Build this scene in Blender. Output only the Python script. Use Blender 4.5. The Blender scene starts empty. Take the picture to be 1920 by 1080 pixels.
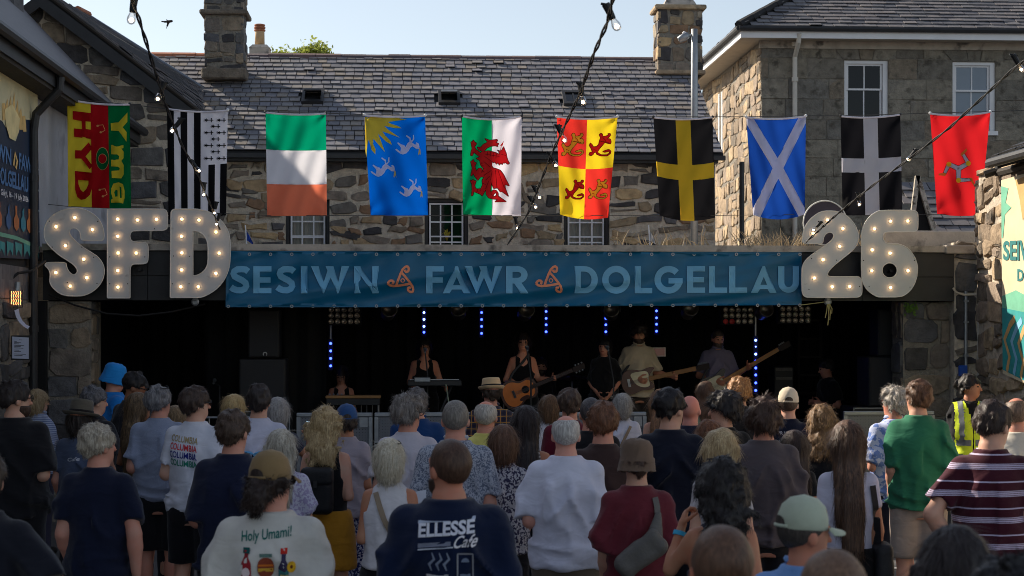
import bpy, bmesh, math, random
import numpy as np
from mathutils import Vector, Matrix, geometry
from mathutils.bvhtree import BVHTree

scene = bpy.context.scene
COL = scene.collection
R = math.radians
# ------------------------------------------------------------------ camera
F_PX, CAM_H, HOR = 3200.0, 2.26, 612.0          # focal length in photo pixels, eye height, horizon row
YAW = math.atan(190.0 / F_PX)                   # the camera looks slightly to the right of the yard's axis
cam_data = bpy.data.cameras.new('camera')
cam = bpy.data.objects.new('camera', cam_data)
COL.objects.link(cam)
cam.location = (0, 0, CAM_H)
cam.rotation_euler = (R(90), 0, -YAW)
cam_data.sensor_width = 36.0
cam_data.lens = F_PX / 1920.0 * 36.0
cam_data.shift_y = (HOR - 540.0) / 1920.0
cam_data.clip_start = 0.1
cam_data.clip_end = 2000.0
cam_data.dof.use_dof = True
cam_data.dof.focus_distance = 16.0
cam_data.dof.aperture_fstop = 5.0
scene.camera = cam
# ------------------------------------------------------------------ sky, sun, exposure
SUN_EL, SUN_AZ = R(31.0), R(-53.0)              # azimuth measured from +Y towards +X: the sun stands behind the roofs on the left
world = bpy.data.worlds.new('World'); scene.world = world; world.use_nodes = True
wn = world.node_tree; wn.nodes.clear()
w_out = wn.nodes.new('ShaderNodeOutputWorld'); w_bg = wn.nodes.new('ShaderNodeBackground'); w_sky = wn.nodes.new('ShaderNodeTexSky')
w_sky.sky_type = 'NISHITA'; w_sky.sun_disc = False
w_sky.sun_elevation = SUN_EL; w_sky.sun_rotation = SUN_AZ
w_sky.altitude = 50; w_sky.air_density = 1.0; w_sky.dust_density = 0.6; w_sky.ozone_density = 1.0
w_bg.inputs['Strength'].default_value = 0.072
w_hs = wn.nodes.new('ShaderNodeHueSaturation'); w_hs.inputs['Saturation'].default_value = 0.62      # plain colour grade, desaturates the whole sky evenly
wn.links.new(w_sky.outputs[0], w_hs.inputs['Color']); wn.links.new(w_hs.outputs[0], w_bg.inputs[0]); wn.links.new(w_bg.outputs[0], w_out.inputs[0])
sun_d = bpy.data.lights.new('sun', 'SUN'); sun_d.energy = 4.0; sun_d.angle = R(0.5); sun_d.color = (1.0, 0.88, 0.72)
sun = bpy.data.objects.new('sun', sun_d); COL.objects.link(sun)
SUN_DIR = Vector((math.sin(SUN_AZ) * math.cos(SUN_EL), math.cos(SUN_AZ) * math.cos(SUN_EL), math.sin(SUN_EL)))
sun.rotation_euler = SUN_DIR.to_track_quat('Z', 'Y').to_euler()
sun.location = (-20, 30, 30)
scene.view_settings.view_transform = 'Standard'
scene.view_settings.look = 'None'
scene.view_settings.exposure = 1.0
scene.view_settings.gamma = 1.0
scene.view_settings.use_curve_mapping = False
scene.cycles.filter_width = 0.9
scene.cycles.max_bounces = 6
scene.cycles.diffuse_bounces = 3
scene.cycles.transparent_max_bounces = 8
scene.cycles.sample_clamp_indirect = 4.0

# ------------------------------------------------------------------ placing things
FW = Vector((math.sin(YAW), math.cos(YAW), 0)); RT = Vector((math.cos(YAW), -math.sin(YAW), 0)); UP = Vector((0, 0, 1))
CAM = Vector((0, 0, CAM_H))
def ray(px, py):
    return FW + RT * ((px - 960) / F_PX) + UP * ((HOR - py) / F_PX)
def at(px, py, Y):
    d = ray(px, py); return CAM + d * (Y / d.y)
def at_x(px, py, X):
    d = ray(px, py); return CAM + d * (X / d.x)
def at_d(px, py, depth):
    return CAM + ray(px, py) * depth
def xa(px, Y): return at(px, HOR, Y).x
def za(py, Y, px=960): return at(px, py, Y).z

# ------------------------------------------------------------------ materials
def srgb(r, g, b):
    f = lambda c: (c / 255 / 12.92) if c / 255 <= 0.04045 else ((c / 255 + 0.055) / 1.055) ** 2.4
    return (f(r), f(g), f(b))
MATS = {}
def _n(nt, t, **kw):
    n = nt.nodes.new(t)
    for k, v in kw.items(): setattr(n, k, v)
    return n
def _mix(nt, fac, a, b, mode='MIX'):
    n = _n(nt, 'ShaderNodeMix', data_type='RGBA', blend_type=mode)
    for s, v in ((n.inputs[0], fac), (n.inputs[6], a), (n.inputs[7], b)):
        if hasattr(v, 'is_output') or isinstance(v, bpy.types.NodeSocket): nt.links.new(v, s)
        elif isinstance(v, (int, float)): s.default_value = v
        else: s.default_value = (*v[:3], 1)
    return n.outputs[2]
def _math(nt, op, a, b=None, c=None):
    n = _n(nt, 'ShaderNodeMath', operation=op)
    for i, v in enumerate((a, b, c)):
        if v is None: continue
        if isinstance(v, bpy.types.NodeSocket): nt.links.new(v, n.inputs[i])
        else: n.inputs[i].default_value = v
    return n.outputs[0]
def _noise(nt, vec, scale, detail=4, rough=0.55, dist=0.0):
    n = _n(nt, 'ShaderNodeTexNoise'); n.inputs['Scale'].default_value = scale; n.inputs['Detail'].default_value = detail
    n.inputs['Roughness'].default_value = rough; n.inputs['Distortion'].default_value = dist
    if vec is not None: nt.links.new(vec, n.inputs['Vector'])
    return n.outputs['Fac']
def _ramp(nt, fac, stops, interp='LINEAR'):
    n = _n(nt, 'ShaderNodeValToRGB'); cr = n.color_ramp; cr.interpolation = interp
    while len(cr.elements) < len(stops): cr.elements.new(0.5)
    for e, (p, c) in zip(cr.elements, stops):
        e.position = p; e.color = (*c[:3], 1) if not isinstance(c, (int, float)) else (c, c, c, 1)
    nt.links.new(fac, n.inputs[0]); return n.outputs[0]
def _rand(nt):
    oi = _n(nt, 'ShaderNodeObjectInfo'); ge = _n(nt, 'ShaderNodeNewGeometry')
    return _math(nt, 'FRACT', _math(nt, 'ADD', oi.outputs['Random'], ge.outputs['Random Per Island']))
def base_mat(name):
    m = bpy.data.materials.new(name); m.use_nodes = True
    nt = m.node_tree; b = nt.nodes['Principled BSDF']
    tc = _n(nt, 'ShaderNodeTexCoord')
    return m, nt, b, tc.outputs['Object']
def pm(name, color, var=0.18, scale=6.0, rough=0.75, bump=0.15, bscale=45.0, metal=0.0, spec=0.4, palette=None, emit=None, estr=0.0, trans=0.0, dist=0.01, vec_scale=None, stain=None):
    """procedural material: base colour broken up by noise, fine relief, optional palette picked per piece"""
    if name in MATS: return MATS[name]
    m, nt, b, vec = base_mat(name)
    if vec_scale:
        mp = _n(nt, 'ShaderNodeMapping'); mp.inputs['Scale'].default_value = vec_scale; nt.links.new(vec, mp.inputs[0]); vec = mp.outputs[0]
    if palette:
        r = _rand(nt); k = len(palette)
        colr = _ramp(nt, r, [((i + 0.0) / k, c) for i, c in enumerate(palette)], 'CONSTANT')
    else:
        rgb = _n(nt, 'ShaderNodeRGB'); rgb.outputs[0].default_value = (*color[:3], 1); colr = rgb.outputs[0]
    nz = _noise(nt, vec, scale, 5)
    fac = _ramp(nt, nz, [(0.25, 1 - var), (0.75, 1 + var)])
    colr = _mix(nt, 1.0, colr, fac, 'MULTIPLY')
    if stain:
        nz3 = _noise(nt, vec, stain[1], 4)
        colr = _mix(nt, _ramp(nt, nz3, [(stain[2], 0.0), (min(1, stain[2] + 0.14), 1.0)]), colr, stain[0])
    nt.links.new(colr, b.inputs['Base Color'])
    b.inputs['Roughness'].default_value = rough; b.inputs['Metallic'].default_value = metal
    b.inputs['Specular IOR Level'].default_value = spec
    if bump:
        nb = _noise(nt, vec, bscale, 6, 0.6)
        bp = _n(nt, 'ShaderNodeBump'); bp.inputs['Strength'].default_value = bump; bp.inputs['Distance'].default_value = dist
        nt.links.new(nb, bp.inputs['Height']); nt.links.new(bp.outputs[0], b.inputs['Normal'])
    if emit:
        b.inputs['Emission Color'].default_value = (*emit, 1); b.inputs['Emission Strength'].default_value = estr
    if trans:
        out = nt.nodes['Material Output']; tr = _n(nt, 'ShaderNodeBsdfTranslucent'); nt.links.new(colr, tr.inputs[0])
        ms = _n(nt, 'ShaderNodeMixShader'); ms.inputs[0].default_value = trans
        nt.links.new(b.outputs[0], ms.inputs[1]); nt.links.new(tr.outputs[0], ms.inputs[2]); nt.links.new(ms.outputs[0], out.inputs[0])
    MATS[name] = m; return m
def emis(name, color, strength):
    if name in MATS: return MATS[name]
    m, nt, b, vec = base_mat(name)
    b.inputs['Base Color'].default_value = (*color, 1)
    b.inputs['Emission Color'].default_value = (*color, 1); b.inputs['Emission Strength'].default_value = strength
    MATS[name] = m; return m
def glassy(name, color=(0.9, 0.95, 1), rough=0.03, refl=0.7):
    if name in MATS: return MATS[name]
    m, nt, b, vec = base_mat(name)
    out = nt.nodes['Material Output']
    gl = _n(nt, 'ShaderNodeBsdfGlossy'); gl.inputs['Roughness'].default_value = rough
    tp = _n(nt, 'ShaderNodeBsdfTransparent'); tp.inputs[0].default_value = (*color, 1)
    fr = _n(nt, 'ShaderNodeFresnel'); fr.inputs[0].default_value = 1.5
    fa = _math(nt, 'MULTIPLY_ADD', fr.outputs[0], refl, 0.0)
    ms = _n(nt, 'ShaderNodeMixShader'); nt.links.new(fa, ms.inputs[0])
    nt.links.new(tp.outputs[0], ms.inputs[1]); nt.links.new(gl.outputs[0], ms.inputs[2]); nt.links.new(ms.outputs[0], out.inputs[0])
    MATS[name] = m; return m

# ------------------------------------------------------------------ objects
def tag(o, label=None, cat=None, group=None, kind=None):
    if label: o['label'] = label
    if cat: o['category'] = cat
    if group: o['group'] = group
    if kind: o['kind'] = kind
    return o
def thing(name, loc, label, cat, group=None, rz=0.0):
    o = bpy.data.objects.new(name, None); COL.objects.link(o)
    o.empty_display_size = 0.1
    o.location = loc; o.rotation_euler = (0, 0, rz)
    return tag(o, label, cat, group)
def link_mesh(name, me, mat=None, parent=None, local=False):
    """meshes are written in world metres; local=True keeps them in the parent's own frame"""
    if mat is not None and not me.materials: me.materials.append(mat)
    o = bpy.data.objects.new(name, me); COL.objects.link(o)
    if parent is not None:
        o.parent = parent
        if not local and parent.type == 'EMPTY' and parent.parent is None:
            o.matrix_parent_inverse = (Matrix.Translation(parent.location) @ Matrix.Rotation(parent.rotation_euler.z, 4, 'Z')).inverted()
    return o
def obj(name, verts, faces, mat, parent=None, smooth=False, local=False):
    me = bpy.data.meshes.new(name)
    me.from_pydata([tuple(v) for v in verts], [], [tuple(f) for f in faces])
    if smooth: me.shade_smooth()
    me.update()
    return link_mesh(name, me, mat, parent, local)
class MB:
    def __init__(s): s.v = []; s.f = []
    def add(s, verts, faces):
        b = len(s.v); s.v += [Vector(v) for v in verts]; s.f += [tuple(i + b for i in f) for f in faces]; return s
    def box(s, lo, hi, M=None):
        (x0, y0, z0), (x1, y1, z1) = lo, hi
        vs = [Vector(p) for p in ((x0, y0, z0), (x1, y0, z0), (x1, y1, z0), (x0, y1, z0), (x0, y0, z1), (x1, y0, z1), (x1, y1, z1), (x0, y1, z1))]
        if M is not None: vs = [M @ p for p in vs]
        return s.add(vs, [(0, 3, 2, 1), (4, 5, 6, 7), (0, 1, 5, 4), (1, 2, 6, 5), (2, 3, 7, 6), (3, 0, 4, 7)])
    def bbox(s, lo, hi, bev=0.01, M=None):
        bm = bmesh.new(); m2 = bmesh.ops.create_cube(bm, size=1.0)
        c = (Vector(lo) + Vector(hi)) / 2; d = Vector(hi) - Vector(lo)
        for v in bm.verts: v.co = Vector((v.co.x * d.x, v.co.y * d.y, v.co.z * d.z)) + c
        bmesh.ops.bevel(bm, geom=bm.edges[:], offset=bev, segments=1, affect='EDGES')
        bm.verts.index_update()
        vs = [(M @ v.co if M is not None else v.co.copy()) for v in bm.verts]
        s.add(vs, [[v.index for v in f.verts] for f in bm.faces]); bm.free(); return s
    def tube(s, pts, r, n=8, cap=True):
        pts = [Vector(p) for p in pts]; rs = r if isinstance(r, (list, tuple)) else [r] * len(pts)
        b = len(s.v); prev = None
        for i, p in enumerate(pts):
            t = (pts[min(i + 1, len(pts) - 1)] - pts[max(i - 1, 0)])
            t = t.normalized() if t.length > 1e-9 else Vector((0, 0, 1))
            if prev is None:
                a = Vector((0, 0, 1)) if abs(t.z) < 0.9 else Vector((1, 0, 0)); u = t.cross(a).normalized()
            else:
                u = (prev - t * prev.dot(t)); u = u.normalized() if u.length > 1e-6 else t.orthogonal().normalized()
            prev = u; w = t.cross(u)
            for k in range(n):
                an = 2 * math.pi * k / n; s.v.append(p + (u * math.cos(an) + w * math.sin(an)) * rs[i])
        for i in range(len(pts) - 1):
            for k in range(n):
                a0 = b + i * n + k; a1 = b + i * n + (k + 1) % n; s.f.append((a0, a1, a1 + n, a0 + n))
        if cap:
            s.f.append(tuple(b + k for k in reversed(range(n)))); e = b + (len(pts) - 1) * n; s.f.append(tuple(e + k for k in range(n)))
        return s
    def lathe(s, prof, n=16, M=None, ex=1.0, ey=1.0):
        b = len(s.v)
        for r, z in prof:
            for k in range(n):
                a = 2 * math.pi * k / n; p = Vector((r * ex * math.cos(a), r * ey * math.sin(a), z)); s.v.append(M @ p if M is not None else p)
        for i in range(len(prof) - 1):
            for k in range(n):
                a0 = b + i * n + k; a1 = b + i * n + (k + 1) % n; s.f.append((a0, a1, a1 + n, a0 + n))
        s.f.append(tuple(b + k for k in reversed(range(n)))); e = b + (len(prof) - 1) * n; s.f.append(tuple(e + k for k in range(n)))
        return s
    def sphere(s, c, r, n=10, m=7, sc=(1, 1, 1)):
        c = Vector(c); pr = [(max(1e-4, math.sin(math.pi * i / m)) * r, -math.cos(math.pi * i / m) * r) for i in range(m + 1)]
        return s.lathe(pr, n, Matrix.Translation(c) @ Matrix.Diagonal((*sc, 1)))
    def build(s, name, mat, parent=None, smooth=False, local=False):
        return obj(name, s.v, s.f, mat, parent, smooth, local)
def frame_map(O, U, V, N):
    O, U, V, N = Vector(O), Vector(U), Vector(V), Vector(N)
    return lambda u, v, d=0.0: O + U * u + V * v + N * d

# ------------------------------------------------------------------ flat shapes: polygons in, clean triangles out
def inside(P, poly):
    x, y = P[:, 0], P[:, 1]; q = np.asarray(poly, float); c = np.zeros(len(P), bool); j = len(q) - 1
    for i in range(len(q)):
        xi, yi = q[i]; xj, yj = q[j]
        if yi != yj: c ^= ((yi > y) != (yj > y)) & (x < (xj - xi) * (y - yi) / (yj - yi) + xi)
        j = i
    return c
def shape2d(polys, holes=(), grid=None):
    vs = []; es = []
    for p in list(polys) + list(holes):
        b = len(vs); vs += [Vector((float(a), float(c))) for a, c in p]; es += [(b + i, b + (i + 1) % len(p)) for i in range(len(p))]
    if grid:
        A = np.array([tuple(v) for v in vs]); lo, hi = A.min(0), A.max(0)
        gx = np.arange(lo[0] + grid / 2, hi[0], grid); gy = np.arange(lo[1] + grid / 2, hi[1], grid)
        G = np.array([(x, y) for x in gx for y in gy]).reshape(-1, 2)
        if len(G):
            ok = np.zeros(len(G), bool)
            for p in polys: ok |= inside(G, p)
            vs += [Vector((float(a), float(c))) for a, c in G[ok]]
    ov, oe, of, *_ = geometry.delaunay_2d_cdt(vs, es, [], 0, 1e-6)
    V = np.array([tuple(v) for v in ov]); T = np.array([f for f in of if len(f) == 3], int)
    C = V[T].mean(1); keep = np.zeros(len(T), bool)
    for p in polys: keep |= inside(C, p)
    for h in holes: keep &= ~inside(C, h)
    T = T[keep]; used = np.unique(T); re = -np.ones(len(V), int); re[used] = np.arange(len(used))
    return V[used], re[T]
def extrude(V, T, mapf, d0, d1):
    """front at d1, back at d0, side walls along the outline"""
    n = len(V); vs = [mapf(x, y, d1) for x, y in V] + [mapf(x, y, d0) for x, y in V]
    fs = [tuple(t) for t in T] + [(t[2] + n, t[1] + n, t[0] + n) for t in T]
    cnt = {}
    for t in T:
        for a, b in ((t[0], t[1]), (t[1], t[2]), (t[2], t[0])):
            cnt[(a, b)] = cnt.get((a, b), 0) + 1
    for (a, b) in cnt:
        if (b, a) not in cnt: fs.append((b, a, a + n, b + n))
    return vs, fs
def chaikin(P, it=1):
    P = [tuple(p) for p in P]
    for _ in range(it):
        Q = []
        for i in range(len(P)):
            a, b = P[i], P[(i + 1) % len(P)]
            Q += [(a[0] * .75 + b[0] * .25, a[1] * .75 + b[1] * .25), (a[0] * .25 + b[0] * .75, a[1] * .25 + b[1] * .75)]
        P = Q
    return P
def stroke(path, w):
    P = np.array(path, float); ws = np.full(len(P), w) if np.isscalar(w) else np.array(w, float); L = []; Rr = []
    for i in range(len(P)):
        a = P[max(0, i - 1)]; b = P[min(len(P) - 1, i + 1)]; t = (b - a) / (np.linalg.norm(b - a) + 1e-9); nn = np.array((-t[1], t[0]))
        L.append(P[i] + nn * ws[i] / 2); Rr.append(P[i] - nn * ws[i] / 2)
    return [tuple(p) for p in L] + [tuple(p) for p in reversed(Rr)]
def arc(cx, cy, rx, ry, a0, a1, n=14):
    return [(cx + rx * math.cos(R(a0 + (a1 - a0) * i / n)), cy + ry * math.sin(R(a0 + (a1 - a0) * i / n))) for i in range(n + 1)]
def rect(x0, y0, x1, y1): return [(x0, y0), (x1, y0), (x1, y1), (x0, y1)]
def decal(name, polys, holes, mapf, mat, parent, off, grid=None, thick=None, local=False):
    V, T = shape2d(polys, holes, grid)
    if thick: vs, fs = extrude(V, T, mapf, off - thick, off)
    else: vs, fs = [mapf(x, y, off) for x, y in V], [tuple(t) for t in T]
    return obj(name, vs, fs, mat, parent, local=local)
TEXTS = {}
def make_text(s, bold=0.0, key=None):
    cu = bpy.data.curves.new('t', 'FONT'); cu.body = s; cu.size = 1.0; cu.offset = bold; cu.resolution_u = 3
    o = bpy.data.objects.new('t', cu); COL.objects.link(o)
    dg = bpy.context.evaluated_depsgraph_get(); me = bpy.data.meshes.new_from_object(o.evaluated_get(dg))
    V = np.array([v.co[:2] for v in me.vertices]); F = [tuple(p.vertices) for p in me.polygons]
    bpy.data.objects.remove(o); bpy.data.curves.remove(cu); bpy.data.meshes.remove(me)
    V = V - V.min(0); TEXTS[s] = (V, F, V.max(0)); return TEXTS[s]
for _s, _b in (('ELLESSE', .035), ('Cafe', .015), ('Holy Umami!', .012), ('COLUMBIA', .02), ('YR WYDDFA', .01), ('SIWN', .03), ('FAWR', .03), ('DOLGELLAU', .03),
               ('G\u0175yl, 16 - 19 July 2026', .015), ('Y', .05), ('m', .05), ('a', .05), ('SEIWN F', .03)):
    make_text(_s, _b)
def text_obj(name, s, mapf, mat, parent, off, u0, v0, w, h, local=False, shear=0.0, rot=None):
    V, F, mx = TEXTS[s]
    pts = []
    for x, y in V:
        a, b = x / mx[0], y / mx[1]
        if rot == 'cw': pts.append(mapf(u0 + w * b, v0 - h * a, off))
        else: pts.append(mapf(u0 + w * a + shear * b, v0 + h * b, off))
    return obj(name, pts, F, mat, parent, local=local)

# ------------------------------------------------------------------ masonry and slates, piece by piece
def clip_poly(P, a, b, c):
    """keep a*x+b*y+c >= 0"""
    out = []
    for i in range(len(P)):
        p, q = P[i], P[(i + 1) % len(P)]; dp = a * p[0] + b * p[1] + c; dq = a * q[0] + b * q[1] + c
        if dp >= 0: out.append(p)
        if (dp >= 0) != (dq >= 0):
            t = dp / (dp - dq); out.append((p[0] + (q[0] - p[0]) * t, p[1] + (q[1] - p[1]) * t))
    return out
def poly_area(P): return 0.5 * sum(P[i][0] * P[(i + 1) % len(P)][1] - P[(i + 1) % len(P)][0] * P[i][1] for i in range(len(P)))
def stone_piece(mapf, P, rng, proud, bulge, mat, parent, name='stone'):
    n = len(P); cx = sum(p[0] for p in P) / n; cy = sum(p[1] for p in P) / n
    size = math.sqrt(abs(poly_area(P)))
    vs = []; ins = min(0.28, bulge / size * 0.9)
    tilt = (rng.uniform(-1, 1) * 0.05, rng.uniform(-1, 1) * 0.05)
    for x, y in P: vs.append(mapf(x, y, -0.03))
    for x, y in P: vs.append(mapf(x, y, proud * 0.45 + rng.uniform(-.2, .2) * proud))
    for x, y in P:
        k = 1 - ins * rng.uniform(0.7, 1.3); xx, yy = cx + (x - cx) * k, cy + (y - cy) * k
        vs.append(mapf(xx, yy, proud + tilt[0] * (xx - cx) + tilt[1] * (yy - cy) + rng.uniform(-.15, .15) * bulge))
    vs.append(mapf(cx, cy, proud + bulge * 0.3 * rng.uniform(-0.3, 1)))
    fs = []
    for i in range(n):
        j = (i + 1) % n
        fs += [(i, j, j + n, i + n), (i + n, j + n, j + 2 * n, i + 2 * n), (i + 2 * n, j + 2 * n, 3 * n)]
    return obj(name, vs, fs, mat, parent)
def stones(mapf, W, H, rng, mat, parent, rh=(0.14, 0.30), sw=(0.16, 0.48), gap=0.022, jit=0.03, proud=0.02, bulge=0.03, openings=(), clips=(), v0=0.0, u0=0.0, split=0.25, name='stone', regular=False):
    v = v0; cnt = 0; row = 0; p1, p2 = rng.uniform(0, 6), rng.uniform(0, 6); wa = jit * 1.3
    wav = lambda x: wa * (math.sin(x * 1.7 + p1 + row * .8) + .7 * math.sin(x * 4.3 + p2 + row * 1.9))
    while v < H - 0.05:
        h = min(rng.uniform(*rh), H - v)
        if H - (v + h) < rh[0] * 0.5: h = H - v
        ivs = [(u0, W)]
        for (a, b, c, d) in openings:
            if v + h * 0.5 > c and v + h * 0.5 < d:
                nv = []
                for (p, q) in ivs:
                    if b <= p or a >= q: nv.append((p, q))
                    else:
                        if a - p > 0.04: nv.append((p, a))
                        if q - b > 0.04: nv.append((b, q))
                ivs = nv
        for (p, q) in ivs:
            u = p - (rng.uniform(0, sw[0]) if regular and p == u0 else 0)
            while u < q - 0.02:
                w = rng.uniform(*sw)
                if q - (u + w) < sw[0] * 0.6: w = q - u
                cells = [(max(u, p), v, u + w, v + h)]
                if not regular and h > 0.18 and rng.random() < split:
                    s = rng.uniform(0.4, 0.6) * h; cells = [(u, v, u + w, v + s), (u, v + s, u + w, v + h)]
                for (a, c, b, d) in cells:
                    g = gap * (rng.uniform(0.6, 1.4) if not regular else 1.0) / 2
                    ww, hh = b - a - 2 * g, d - c - 2 * g
                    if ww < 0.03 or hh < 0.03: continue
                    if regular: P = [(a + g, c + g), (b - g, c + g), (b - g, d - g), (a + g, d - g)]
                    else:
                        k = rng.uniform(0.05, 0.26); l = rng.uniform(0.05, 0.26)
                        P = [(a + g + ww * k, c + g), (b - g - ww * l, c + g), (b - g, c + g + hh * k), (b - g, d - g - hh * l), (b - g - ww * k, d - g), (a + g + ww * l, d - g), (a + g, d - g - hh * k), (a + g, c + g + hh * l)]
                        P = [(x + rng.uniform(-jit, jit) * 0.75, y + rng.uniform(-jit, jit) * 0.7 + wav(x)) for x, y in P]
                    for (ca, cb, cc) in clips:
                        P = clip_poly(P, ca, cb, cc)
                        if len(P) < 3: break
                    if len(P) < 3 or abs(poly_area(P)) < 0.004: continue
                    stone_piece(mapf, P, rng, proud * rng.uniform(0.6, 1.4), bulge, mat, parent, name); cnt += 1
                u += w
        v += h; row += 1
    return cnt
def slates(mapf, W, rows, gauge, sw, rng, mat, part, limit=300, clip=None, thick=0.013, skip=(), gap=0.008, ufirst=None, name='slate'):
    """rows counted from the eave upwards; the lowest ones are objects of their own, the rest one joined part"""
    base = MB(); lift = 0.022
    t = MB()
    cells = []
    for r in range(rows):
        off = (0.5 if r % 2 else 0.0) * sw
        u = -off - rng.uniform(0, .15) * sw
        while u < W:
            wk = sw * rng.uniform(.84, 1.16); a, b = max(u, 0), min(u + wk, W)
            if b - a > 0.05:
                uc, vc = (a + b) / 2, (r + 0.5) * gauge
                if (clip is None or clip(uc, vc)) and not any(s[0] < uc < s[1] and s[2] < vc < s[3] for s in skip): cells.append((r, a, b))
            u += wk
    n = 0; joined = MB(); full = None
    for (r, a, b) in cells:
        v0, v1 = r * gauge + rng.uniform(-.006, .006), (r + 1) * gauge + gauge * 0.35
        dz = rng.uniform(0, 0.009) + (.02 if rng.random() < .012 else 0); tw = rng.uniform(-.006, .006) * (3 if rng.random() < .03 else 1); g = gap / 2 + rng.uniform(0, .003)
        vs = [(a + g, v0 + tw, 0.004 + lift + dz), (b - g, v0 - tw, 0.004 + lift + dz + tw), (b - g, v1, 0.004), (a + g, v1, 0.004)]
        top = [mapf(x, y, d + thick) for x, y, d in vs]; bot = [mapf(x, y, d) for x, y, d in vs]
        fs = [(0, 1, 2, 3), (4, 5, 1, 0), (5, 6, 2, 1), (7, 4, 0, 3)]
        if n < limit:
            obj(name, top + bot, fs, mat, part); n += 1
        else: joined.add(top + bot, fs)
    if joined.v:
        o = joined.build('upper_slates', mat, part); o['kind'] = 'stuff'
# =================================================================== shared materials
rng = random.Random(7)
M_STONE = pm('rubble_stone', (.2, .18, .15), .35, 9, .88, .7, 26, palette=[srgb(72, 69, 68), srgb(150, 132, 106), srgb(112, 106, 99), srgb(168, 144, 112), srgb(62, 60, 61), srgb(132, 121, 109), srgb(182, 156, 118), srgb(96, 93, 93), srgb(138, 110, 86), srgb(70, 67, 68), srgb(126, 112, 96), srgb(158, 146, 128)], dist=.02, stain=(srgb(72, 68, 62), 3.0, .62))
M_STONE_W = pm('dark_rubble_stone', (.2, .18, .15), .4, 7, .88, .8, 22, palette=[srgb(82, 79, 77), srgb(124, 114, 102), srgb(100, 98, 96), srgb(68, 66, 67), srgb(138, 124, 106), srgb(92, 92, 95), srgb(112, 104, 96)], dist=.03, stain=(srgb(58, 55, 52), 2.5, .60))
M_WARM = pm('warm_wall_stone', (.3, .25, .2), .4, 7, .9, .8, 22, palette=[srgb(160, 140, 116), srgb(134, 118, 100), srgb(178, 156, 126), srgb(114, 104, 92), srgb(150, 134, 118)], dist=.03, stain=(srgb(78, 72, 64), 3, .58))
M_ASH = pm('ashlar_stone', (.2, .18, .15), .35, 6, .9, 1.0, 26, palette=[srgb(124, 118, 108), srgb(134, 127, 114), srgb(116, 111, 102), srgb(130, 119, 104), srgb(140, 133, 120), srgb(120, 116, 109)], dist=.03, stain=(srgb(84, 79, 71), 5.0, .54))
M_MORTAR = pm('lime_mortar', srgb(196, 184, 166), .3, 14, .95, .8, 40, dist=.03, stain=(srgb(120, 112, 102), 3, .58))
M_MORTAR_D = pm('grey_mortar', srgb(132, 126, 116), .3, 14, .95, .8, 40, dist=.03)
M_SLATE = pm('welsh_slate', (.14, .14, .15), .2, 10, .62, .25, 60, palette=[srgb(122, 120, 124), srgb(114, 114, 120), srgb(128, 126, 128), srgb(118, 118, 126), srgb(108, 108, 114), srgb(130, 126, 124), srgb(116, 114, 118), srgb(124, 122, 126), srgb(132, 124, 116)], dist=.006, stain=(srgb(126, 106, 88), 1.3, .74))
M_SLATE_D = pm('dark_slate', (.1, .1, .11), .2, 10, .6, .25, 60, palette=[srgb(98, 96, 100), srgb(110, 108, 110), srgb(91, 91, 96), srgb(117, 112, 112)], dist=.006)
M_UNDER = pm('roof_underlay', srgb(40, 40, 42), .2, 8, .9, .2, 40)
M_RIDGE = pm('ridge_tile', (.1, .07, .07), .25, 10, .8, .3, 50, palette=[srgb(92, 76, 78), srgb(104, 84, 82), srgb(84, 74, 78)])
M_TERRA = pm('terracotta', srgb(164, 104, 76), .25, 10, .8, .3, 50)
M_LEAD = pm('lead_flashing', srgb(122, 130, 142), .15, 8, .5, .2, 20, metal=.3)
M_BLACK = pm('black_paint', srgb(42, 42, 44), .25, 6, .5, .15, 60)
M_BLACKM = pm('matt_black', srgb(16, 16, 17), .25, 6, .85, .2, 60)
M_WHITE = pm('white_paint', srgb(226, 226, 228), .06, 3, .5, .1, 40)
M_GLASS = pm('dark_window_glass', srgb(16, 18, 22), .3, 2, .05, 0, spec=.22)
M_CONC = pm('weathered_concrete', srgb(180, 170, 158), .25, 5, .9, .5, 35, stain=(srgb(103, 98, 93), 4, .55))
M_RENDER = pm('grey_render', srgb(168, 168, 174), .15, 2.5, .9, .35, 50, stain=(srgb(125, 123, 125), 1.5, .6))
M_STEEL = pm('galvanised_steel', srgb(150, 154, 158), .15, 12, .45, .1, 60, metal=.7)
M_WOODD = pm('dark_timber', srgb(52, 46, 40), .3, 10, .8, .4, 30, vec_scale=(1, 1, 8))
M_CURT = pm('pale_curtain', srgb(176, 168, 156), .1, 6, .9, .1, 40)

# =================================================================== ground
gm, gnt, gb, gvec = base_mat('asphalt')
g1 = _noise(gnt, gvec, 90, 6, .7); g2 = _noise(gnt, gvec, 1.1, 5)
gc = _mix(gnt, 1.0, _ramp(gnt, g1, [(.3, srgb(64, 64, 67)), (.7, srgb(107, 106, 106))]), _ramp(gnt, g2, [(.3, .75), (.7, 1.2)]), 'MULTIPLY')
gnt.links.new(gc, gb.inputs['Base Color']); gb.inputs['Roughness'].default_value = .88
gbp = _n(gnt, 'ShaderNodeBump'); gbp.inputs['Strength'].default_value = .5; gbp.inputs['Distance'].default_value = .01
gnt.links.new(g1, gbp.inputs['Height']); gnt.links.new(gbp.outputs[0], gb.inputs['Normal'])
tag(obj('ground', [(-300, -60, 0), (300, -60, 0), (300, 600, 0), (-300, 600, 0)], [(0, 1, 2, 3)], gm), kind='structure')
M_LINE = pm('worn_road_paint', srgb(206, 204, 198), .25, 12, .8, .3, 60, stain=(srgb(96, 95, 94), 14, .56))
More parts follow.
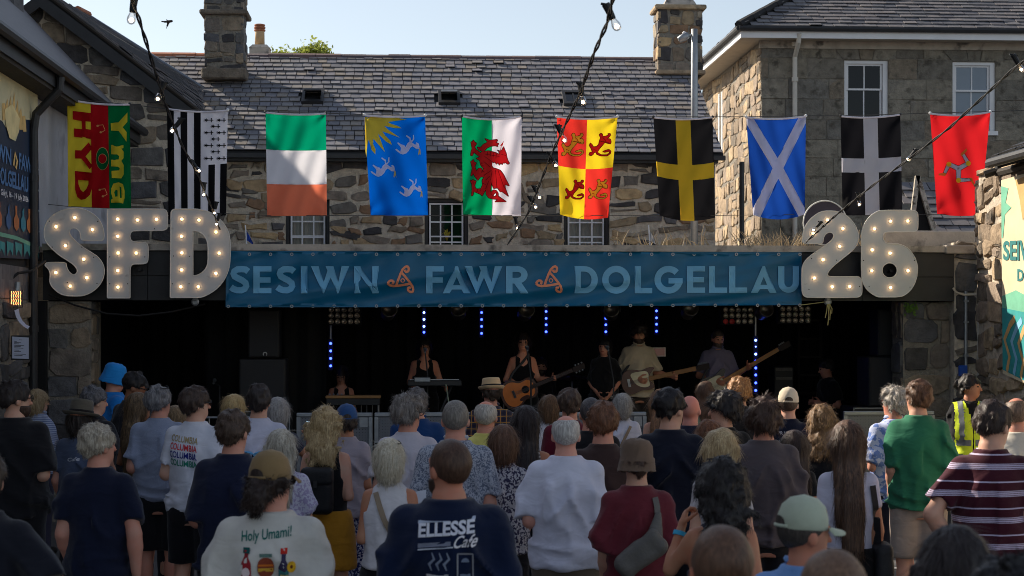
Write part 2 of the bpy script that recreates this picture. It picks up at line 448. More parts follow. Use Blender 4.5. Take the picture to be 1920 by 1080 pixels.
for i, (a, b) in enumerate((((1.5, 12.2), (4.8, 12.9)), ((1.5, 15.3), (6.2, 15.9)), ((3.2, 9.4), (3.6, 14.6)))):
    A, B = Vector((*a, .004 + i * .004)), Vector((*b, .004 + i * .004)); t = (B - A).normalized(); nn = Vector((-t.y, t.x, 0)) * .05
    tag(obj('road_marking', [A - nn, B - nn, B + nn, A + nn], [(0, 1, 2, 3)], M_LINE), kind='structure')

# =================================================================== main slate-roofed building behind the stage
YW, YE, YR = 27.0, 26.72, 30.0
X0, X1 = -5.3, xa(1347, YE)
ZE, ZR = za(287, YE), za(109, YR)
b = thing('stone_house', ((X0 + X1) / 2, YW, 0), 'long rubble stone house with grey slate roof behind the stage', 'building')
wins = [(535, 618), (796, 878), (1057, 1143)]
op = []; ZT, ZB = za(372, YW), 2.9
for a, c in wins: op.append((xa(a, YW), xa(c, YW), ZB, ZT))
mb = MB(); zs = sorted({0.0, ZB, ZT, ZE + .12}); xs = [X0] + [v for o_ in op for v in o_[:2]] + [X1]
for i in range(0, len(xs) - 1):
    if i % 2 == 0: mb.box((xs[i], YW, 0), (xs[i + 1], YW + .45, ZE + .1))
    else: mb.box((xs[i], YW, 0), (xs[i + 1], YW + .45, ZB)); mb.box((xs[i], YW, ZT), (xs[i + 1], YW + .45, ZE + .1))
mb.box((X0 + .002, YW + .45, 0), (X0 + .4, 32.9, ZE)); mb.box((X1 - .4, YW + .45, 0), (X1, 32.9, ZE)); mb.box((X0, 32.9, 0), (X1, 33.3, ZE + .1))
wall = mb.build('wall', M_MORTAR, b)
obj('gable_end', [(X1 - .01, YW, ZE), (X1 - .01, 33.3, ZE), (X1 - .01, YR, ZR - .1), (X1 - .3, YW, ZE), (X1 - .3, 33.3, ZE), (X1 - .3, YR, ZR - .1)], [(0, 1, 2), (5, 4, 3), (0, 2, 5, 3), (1, 4, 5, 2)], M_STONE, b)
stones(frame_map((0, YW, 0), (1, 0, 0), (0, 0, 1), (0, -1, 0)), X1, ZE + .08, rng, M_STONE, wall, (.12, .26), (.14, .50), .042, .04, .03, .035, openings=op, v0=2.95, u0=-3.6, split=.3)
# windows
for wi, (a, c, z0, z1) in enumerate(op):
    w = obj('window', *(lambda m: (m.v, m.f))(MB().box((a, YW + .10, z0), (a + .055, YW + .2, z1)).box((c - .055, YW + .10, z0), (c, YW + .2, z1)).box((a + .055, YW + .10, z1 - .06), (c - .055, YW + .2, z1))), M_BLACK, b)
    ia, ic, iz = a + .075, c - .075, z1 - .07
    fm = MB(); fw = .026
    fm.box((ia, YW + .12, z0), (ia + fw, YW + .16, iz)).box((ic - fw, YW + .12, z0), (ic, YW + .16, iz)).box((ia + fw, YW + .12, iz - fw), (ic - fw, YW + .16, iz))
    for k in (1, 2):
        xx = ia + (ic - ia) * k / 3; fm.box((xx - .011, YW + .125, z0), (xx + .011, YW + .155, iz - fw))
    for zz in (iz - .30, iz - .53, iz - .62 if wi else iz - .55, iz - .88):
        fm.box((ia + fw, YW + .128, zz - .011), (ic - fw, YW + .152, zz + .011))
    fm.build('frame', M_WHITE, w)
    obj('pane', [(ia, YW + .145, z0), (ic, YW + .145, z0), (ic, YW + .145, iz), (ia, YW + .145, iz)], [(0, 1, 2, 3)], glassy('window_pane', (.8, .84, .86), .02, .3), w)
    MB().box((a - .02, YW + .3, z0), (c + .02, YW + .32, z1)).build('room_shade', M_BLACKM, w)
    if wi != 1:
        cu = []; nn = 30
        for k in range(nn + 1):
            u = ia + (ic - ia) * k / nn; d = .22 + .012 * math.sin(k * 1.9) + .006 * math.sin(k * 4.7)
            cu += [(u, YW + d, z0), (u, YW + d, iz)]
        obj('curtain', cu, [(2 * k, 2 * k + 2, 2 * k + 3, 2 * k + 1) for k in range(nn)], M_CURT, w, True)
# yellow flowers in a vase behind the middle window
fl = MB(); r2 = random.Random(3); fc = at(838, 440, YW + .2)
for k in range(16):
    an = r2.uniform(0, 6.28); rr = r2.uniform(.03, .11); e = fc + Vector((math.cos(an) * rr, 0, math.sin(an) * rr + .02)); fl.tube([fc + Vector((0, .0, -.1)), (fc + e) / 2 + Vector((0, -.02, .03)), e], [.004, .012, .003], 5)
tag(fl.build('flower_bunch', pm('yellow_petal', srgb(206, 176, 60), .2), None, True), 'yellow flowers standing inside the middle window of the stone house', 'flowers')
# roof
roof = MB()
def roofslab(m, xa_, xb_, ye, yr, ze, zr, t=.07):
    m.add([(xa_, ye, ze), (xb_, ye, ze), (xb_, yr, zr), (xa_, yr, zr), (xa_, ye, ze - t), (xb_, ye, ze - t), (xb_, yr, zr - t), (xa_, yr, zr - t)], [(0, 1, 2, 3), (7, 6, 5, 4), (0, 4, 5, 1), (1, 5, 6, 2), (2, 6, 7, 3), (3, 7, 4, 0)])
roofslab(roof, X0, X1 + .08, YE, YR, ZE, ZR); roofslab(roof, X0, X1 + .08, YR + .001, 33.5, ZR, ZE - .1)
rp = roof.build('roof', M_UNDER, b)
sl = Vector((0, YR - YE, ZR - ZE)); SL = sl.length; sl.normalize(); sn = Vector((0, -sl.z, sl.y))
mapR = frame_map((X0, YE, ZE), (1, 0, 0), sl, sn)
rows = 21; gauge = SL / rows
# rooflights: photo pixel of the centre -> u,v on the slope
def on_roof(px, py):
    d = ray(px, py); n = sn; t = (Vector((X0, YE, ZE)) - CAM).dot(n) / d.dot(n); P = CAM + d * t
    return P.x - X0, (P - Vector((X0, YE, ZE))).dot(sl)
sky_spots = [(587, 186), (842, 188), (1075, 190)]
skip = []
for px, py in sky_spots:
    u, v = on_roof(px, py); skip.append((u - .17, u + .17, v - .25, v + .25))
slates(mapR, X1 + .08 - X0, rows, gauge, .168, rng, M_SLATE, rp, 300, skip=skip)
for k, (px, py) in enumerate(sky_spots):
    u, v = on_roof(px, py); fr = MB()
    for (u0_, u1_, v0_, v1_) in ((-.18, -.13, -.27, .27), (.13, .18, -.27, .27), (-.13, .13, -.27, -.18), (-.13, .13, .2, .27)):
        P = [mapR(u + x, v + y, d) for d in (.01, .085) for x, y in ((u0_, v0_), (u1_, v0_), (u1_, v1_), (u0_, v1_))]
        fr.add(P, [(0, 3, 2, 1), (4, 5, 6, 7), (0, 1, 5, 4), (1, 2, 6, 5), (2, 3, 7, 6), (3, 0, 4, 7)])
    s = fr.build('rooflight', M_BLACK, b)
    tilt = .16 if k < 2 else 0.0
    obj('sash', [mapR(u - .13, v - .18, .07 + tilt), mapR(u + .13, v - .18, .07 + tilt), mapR(u + .13, v + .2, .06), mapR(u - .13, v + .2, .06)], [(0, 1, 2, 3)], M_GLASS, s)
    if k < 2:
        q = MB()
        for yy in (-.18, .02): q.add([mapR(u + x, v + yy + y, d + tilt * (.2 - yy) / .38) for d in (.065, .09) for x, y in ((-.13, 0), (.13, 0), (.13, .04), (-.13, .04))], [(0, 3, 2, 1), (4, 5, 6, 7), (0, 1, 5, 4), (1, 2, 6, 5), (2, 3, 7, 6), (3, 0, 4, 7)])
        q.build('sash_bar', M_STEEL if k else M_BLACK, s)
    else:
        q = MB(); q.add([mapR(u + x, v + y, .075) for x, y in ((-.012, -.18), (.012, -.18), (.012, .2), (-.012, .2))], [(0, 1, 2, 3)]); q.build('sash_bar', M_BLACK, s)
x = X0
while x < X1:
    l = rng.uniform(.38, .46); c = M_RIDGE if x > -3.5 else M_TERRA
    q = MB(); dz = rng.uniform(-.006, .008)
    q.add([(x + k * (l - .006), YR + yy, ZR + zz + dz) for k in (0, 1) for yy, zz in ((-.16, -.075), (-.10, .005), (0, .045), (.10, .005), (.16, -.075))], [(0, 1, 6, 5), (1, 2, 7, 6), (2, 3, 8, 7), (3, 4, 9, 8), (4, 3, 2, 1, 0), (5, 6, 7, 8, 9)])
    q.build('ridge_tile', c, rp); x += l
MB().box((X0, YE - .09, ZE - .10), (X1 + .1, YE + .0, ZE - .03)).box((X0, YE + .002, ZE - .14), (X1, YW + .02, ZE - .09)).build('gutter', M_BLACK, b)
MB().tube([(xa(1391, 26.9), 26.9, ZE - .1), (xa(1391, 26.9), 26.9, .1)], .04).build('downpipe', M_BLACK, b)

def chimney(name_part, parent, xa0, xa1, y0, y1, z0, z1, mat, rr, ledges=()):
    core = MB().box((xa0 + .03, y0 + .03, z0), (xa1 - .03, y1 - .03, z1)).build(name_part, M_MORTAR_D, parent)
    W, D = xa1 - xa0, y1 - y0
    stones(frame_map((xa0, y0 + .03, z0), (1, 0, 0), (0, 0, 1), (0, -1, 0)), W, z1 - z0, rr, mat, core, (.13, .26), (.17, .36), .03, .02, .02, .02, split=.1)
    stones(frame_map((xa1 - .03, y0, z0), (0, 1, 0), (0, 0, 1), (1, 0, 0)), D, z1 - z0, rr, mat, core, (.13, .26), (.17, .36), .03, .02, .02, .02, split=.1)
    stones(frame_map((xa0 + .03, y1, z0), (0, -1, 0), (0, 0, 1), (-1, 0, 0)), D, z1 - z0, rr, mat, core, (.13, .26), (.17, .36), .03, .02, .02, .02, split=.1)
    for (za0, za1, e) in ledges:
        q = MB().bbox((xa0 - e, y0 - e, za0), (xa1 + e, y1 + e, za1), .02); q.build('ledge', M_WARM, core)
    return core
r3 = random.Random(21)
Yc = 28.7
c1 = chimney('chimney', b, xa(381, Yc), xa(458, Yc), Yc, Yc + .62, za(150, Yc), za(-60, Yc), M_STONE_W, r3, ledges=[(za(33, Yc), za(24, Yc), .06), (za(152, Yc), za(132, Yc), .03)])
Yc2 = 29.3
c2 = chimney('chimney', b, xa(1233, Yc2), xa(1319, Yc2), Yc2, Yc2 + .6, za(137, Yc2), za(14, Yc2), M_STONE, r3, ledges=[(za(14, Yc2), za(5, Yc2), .05), (za(137, Yc2), za(128, Yc2), .035)])
cx, cy, cz = (xa(1233, Yc2) + xa(1319, Yc2)) / 2, Yc2 + .3, za(5, Yc2)
MB().lathe([(.40, cz), (.37, cz + .05), (.27, cz + .16), (.2, cz + .2)], 4, Matrix.Translation((cx, cy, 0)) @ Matrix.Rotation(R(45), 4, 'Z')).build('chimney_cap', M_CONC, c2)
MB().lathe([(.12, cz + .2), (.11, cz + .5), (.14, cz + .52), (.12, cz + .6)], 14, Matrix.Translation((cx, cy, 0))).build('chimney_pot', M_TERRA, c2)

# pot and stack of a chimney beyond the ridge
Yp = 34.5; pz0 = za(112, Yp); pot = thing('chimney_stack', (xa(487, Yp), Yp, pz0 - 2), 'buff chimney pot with red rings on a stack beyond the ridge', 'chimney')
MB().box((xa(470, Yp), Yp - .3, pz0 - 2), (xa(506, Yp), Yp + .3, za(97, Yp))).lathe([(.3, za(97, Yp)), (.2, za(90, Yp))], 4, Matrix.Translation((xa(488, Yp), Yp, 0)) @ Matrix.Rotation(R(45), 4, 'Z')).build('stack', M_CONC, pot)
zz = lambda p: za(p, Yp)
MB().lathe([(.10, zz(91)), (.095, zz(64)), (.085, zz(62))], 16, Matrix.Translation((xa(487, Yp), Yp, 0))).build('pot', pm('buff_clay', srgb(190, 160, 122), .15), pot, True)
MB().lathe([(.10, zz(64)), (.115, zz(63)), (.115, zz(61)), (.095, zz(60)), (.115, zz(58)), (.115, zz(56)), (.095, zz(55)), (.11, zz(53)), (.105, zz(51)), (.06, zz(50))], 16, Matrix.Translation((xa(487, Yp), Yp, 0))).build('ring_cap', M_TERRA, pot)

# =================================================================== gabled block on the left, in front of the long roof
YG = 26.0; AP = at(84, -8, YG); EV = at(372, 212, YG); YB = 27.2
g = thing('gabled_house', (AP.x, YG, 0), 'rubble stone gable with black bargeboards at the upper left', 'building')
k = (AP.z - EV.z) / (EV.x - AP.x); XL = AP.x - (EV.x - AP.x)
base_pts = [(XL, 0), (EV.x - .12, 0), (EV.x - .12, EV.z - .02), (AP.x, AP.z - .10), (XL, EV.z - .02)]
V_, T_ = shape2d([base_pts]); vs, fs = extrude(V_, T_, lambda x, z, d: Vector((x, YG - d, z)), -.4, 0.0)
gw = obj('wall', vs, fs, M_MORTAR, g)
obj('side_wall', *(lambda m: (m.v, m.f))(MB().box((EV.x - .5, YG + .402, 0), (EV.x - .12, YW - .002, EV.z))), M_MORTAR, g)
stones(frame_map((AP.x, YG, 0), (1, 0, 0), (0, 0, 1), (0, -1, 0)), EV.x - .1 - AP.x, AP.z - .12, rng, M_STONE_W, gw, (.20, .34), (.22, .58), .035, .03, .028, .035, v0=3.0, u0=-.8,
       clips=[(-k, -1, AP.z - .14), (k, -1, AP.z - .14)], split=.15)
N_ = Vector((k, 0, 1)).normalized(); Sd = Vector((1, 0, -k)).normalized()
for sgn, nm in ((1, 'roof'), (-1, 'roof')):
    q = MB(); e = Vector((EV.x + .12, 0, EV.z - .12 * k)) if sgn > 0 else Vector((2 * AP.x - EV.x - .12, 0, EV.z - .12 * k))
    P = [Vector((AP.x, YG - .22, AP.z)), Vector((e.x, YG - .22, e.z)), Vector((e.x, YB, e.z)), Vector((AP.x, YB, AP.z))]
    q.add(P + [p - Vector((0, 0, .1)) for p in P], [(0, 1, 2, 3), (7, 6, 5, 4), (0, 4, 5, 1), (1, 5, 6, 2), (2, 6, 7, 3), (3, 7, 4, 0)])
    part = q.build(nm, M_UNDER, g)
    if sgn > 0:
        qa, qb, qc, qd = AP + Vector((0, -.24, .02)), Vector((e.x, YG - .24, e.z + .02)), at(377, 166, 28.6), at(163, 31, 29.3)
        def quadm(u, v, d=0.0):
            lo = qa.lerp(qb, u / LU); hi = qd.lerp(qc, u / LU); p = lo.lerp(hi, v / LV); return p + QN * d
        LU, LV = (qb - qa).length, ((qd - qa).length + (qc - qb).length) / 2; QN = (qb - qa).cross(qd - qa).normalized()
        if QN.z < 0: QN = -QN
        rq = obj('roof_slope', [qa, qb, qc, qd, qa - QN * .1, qb - QN * .1, qc - QN * .1, qd - QN * .1], [(0, 1, 2, 3), (7, 6, 5, 4), (0, 4, 5, 1), (1, 5, 6, 2), (2, 6, 7, 3), (3, 7, 4, 0)], M_UNDER, g)
        slates(quadm, LU, 17, LV / 17, .25, rng, M_SLATE_D, rq, 220)
        bb = MB(); L = Vector((e.x, 0, e.z)) - Vector((AP.x, 0, AP.z))
        for (yy, t0, t1, th) in ((YG - .27, -.22, -.02, .045),):
            A = Vector((AP.x - .02, 0, AP.z)); B = Vector((e.x, 0, e.z))
            Pq = [A + Vector((0, 0, t0)), B + Vector((0, 0, t0)), B + Vector((0, 0, t1)), A + Vector((0, 0, t1))]
            bb.add([Vector((p.x, yy + dy, p.z)) for dy in (0, th) for p in Pq], [(0, 1, 2, 3), (7, 6, 5, 4), (0, 4, 5, 1), (1, 5, 6, 2), (2, 6, 7, 3), (3, 7, 4, 0)])
        bb.build('bargeboard', M_BLACK, g)
        vt = MB(); A = Vector((AP.x, YG - .25, AP.z + .03)); B = Vector((e.x, YG - .25, e.z + .03)); vt.tube([A, B], .03, 6); vt.build('verge_strip', M_WOODD, g)
        ld = MB(); u_ = (qc - qd).normalized(); w_ = QN.cross(u_) * .07
        P = [qd - w_ + QN * .05, qc - w_ + QN * .05, qc + w_ + QN * .06, qd + w_ + QN * .06]
        ld.add(P + [p - QN * .06 for p in P], [(0, 1, 2, 3), (7, 6, 5, 4), (0, 4, 5, 1), (1, 5, 6, 2), (2, 6, 7, 3), (3, 7, 4, 0)]); ld.build('lead_verge', M_LEAD, g)
        MB().tube([qa.lerp(qd, .75) + QN * .03, qd + QN * .04], .06, 8).build('ridge_tile', M_TERRA, g)
    else:
        bb = MB(); A = Vector((AP.x - .02, 0, AP.z)); B = Vector((e.x, 0, e.z))
        Pq = [A + Vector((0, 0, -.22)), A + Vector((0, 0, -.02)), B + Vector((0, 0, -.02)), B + Vector((0, 0, -.22))]
        bb.add([Vector((p.x, YG - .27 + dy, p.z)) for dy in (0, .045) for p in Pq], [(0, 1, 2, 3), (7, 6, 5, 4), (0, 4, 5, 1), (1, 5, 6, 2), (2, 6, 7, 3), (3, 7, 4, 0)]); bb.build('bargeboard', M_BLACK, g)
# =================================================================== side building along the left of the yard
XWL = -4.36; XEV = -4.0; ZEV = za(240, 25.2, 265); XRG, ZRG = -8.2, 9.6  # unseen ridge shaped high and far back so its shade covers the crowd
s = thing('side_building', (XWL, 14, 0), 'dark side building along the left edge with black gutter and downpipe', 'building')
MB().box((XWL - .3, 2.0, 0), (XWL, 19.9, ZEV - .05)).box((XWL - .3, 19.902, 3.2), (XWL, 25.9, ZEV - .05)).box((-12.2, 2.0, 0), (XWL - .302, 2.3, ZEV)).box((-12.2, 2.302, 0), (-11.9, 25.9, ZEV)).build('wall', M_RENDER, s)
lw = MB().box((XWL + .002, 12.0, 0), (XWL + .05, 19.88, 2.55)).build('stone_base', M_MORTAR_D, s)
stones(frame_map((XWL + .05, 15.0, 0), (0, 1, 0), (0, 0, 1), (1, 0, 0)), 4.86, 2.5, random.Random(5), M_STONE_W, lw, (.24, .42), (.3, .7), .03, .03, .03, .035, v0=.9)
sh = MB().box((XWL + .002, 12.0, 2.56), (XWL + .03, 19.88, za(487, 19.5))).build('slate_hanging', M_UNDER, s)
for rr_ in range(2):
    for kk in range(24):
        y0 = 15.2 + kk * .19 + (.095 if rr_ else 0); z0 = 2.56 + rr_ * .16
        obj('slate', *(lambda m: (m.v, m.f))(MB().box((XWL + .035 + .006 * rng.random(), y0 + .003, z0), (XWL + .05 + .004 * rng.random(), y0 + .187, z0 + .2))), M_SLATE_D, sh)
q = MB(); P = [Vector((XEV - .02, 2.0, ZEV)), Vector((XEV - .02, 25.6, ZEV)), Vector((XRG, 25.6, ZRG)), Vector((XRG, 2.0, ZRG))]
q.add(P + [p - Vector((0, 0, .14)) for p in P], [(0, 1, 2, 3), (7, 6, 5, 4), (0, 4, 5, 1), (1, 5, 6, 2), (2, 6, 7, 3), (3, 7, 4, 0)])
P = [Vector((XRG - .002, 2.0, ZRG)), Vector((XRG - .002, 25.6, ZRG)), Vector((-12.4, 25.6, ZEV)), Vector((-12.4, 2.0, ZEV))]
q.add(P + [p - Vector((0, 0, .14)) for p in P], [(0, 1, 2, 3), (7, 6, 5, 4), (0, 4, 5, 1), (1, 5, 6, 2), (2, 6, 7, 3), (3, 7, 4, 0)])
q.build('roof', M_SLATE_D, s)
obj('gable', [(-12.2, 25.55, ZEV - .1), (XWL, 25.55, ZEV - .1), (XRG, 25.55, ZRG - .15), (-12.2, 25.3, ZEV - .1), (XWL, 25.3, ZEV - .1), (XRG, 25.3, ZRG - .15)], [(0, 1, 2), (5, 4, 3), (0, 3, 4, 1), (1, 4, 5, 2), (2, 5, 3, 0)], M_STONE_W, s)
MB().box((XEV - .34, 2.0, ZEV - .24), (XEV - .03, 25.6, ZEV - .15)).build('soffit', M_WOODD, s)
MB().box((XEV - .028, 2.0, ZEV - .20), (XEV + .0, 25.6, ZEV - .01)).build('fascia', M_BLACK, s)
MB().tube([(XEV + .06, 2.0, ZEV - .02), (XEV + .06, 25.6, ZEV - .02)], .06, 8).build('gutter', M_BLACK, s)
dy = 19.55
MB().tube([(XEV + .05, dy, ZEV - .08), (XEV + .04, dy, ZEV - .22), (XWL + .14, dy, ZEV - .5), (XWL + .11, dy, ZEV - .7), (XWL + .11, dy, .15)], .048, 10).build('downpipe', M_BLACK, s)
for z in (1.2, 2.2, 3.1, 3.9): MB().tube([(XWL + .11, dy, z), (XWL + .11, dy, z + .07)], .06, 10).build('pipe_collar', M_BLACK, s)
MB().box((xa(-40, 24), 24.0, za(40, 24)), (xa(26, 24), 24.6, za(-40, 24))).build('chimney', M_STONE_W, s)

# =================================================================== hipped ashlar house on the right
YB2 = 32.0; XC = xa(1427, YB2); XR2 = XC + 9; YF2 = 38.5; ZE2 = za(66, YB2 - .45)
h = thing('ashlar_house', (XC, YB2, 0), 'grey ashlar stone house with white eaves and hipped slate roof at upper right', 'building')
wz = [(1583, 1665, 107), (1786, 1866, 108)]
ops = []
for a, c, t in wz: ops.append((xa(a, YB2) - XC, xa(c, YB2) - XC, za(240, YB2), za(t, YB2)))
m = MB(); cuts = [0] + [v for o_ in ops for v in o_[:2]] + [XR2 - XC]
for i in range(len(cuts) - 1):
    if i % 2 == 0: m.box((XC + cuts[i], YB2, 0), (XC + cuts[i + 1], YB2 + .5, ZE2))
    else:
        o_ = ops[i // 2]; m.box((XC + cuts[i], YB2, 0), (XC + cuts[i + 1], YB2 + .5, o_[2])); m.box((XC + cuts[i], YB2, o_[3]), (XC + cuts[i + 1], YB2 + .5, ZE2))
m.box((XC, YB2 + .5, 0), (XC + .5, YF2, ZE2)); m.box((XC + .5, YF2 - .4, 0), (XR2, YF2, ZE2)); m.box((XR2 - .4, YB2 + .5, 0), (XR2, YF2 - .4, ZE2))
hw = m.build('wall', M_MORTAR_D, h)
rgn = random.Random(12)
zlo = za(440, YB2)
lint = []
for (a, c, z0, z1) in ops: lint.append((a - .16, c + .16, z1, z1 + .30))
stones(frame_map((XC, YB2, 0), (1, 0, 0), (0, 0, 1), (0, -1, 0)), 6.2, ZE2 - .03, rgn, M_ASH, hw, (.34, .40), (.42, .82), .012, 0, .012, .012, openings=ops + lint, v0=zlo, u0=0, regular=True, name='block')
for (a, c, z0, z1) in ops:                      # splayed lintel stones
    w_ = c - a; tops = [a - .26, a + w_ * .3, c - w_ * .3, c + .26]; bots = [a - .02, a + w_ * .36, c - w_ * .36, c + .02]
    for i in range(3):
        stone_piece(frame_map((XC, YB2, 0), (1, 0, 0), (0, 0, 1), (0, -1, 0)), [(bots[i] + .006, z1 + .008), (bots[i + 1] - .006, z1 + .008), (tops[i + 1] - .006, z1 + .29), (tops[i] + .006, z1 + .29)], rgn, .016, .012, M_ASH, hw, 'lintel_stone')
stones(frame_map((XC, YF2, 0), (0, -1, 0), (0, 0, 1), (-1, 0, 0)), YF2 - YB2, ZE2 - .03, rgn, M_WARM, hw, (.2, .36), (.25, .6), .03, .03, .02, .03, openings=[(2.1, 2.6, za(300, 36.5), za(175, 36.5))], v0=3.2, split=.2)
sw_ = obj('window', *(lambda m: (m.v, m.f))(MB().box((XC - .02, YF2 - 2.58, za(300, 36.5)), (XC + .1, YF2 - 2.48, za(175, 36.5))).box((XC - .02, YF2 - 2.22, za(300, 36.5)), (XC + .1, YF2 - 2.12, za(175, 36.5)))), M_WHITE, h)
for wi, (a, c, z0, z1) in enumerate(ops):
    w = obj('window', *(lambda m: (m.v, m.f))(MB().box((XC + a, YB2 + .03, z0), (XC + a + .05, YB2 + .15, z1)).box((XC + c - .09, YB2 + .03, z0), (XC + c, YB2 + .15, z1)).box((XC + a + .05, YB2 + .03, z1 - .06), (XC + c - .09, YB2 + .15, z1)).box((XC + a - .02, YB2 - .05, z0 - .08), (XC + c + .04, YB2 + .15, z0))), M_WHITE, h)
    ia, ic = XC + a + .06, XC + c - .10; mid = z1 - .56
    fm = MB()
    for (za0, za1, yo) in ((mid, z1 - .06, .07), (z0, mid + .04, .10)):
        fm.box((ia, YB2 + yo, za0), (ia + .035, YB2 + yo + .03, za1)).box((ic - .035, YB2 + yo, za0), (ic, YB2 + yo + .03, za1)).box((ia + .035, YB2 + yo, za1 - .035), (ic - .035, YB2 + yo + .03, za1)).box((ia + .035, YB2 + yo, za0), (ic - .035, YB2 + yo + .03, za0 + .035)).box(((ia + ic) / 2 - .011, YB2 + yo + .003, za0 + .036), ((ia + ic) / 2 + .011, YB2 + yo + .027, za1 - .036))
    fm.build('sash_frame', M_WHITE, w)
    gmat = M_GLASS if wi == 0 else pm('painted_reflection_glass', srgb(120, 132, 146), .1, 2, .06, 0)  # second window: pale reflection put into the glass colour
    for kx in (0, 1):
        for (za0, za1, yo) in ((mid + .03, z1 - .09, .085), (z0 + .03, mid + .01, .115)):
            x0 = ia + .036 if kx == 0 else (ia + ic) / 2 + .012; x1 = (ia + ic) / 2 - .012 if kx == 0 else ic - .036
            obj('pane', [(x0, YB2 + yo, za0), (x1, YB2 + yo, za0), (x1, YB2 + yo, za1), (x0, YB2 + yo, za1)], [(0, 1, 2, 3)], gmat, w)
OV = .48
ea = za(66, YB2 - OV) ; eb = za(52, YB2 - OV)
fa = MB().box((XC - OV, YB2 - OV, ea), (XR2, YB2 - OV + .03, eb + .02)).box((XC - OV, YB2 - OV + .032, ea), (XC - OV + .03, YF2 + OV, eb + .02)); fa.build('fascia', M_WHITE, h)
MB().box((XC - OV + .03, YB2 - OV + .03, ea + .02), (XR2, YB2 + .02, ea + .05)).box((XC - OV + .031, YB2 + .022, ea + .021), (XC + .02, YF2 + OV, ea + .05)).build('soffit', pm('cream_soffit', srgb(190, 178, 160), .1), h)
MB().box((XC - .04, YB2 - .05, ea - .12), (XR2, YB2 - .002, ea + .018)).build('wall_plate', M_CONC, h)
gx = MB(); gx.tube([(XC - OV - .05, YB2 - OV - .06, eb + .03), (XR2, YB2 - OV - .06, eb + .03)], .05, 8); gx.tube([(XC - OV - .05, YB2 - OV - .06, eb + .03), (XC - OV - .05, YF2, eb + .03)], .05, 8); gx.build('gutter', M_BLACK, h)
ez = eb + .05; A = Vector((XC - OV - .05, YB2 - OV - .05, ez)); pit = .62; run = 3.4
C_ = A + Vector((run, run, run * pit)); D_ = Vector((XR2, YB2 - OV - .05 + run, ez + run * pit)); B_ = Vector((XR2, YB2 - OV - .05, ez)); E_ = Vector((XC - OV - .05, YF2 + OV, ez)); E2 = Vector((A.x + run, YF2 + OV - run, ez + run * pit))
rf = obj('roof', [A, B_, D_, C_, E_, E2, A - Vector((0, 0, .04)), B_ - Vector((0, 0, .04)), E_ - Vector((0, 0, .04))], [(0, 1, 2, 3), (0, 3, 5, 4), (0, 6, 7, 1), (4, 8, 6, 0)], M_UNDER, h)
s2 = Vector((0, 1, pit)).normalized(); n2 = Vector((0, -pit, 1)).normalized()
slates(frame_map(A, (1, 0, 0), s2, n2), 6.6, 14, .17, .26, rng, M_SLATE_D, rf, 150, clip=lambda u, v: u > v / math.sqrt(1 + pit * pit) + .05)
s3 = Vector((1, 0, pit)).normalized(); n3 = Vector((-pit, 0, 1)).normalized()
slates(frame_map(E_, (0, -1, 0), s3, n3), E_.y - A.y, 14, .17, .26, rng, M_SLATE_D, rf, 0, clip=lambda u, v: (E_.y - A.y - u) > v / math.sqrt(1 + pit * pit))
hp = MB(); t = 0
while t < 1.0:
    p, q_ = A.lerp(C_, t), A.lerp(C_, min(1, t + .085)); hp.tube([p + Vector((0, 0, .03)), q_ + Vector((0, 0, .05))], [.09, .075], 7); t += .085
hp.build('hip_tiles', M_UNDER, h)
px_ = xa(1490, YB2 - .1)
MB().tube([(px_, YB2 - OV, eb - .05), (px_, YB2 - OV + .05, ea - .06), (px_, YB2 - .12, ea - .3), (px_, YB2 - .12, 2.5)], .045, 10).build('downpipe', pm('white_plastic', srgb(206, 200, 190), .08), h)
for z in (za(150, YB2), za(84, YB2)): MB().tube([(px_, YB2 - .12, z), (px_, YB2 - .12, z + .08)], .06, 10).build('pipe_collar', MATS['white_plastic'], h)
vp = at(1872, 10, YB2 + 1.2); MB().tube([vp + Vector((0, 0, -.4)), vp + Vector((0, 0, .6))], .06, 10).build('vent_pipe', M_BLACK, h)

# =================================================================== stone wall and low roof at the right edge
XWR = 6.75
w = thing('yard_wall', (XWR, 19, 0), 'sunlit rough stone wall along the right edge of the yard', 'wall')
wl = MB().box((XWR, 8.0, 0), (XWR + .5, 19.95, za(330, 20.4, 1850))).build('wall', M_MORTAR, w)
stones(frame_map((XWR, 19.95, 0), (0, -1, 0), (0, 0, 1), (-1, 0, 0)), 5.2, za(330, 20.4, 1850), random.Random(8), M_WARM, wl, (.16, .34), (.2, .55), .03, .04, .04, .05, v0=.6, split=.3)
# rough end of the wall rising above the stage roof
we = MB().box((xa(1864, 20.6), 20.62, 2.6), (XWR + .48, 21.3, za(325, 20.6))).build('wall_end', M_MORTAR, w)
stones(frame_map((xa(1864, 20.6), 20.62, 0), (1, 0, 0), (0, 0, 1), (0, -1, 0)), XWR + .1 - xa(1864, 20.6), za(325, 20.6), random.Random(9), M_WARM, we, (.12, .26), (.14, .34), .03, .04, .03, .05, v0=2.62, split=.3)
stones(frame_map((xa(1864, 20.6), 21.3, 0), (0, -1, 0), (0, 0, 1), (-1, 0, 0)), .68, za(325, 20.6), random.Random(19), M_WARM, we, (.12, .26), (.14, .34), .03, .04, .03, .05, v0=2.62, split=.3)
lr = thing('lean_to_roof', (XWR, 18, za(300, 19)), 'broken dark slate eave poking in at the right edge', 'roof')
A = at_x(1866, 300, XWR - .25); z_e = A.z
q = MB(); P = [Vector((XWR - .25, 8, z_e)), Vector((XWR - .25, A.y, z_e)), Vector((XWR + 3, A.y, z_e + 1.5)), Vector((XWR + 3, 8, z_e + 1.5))]
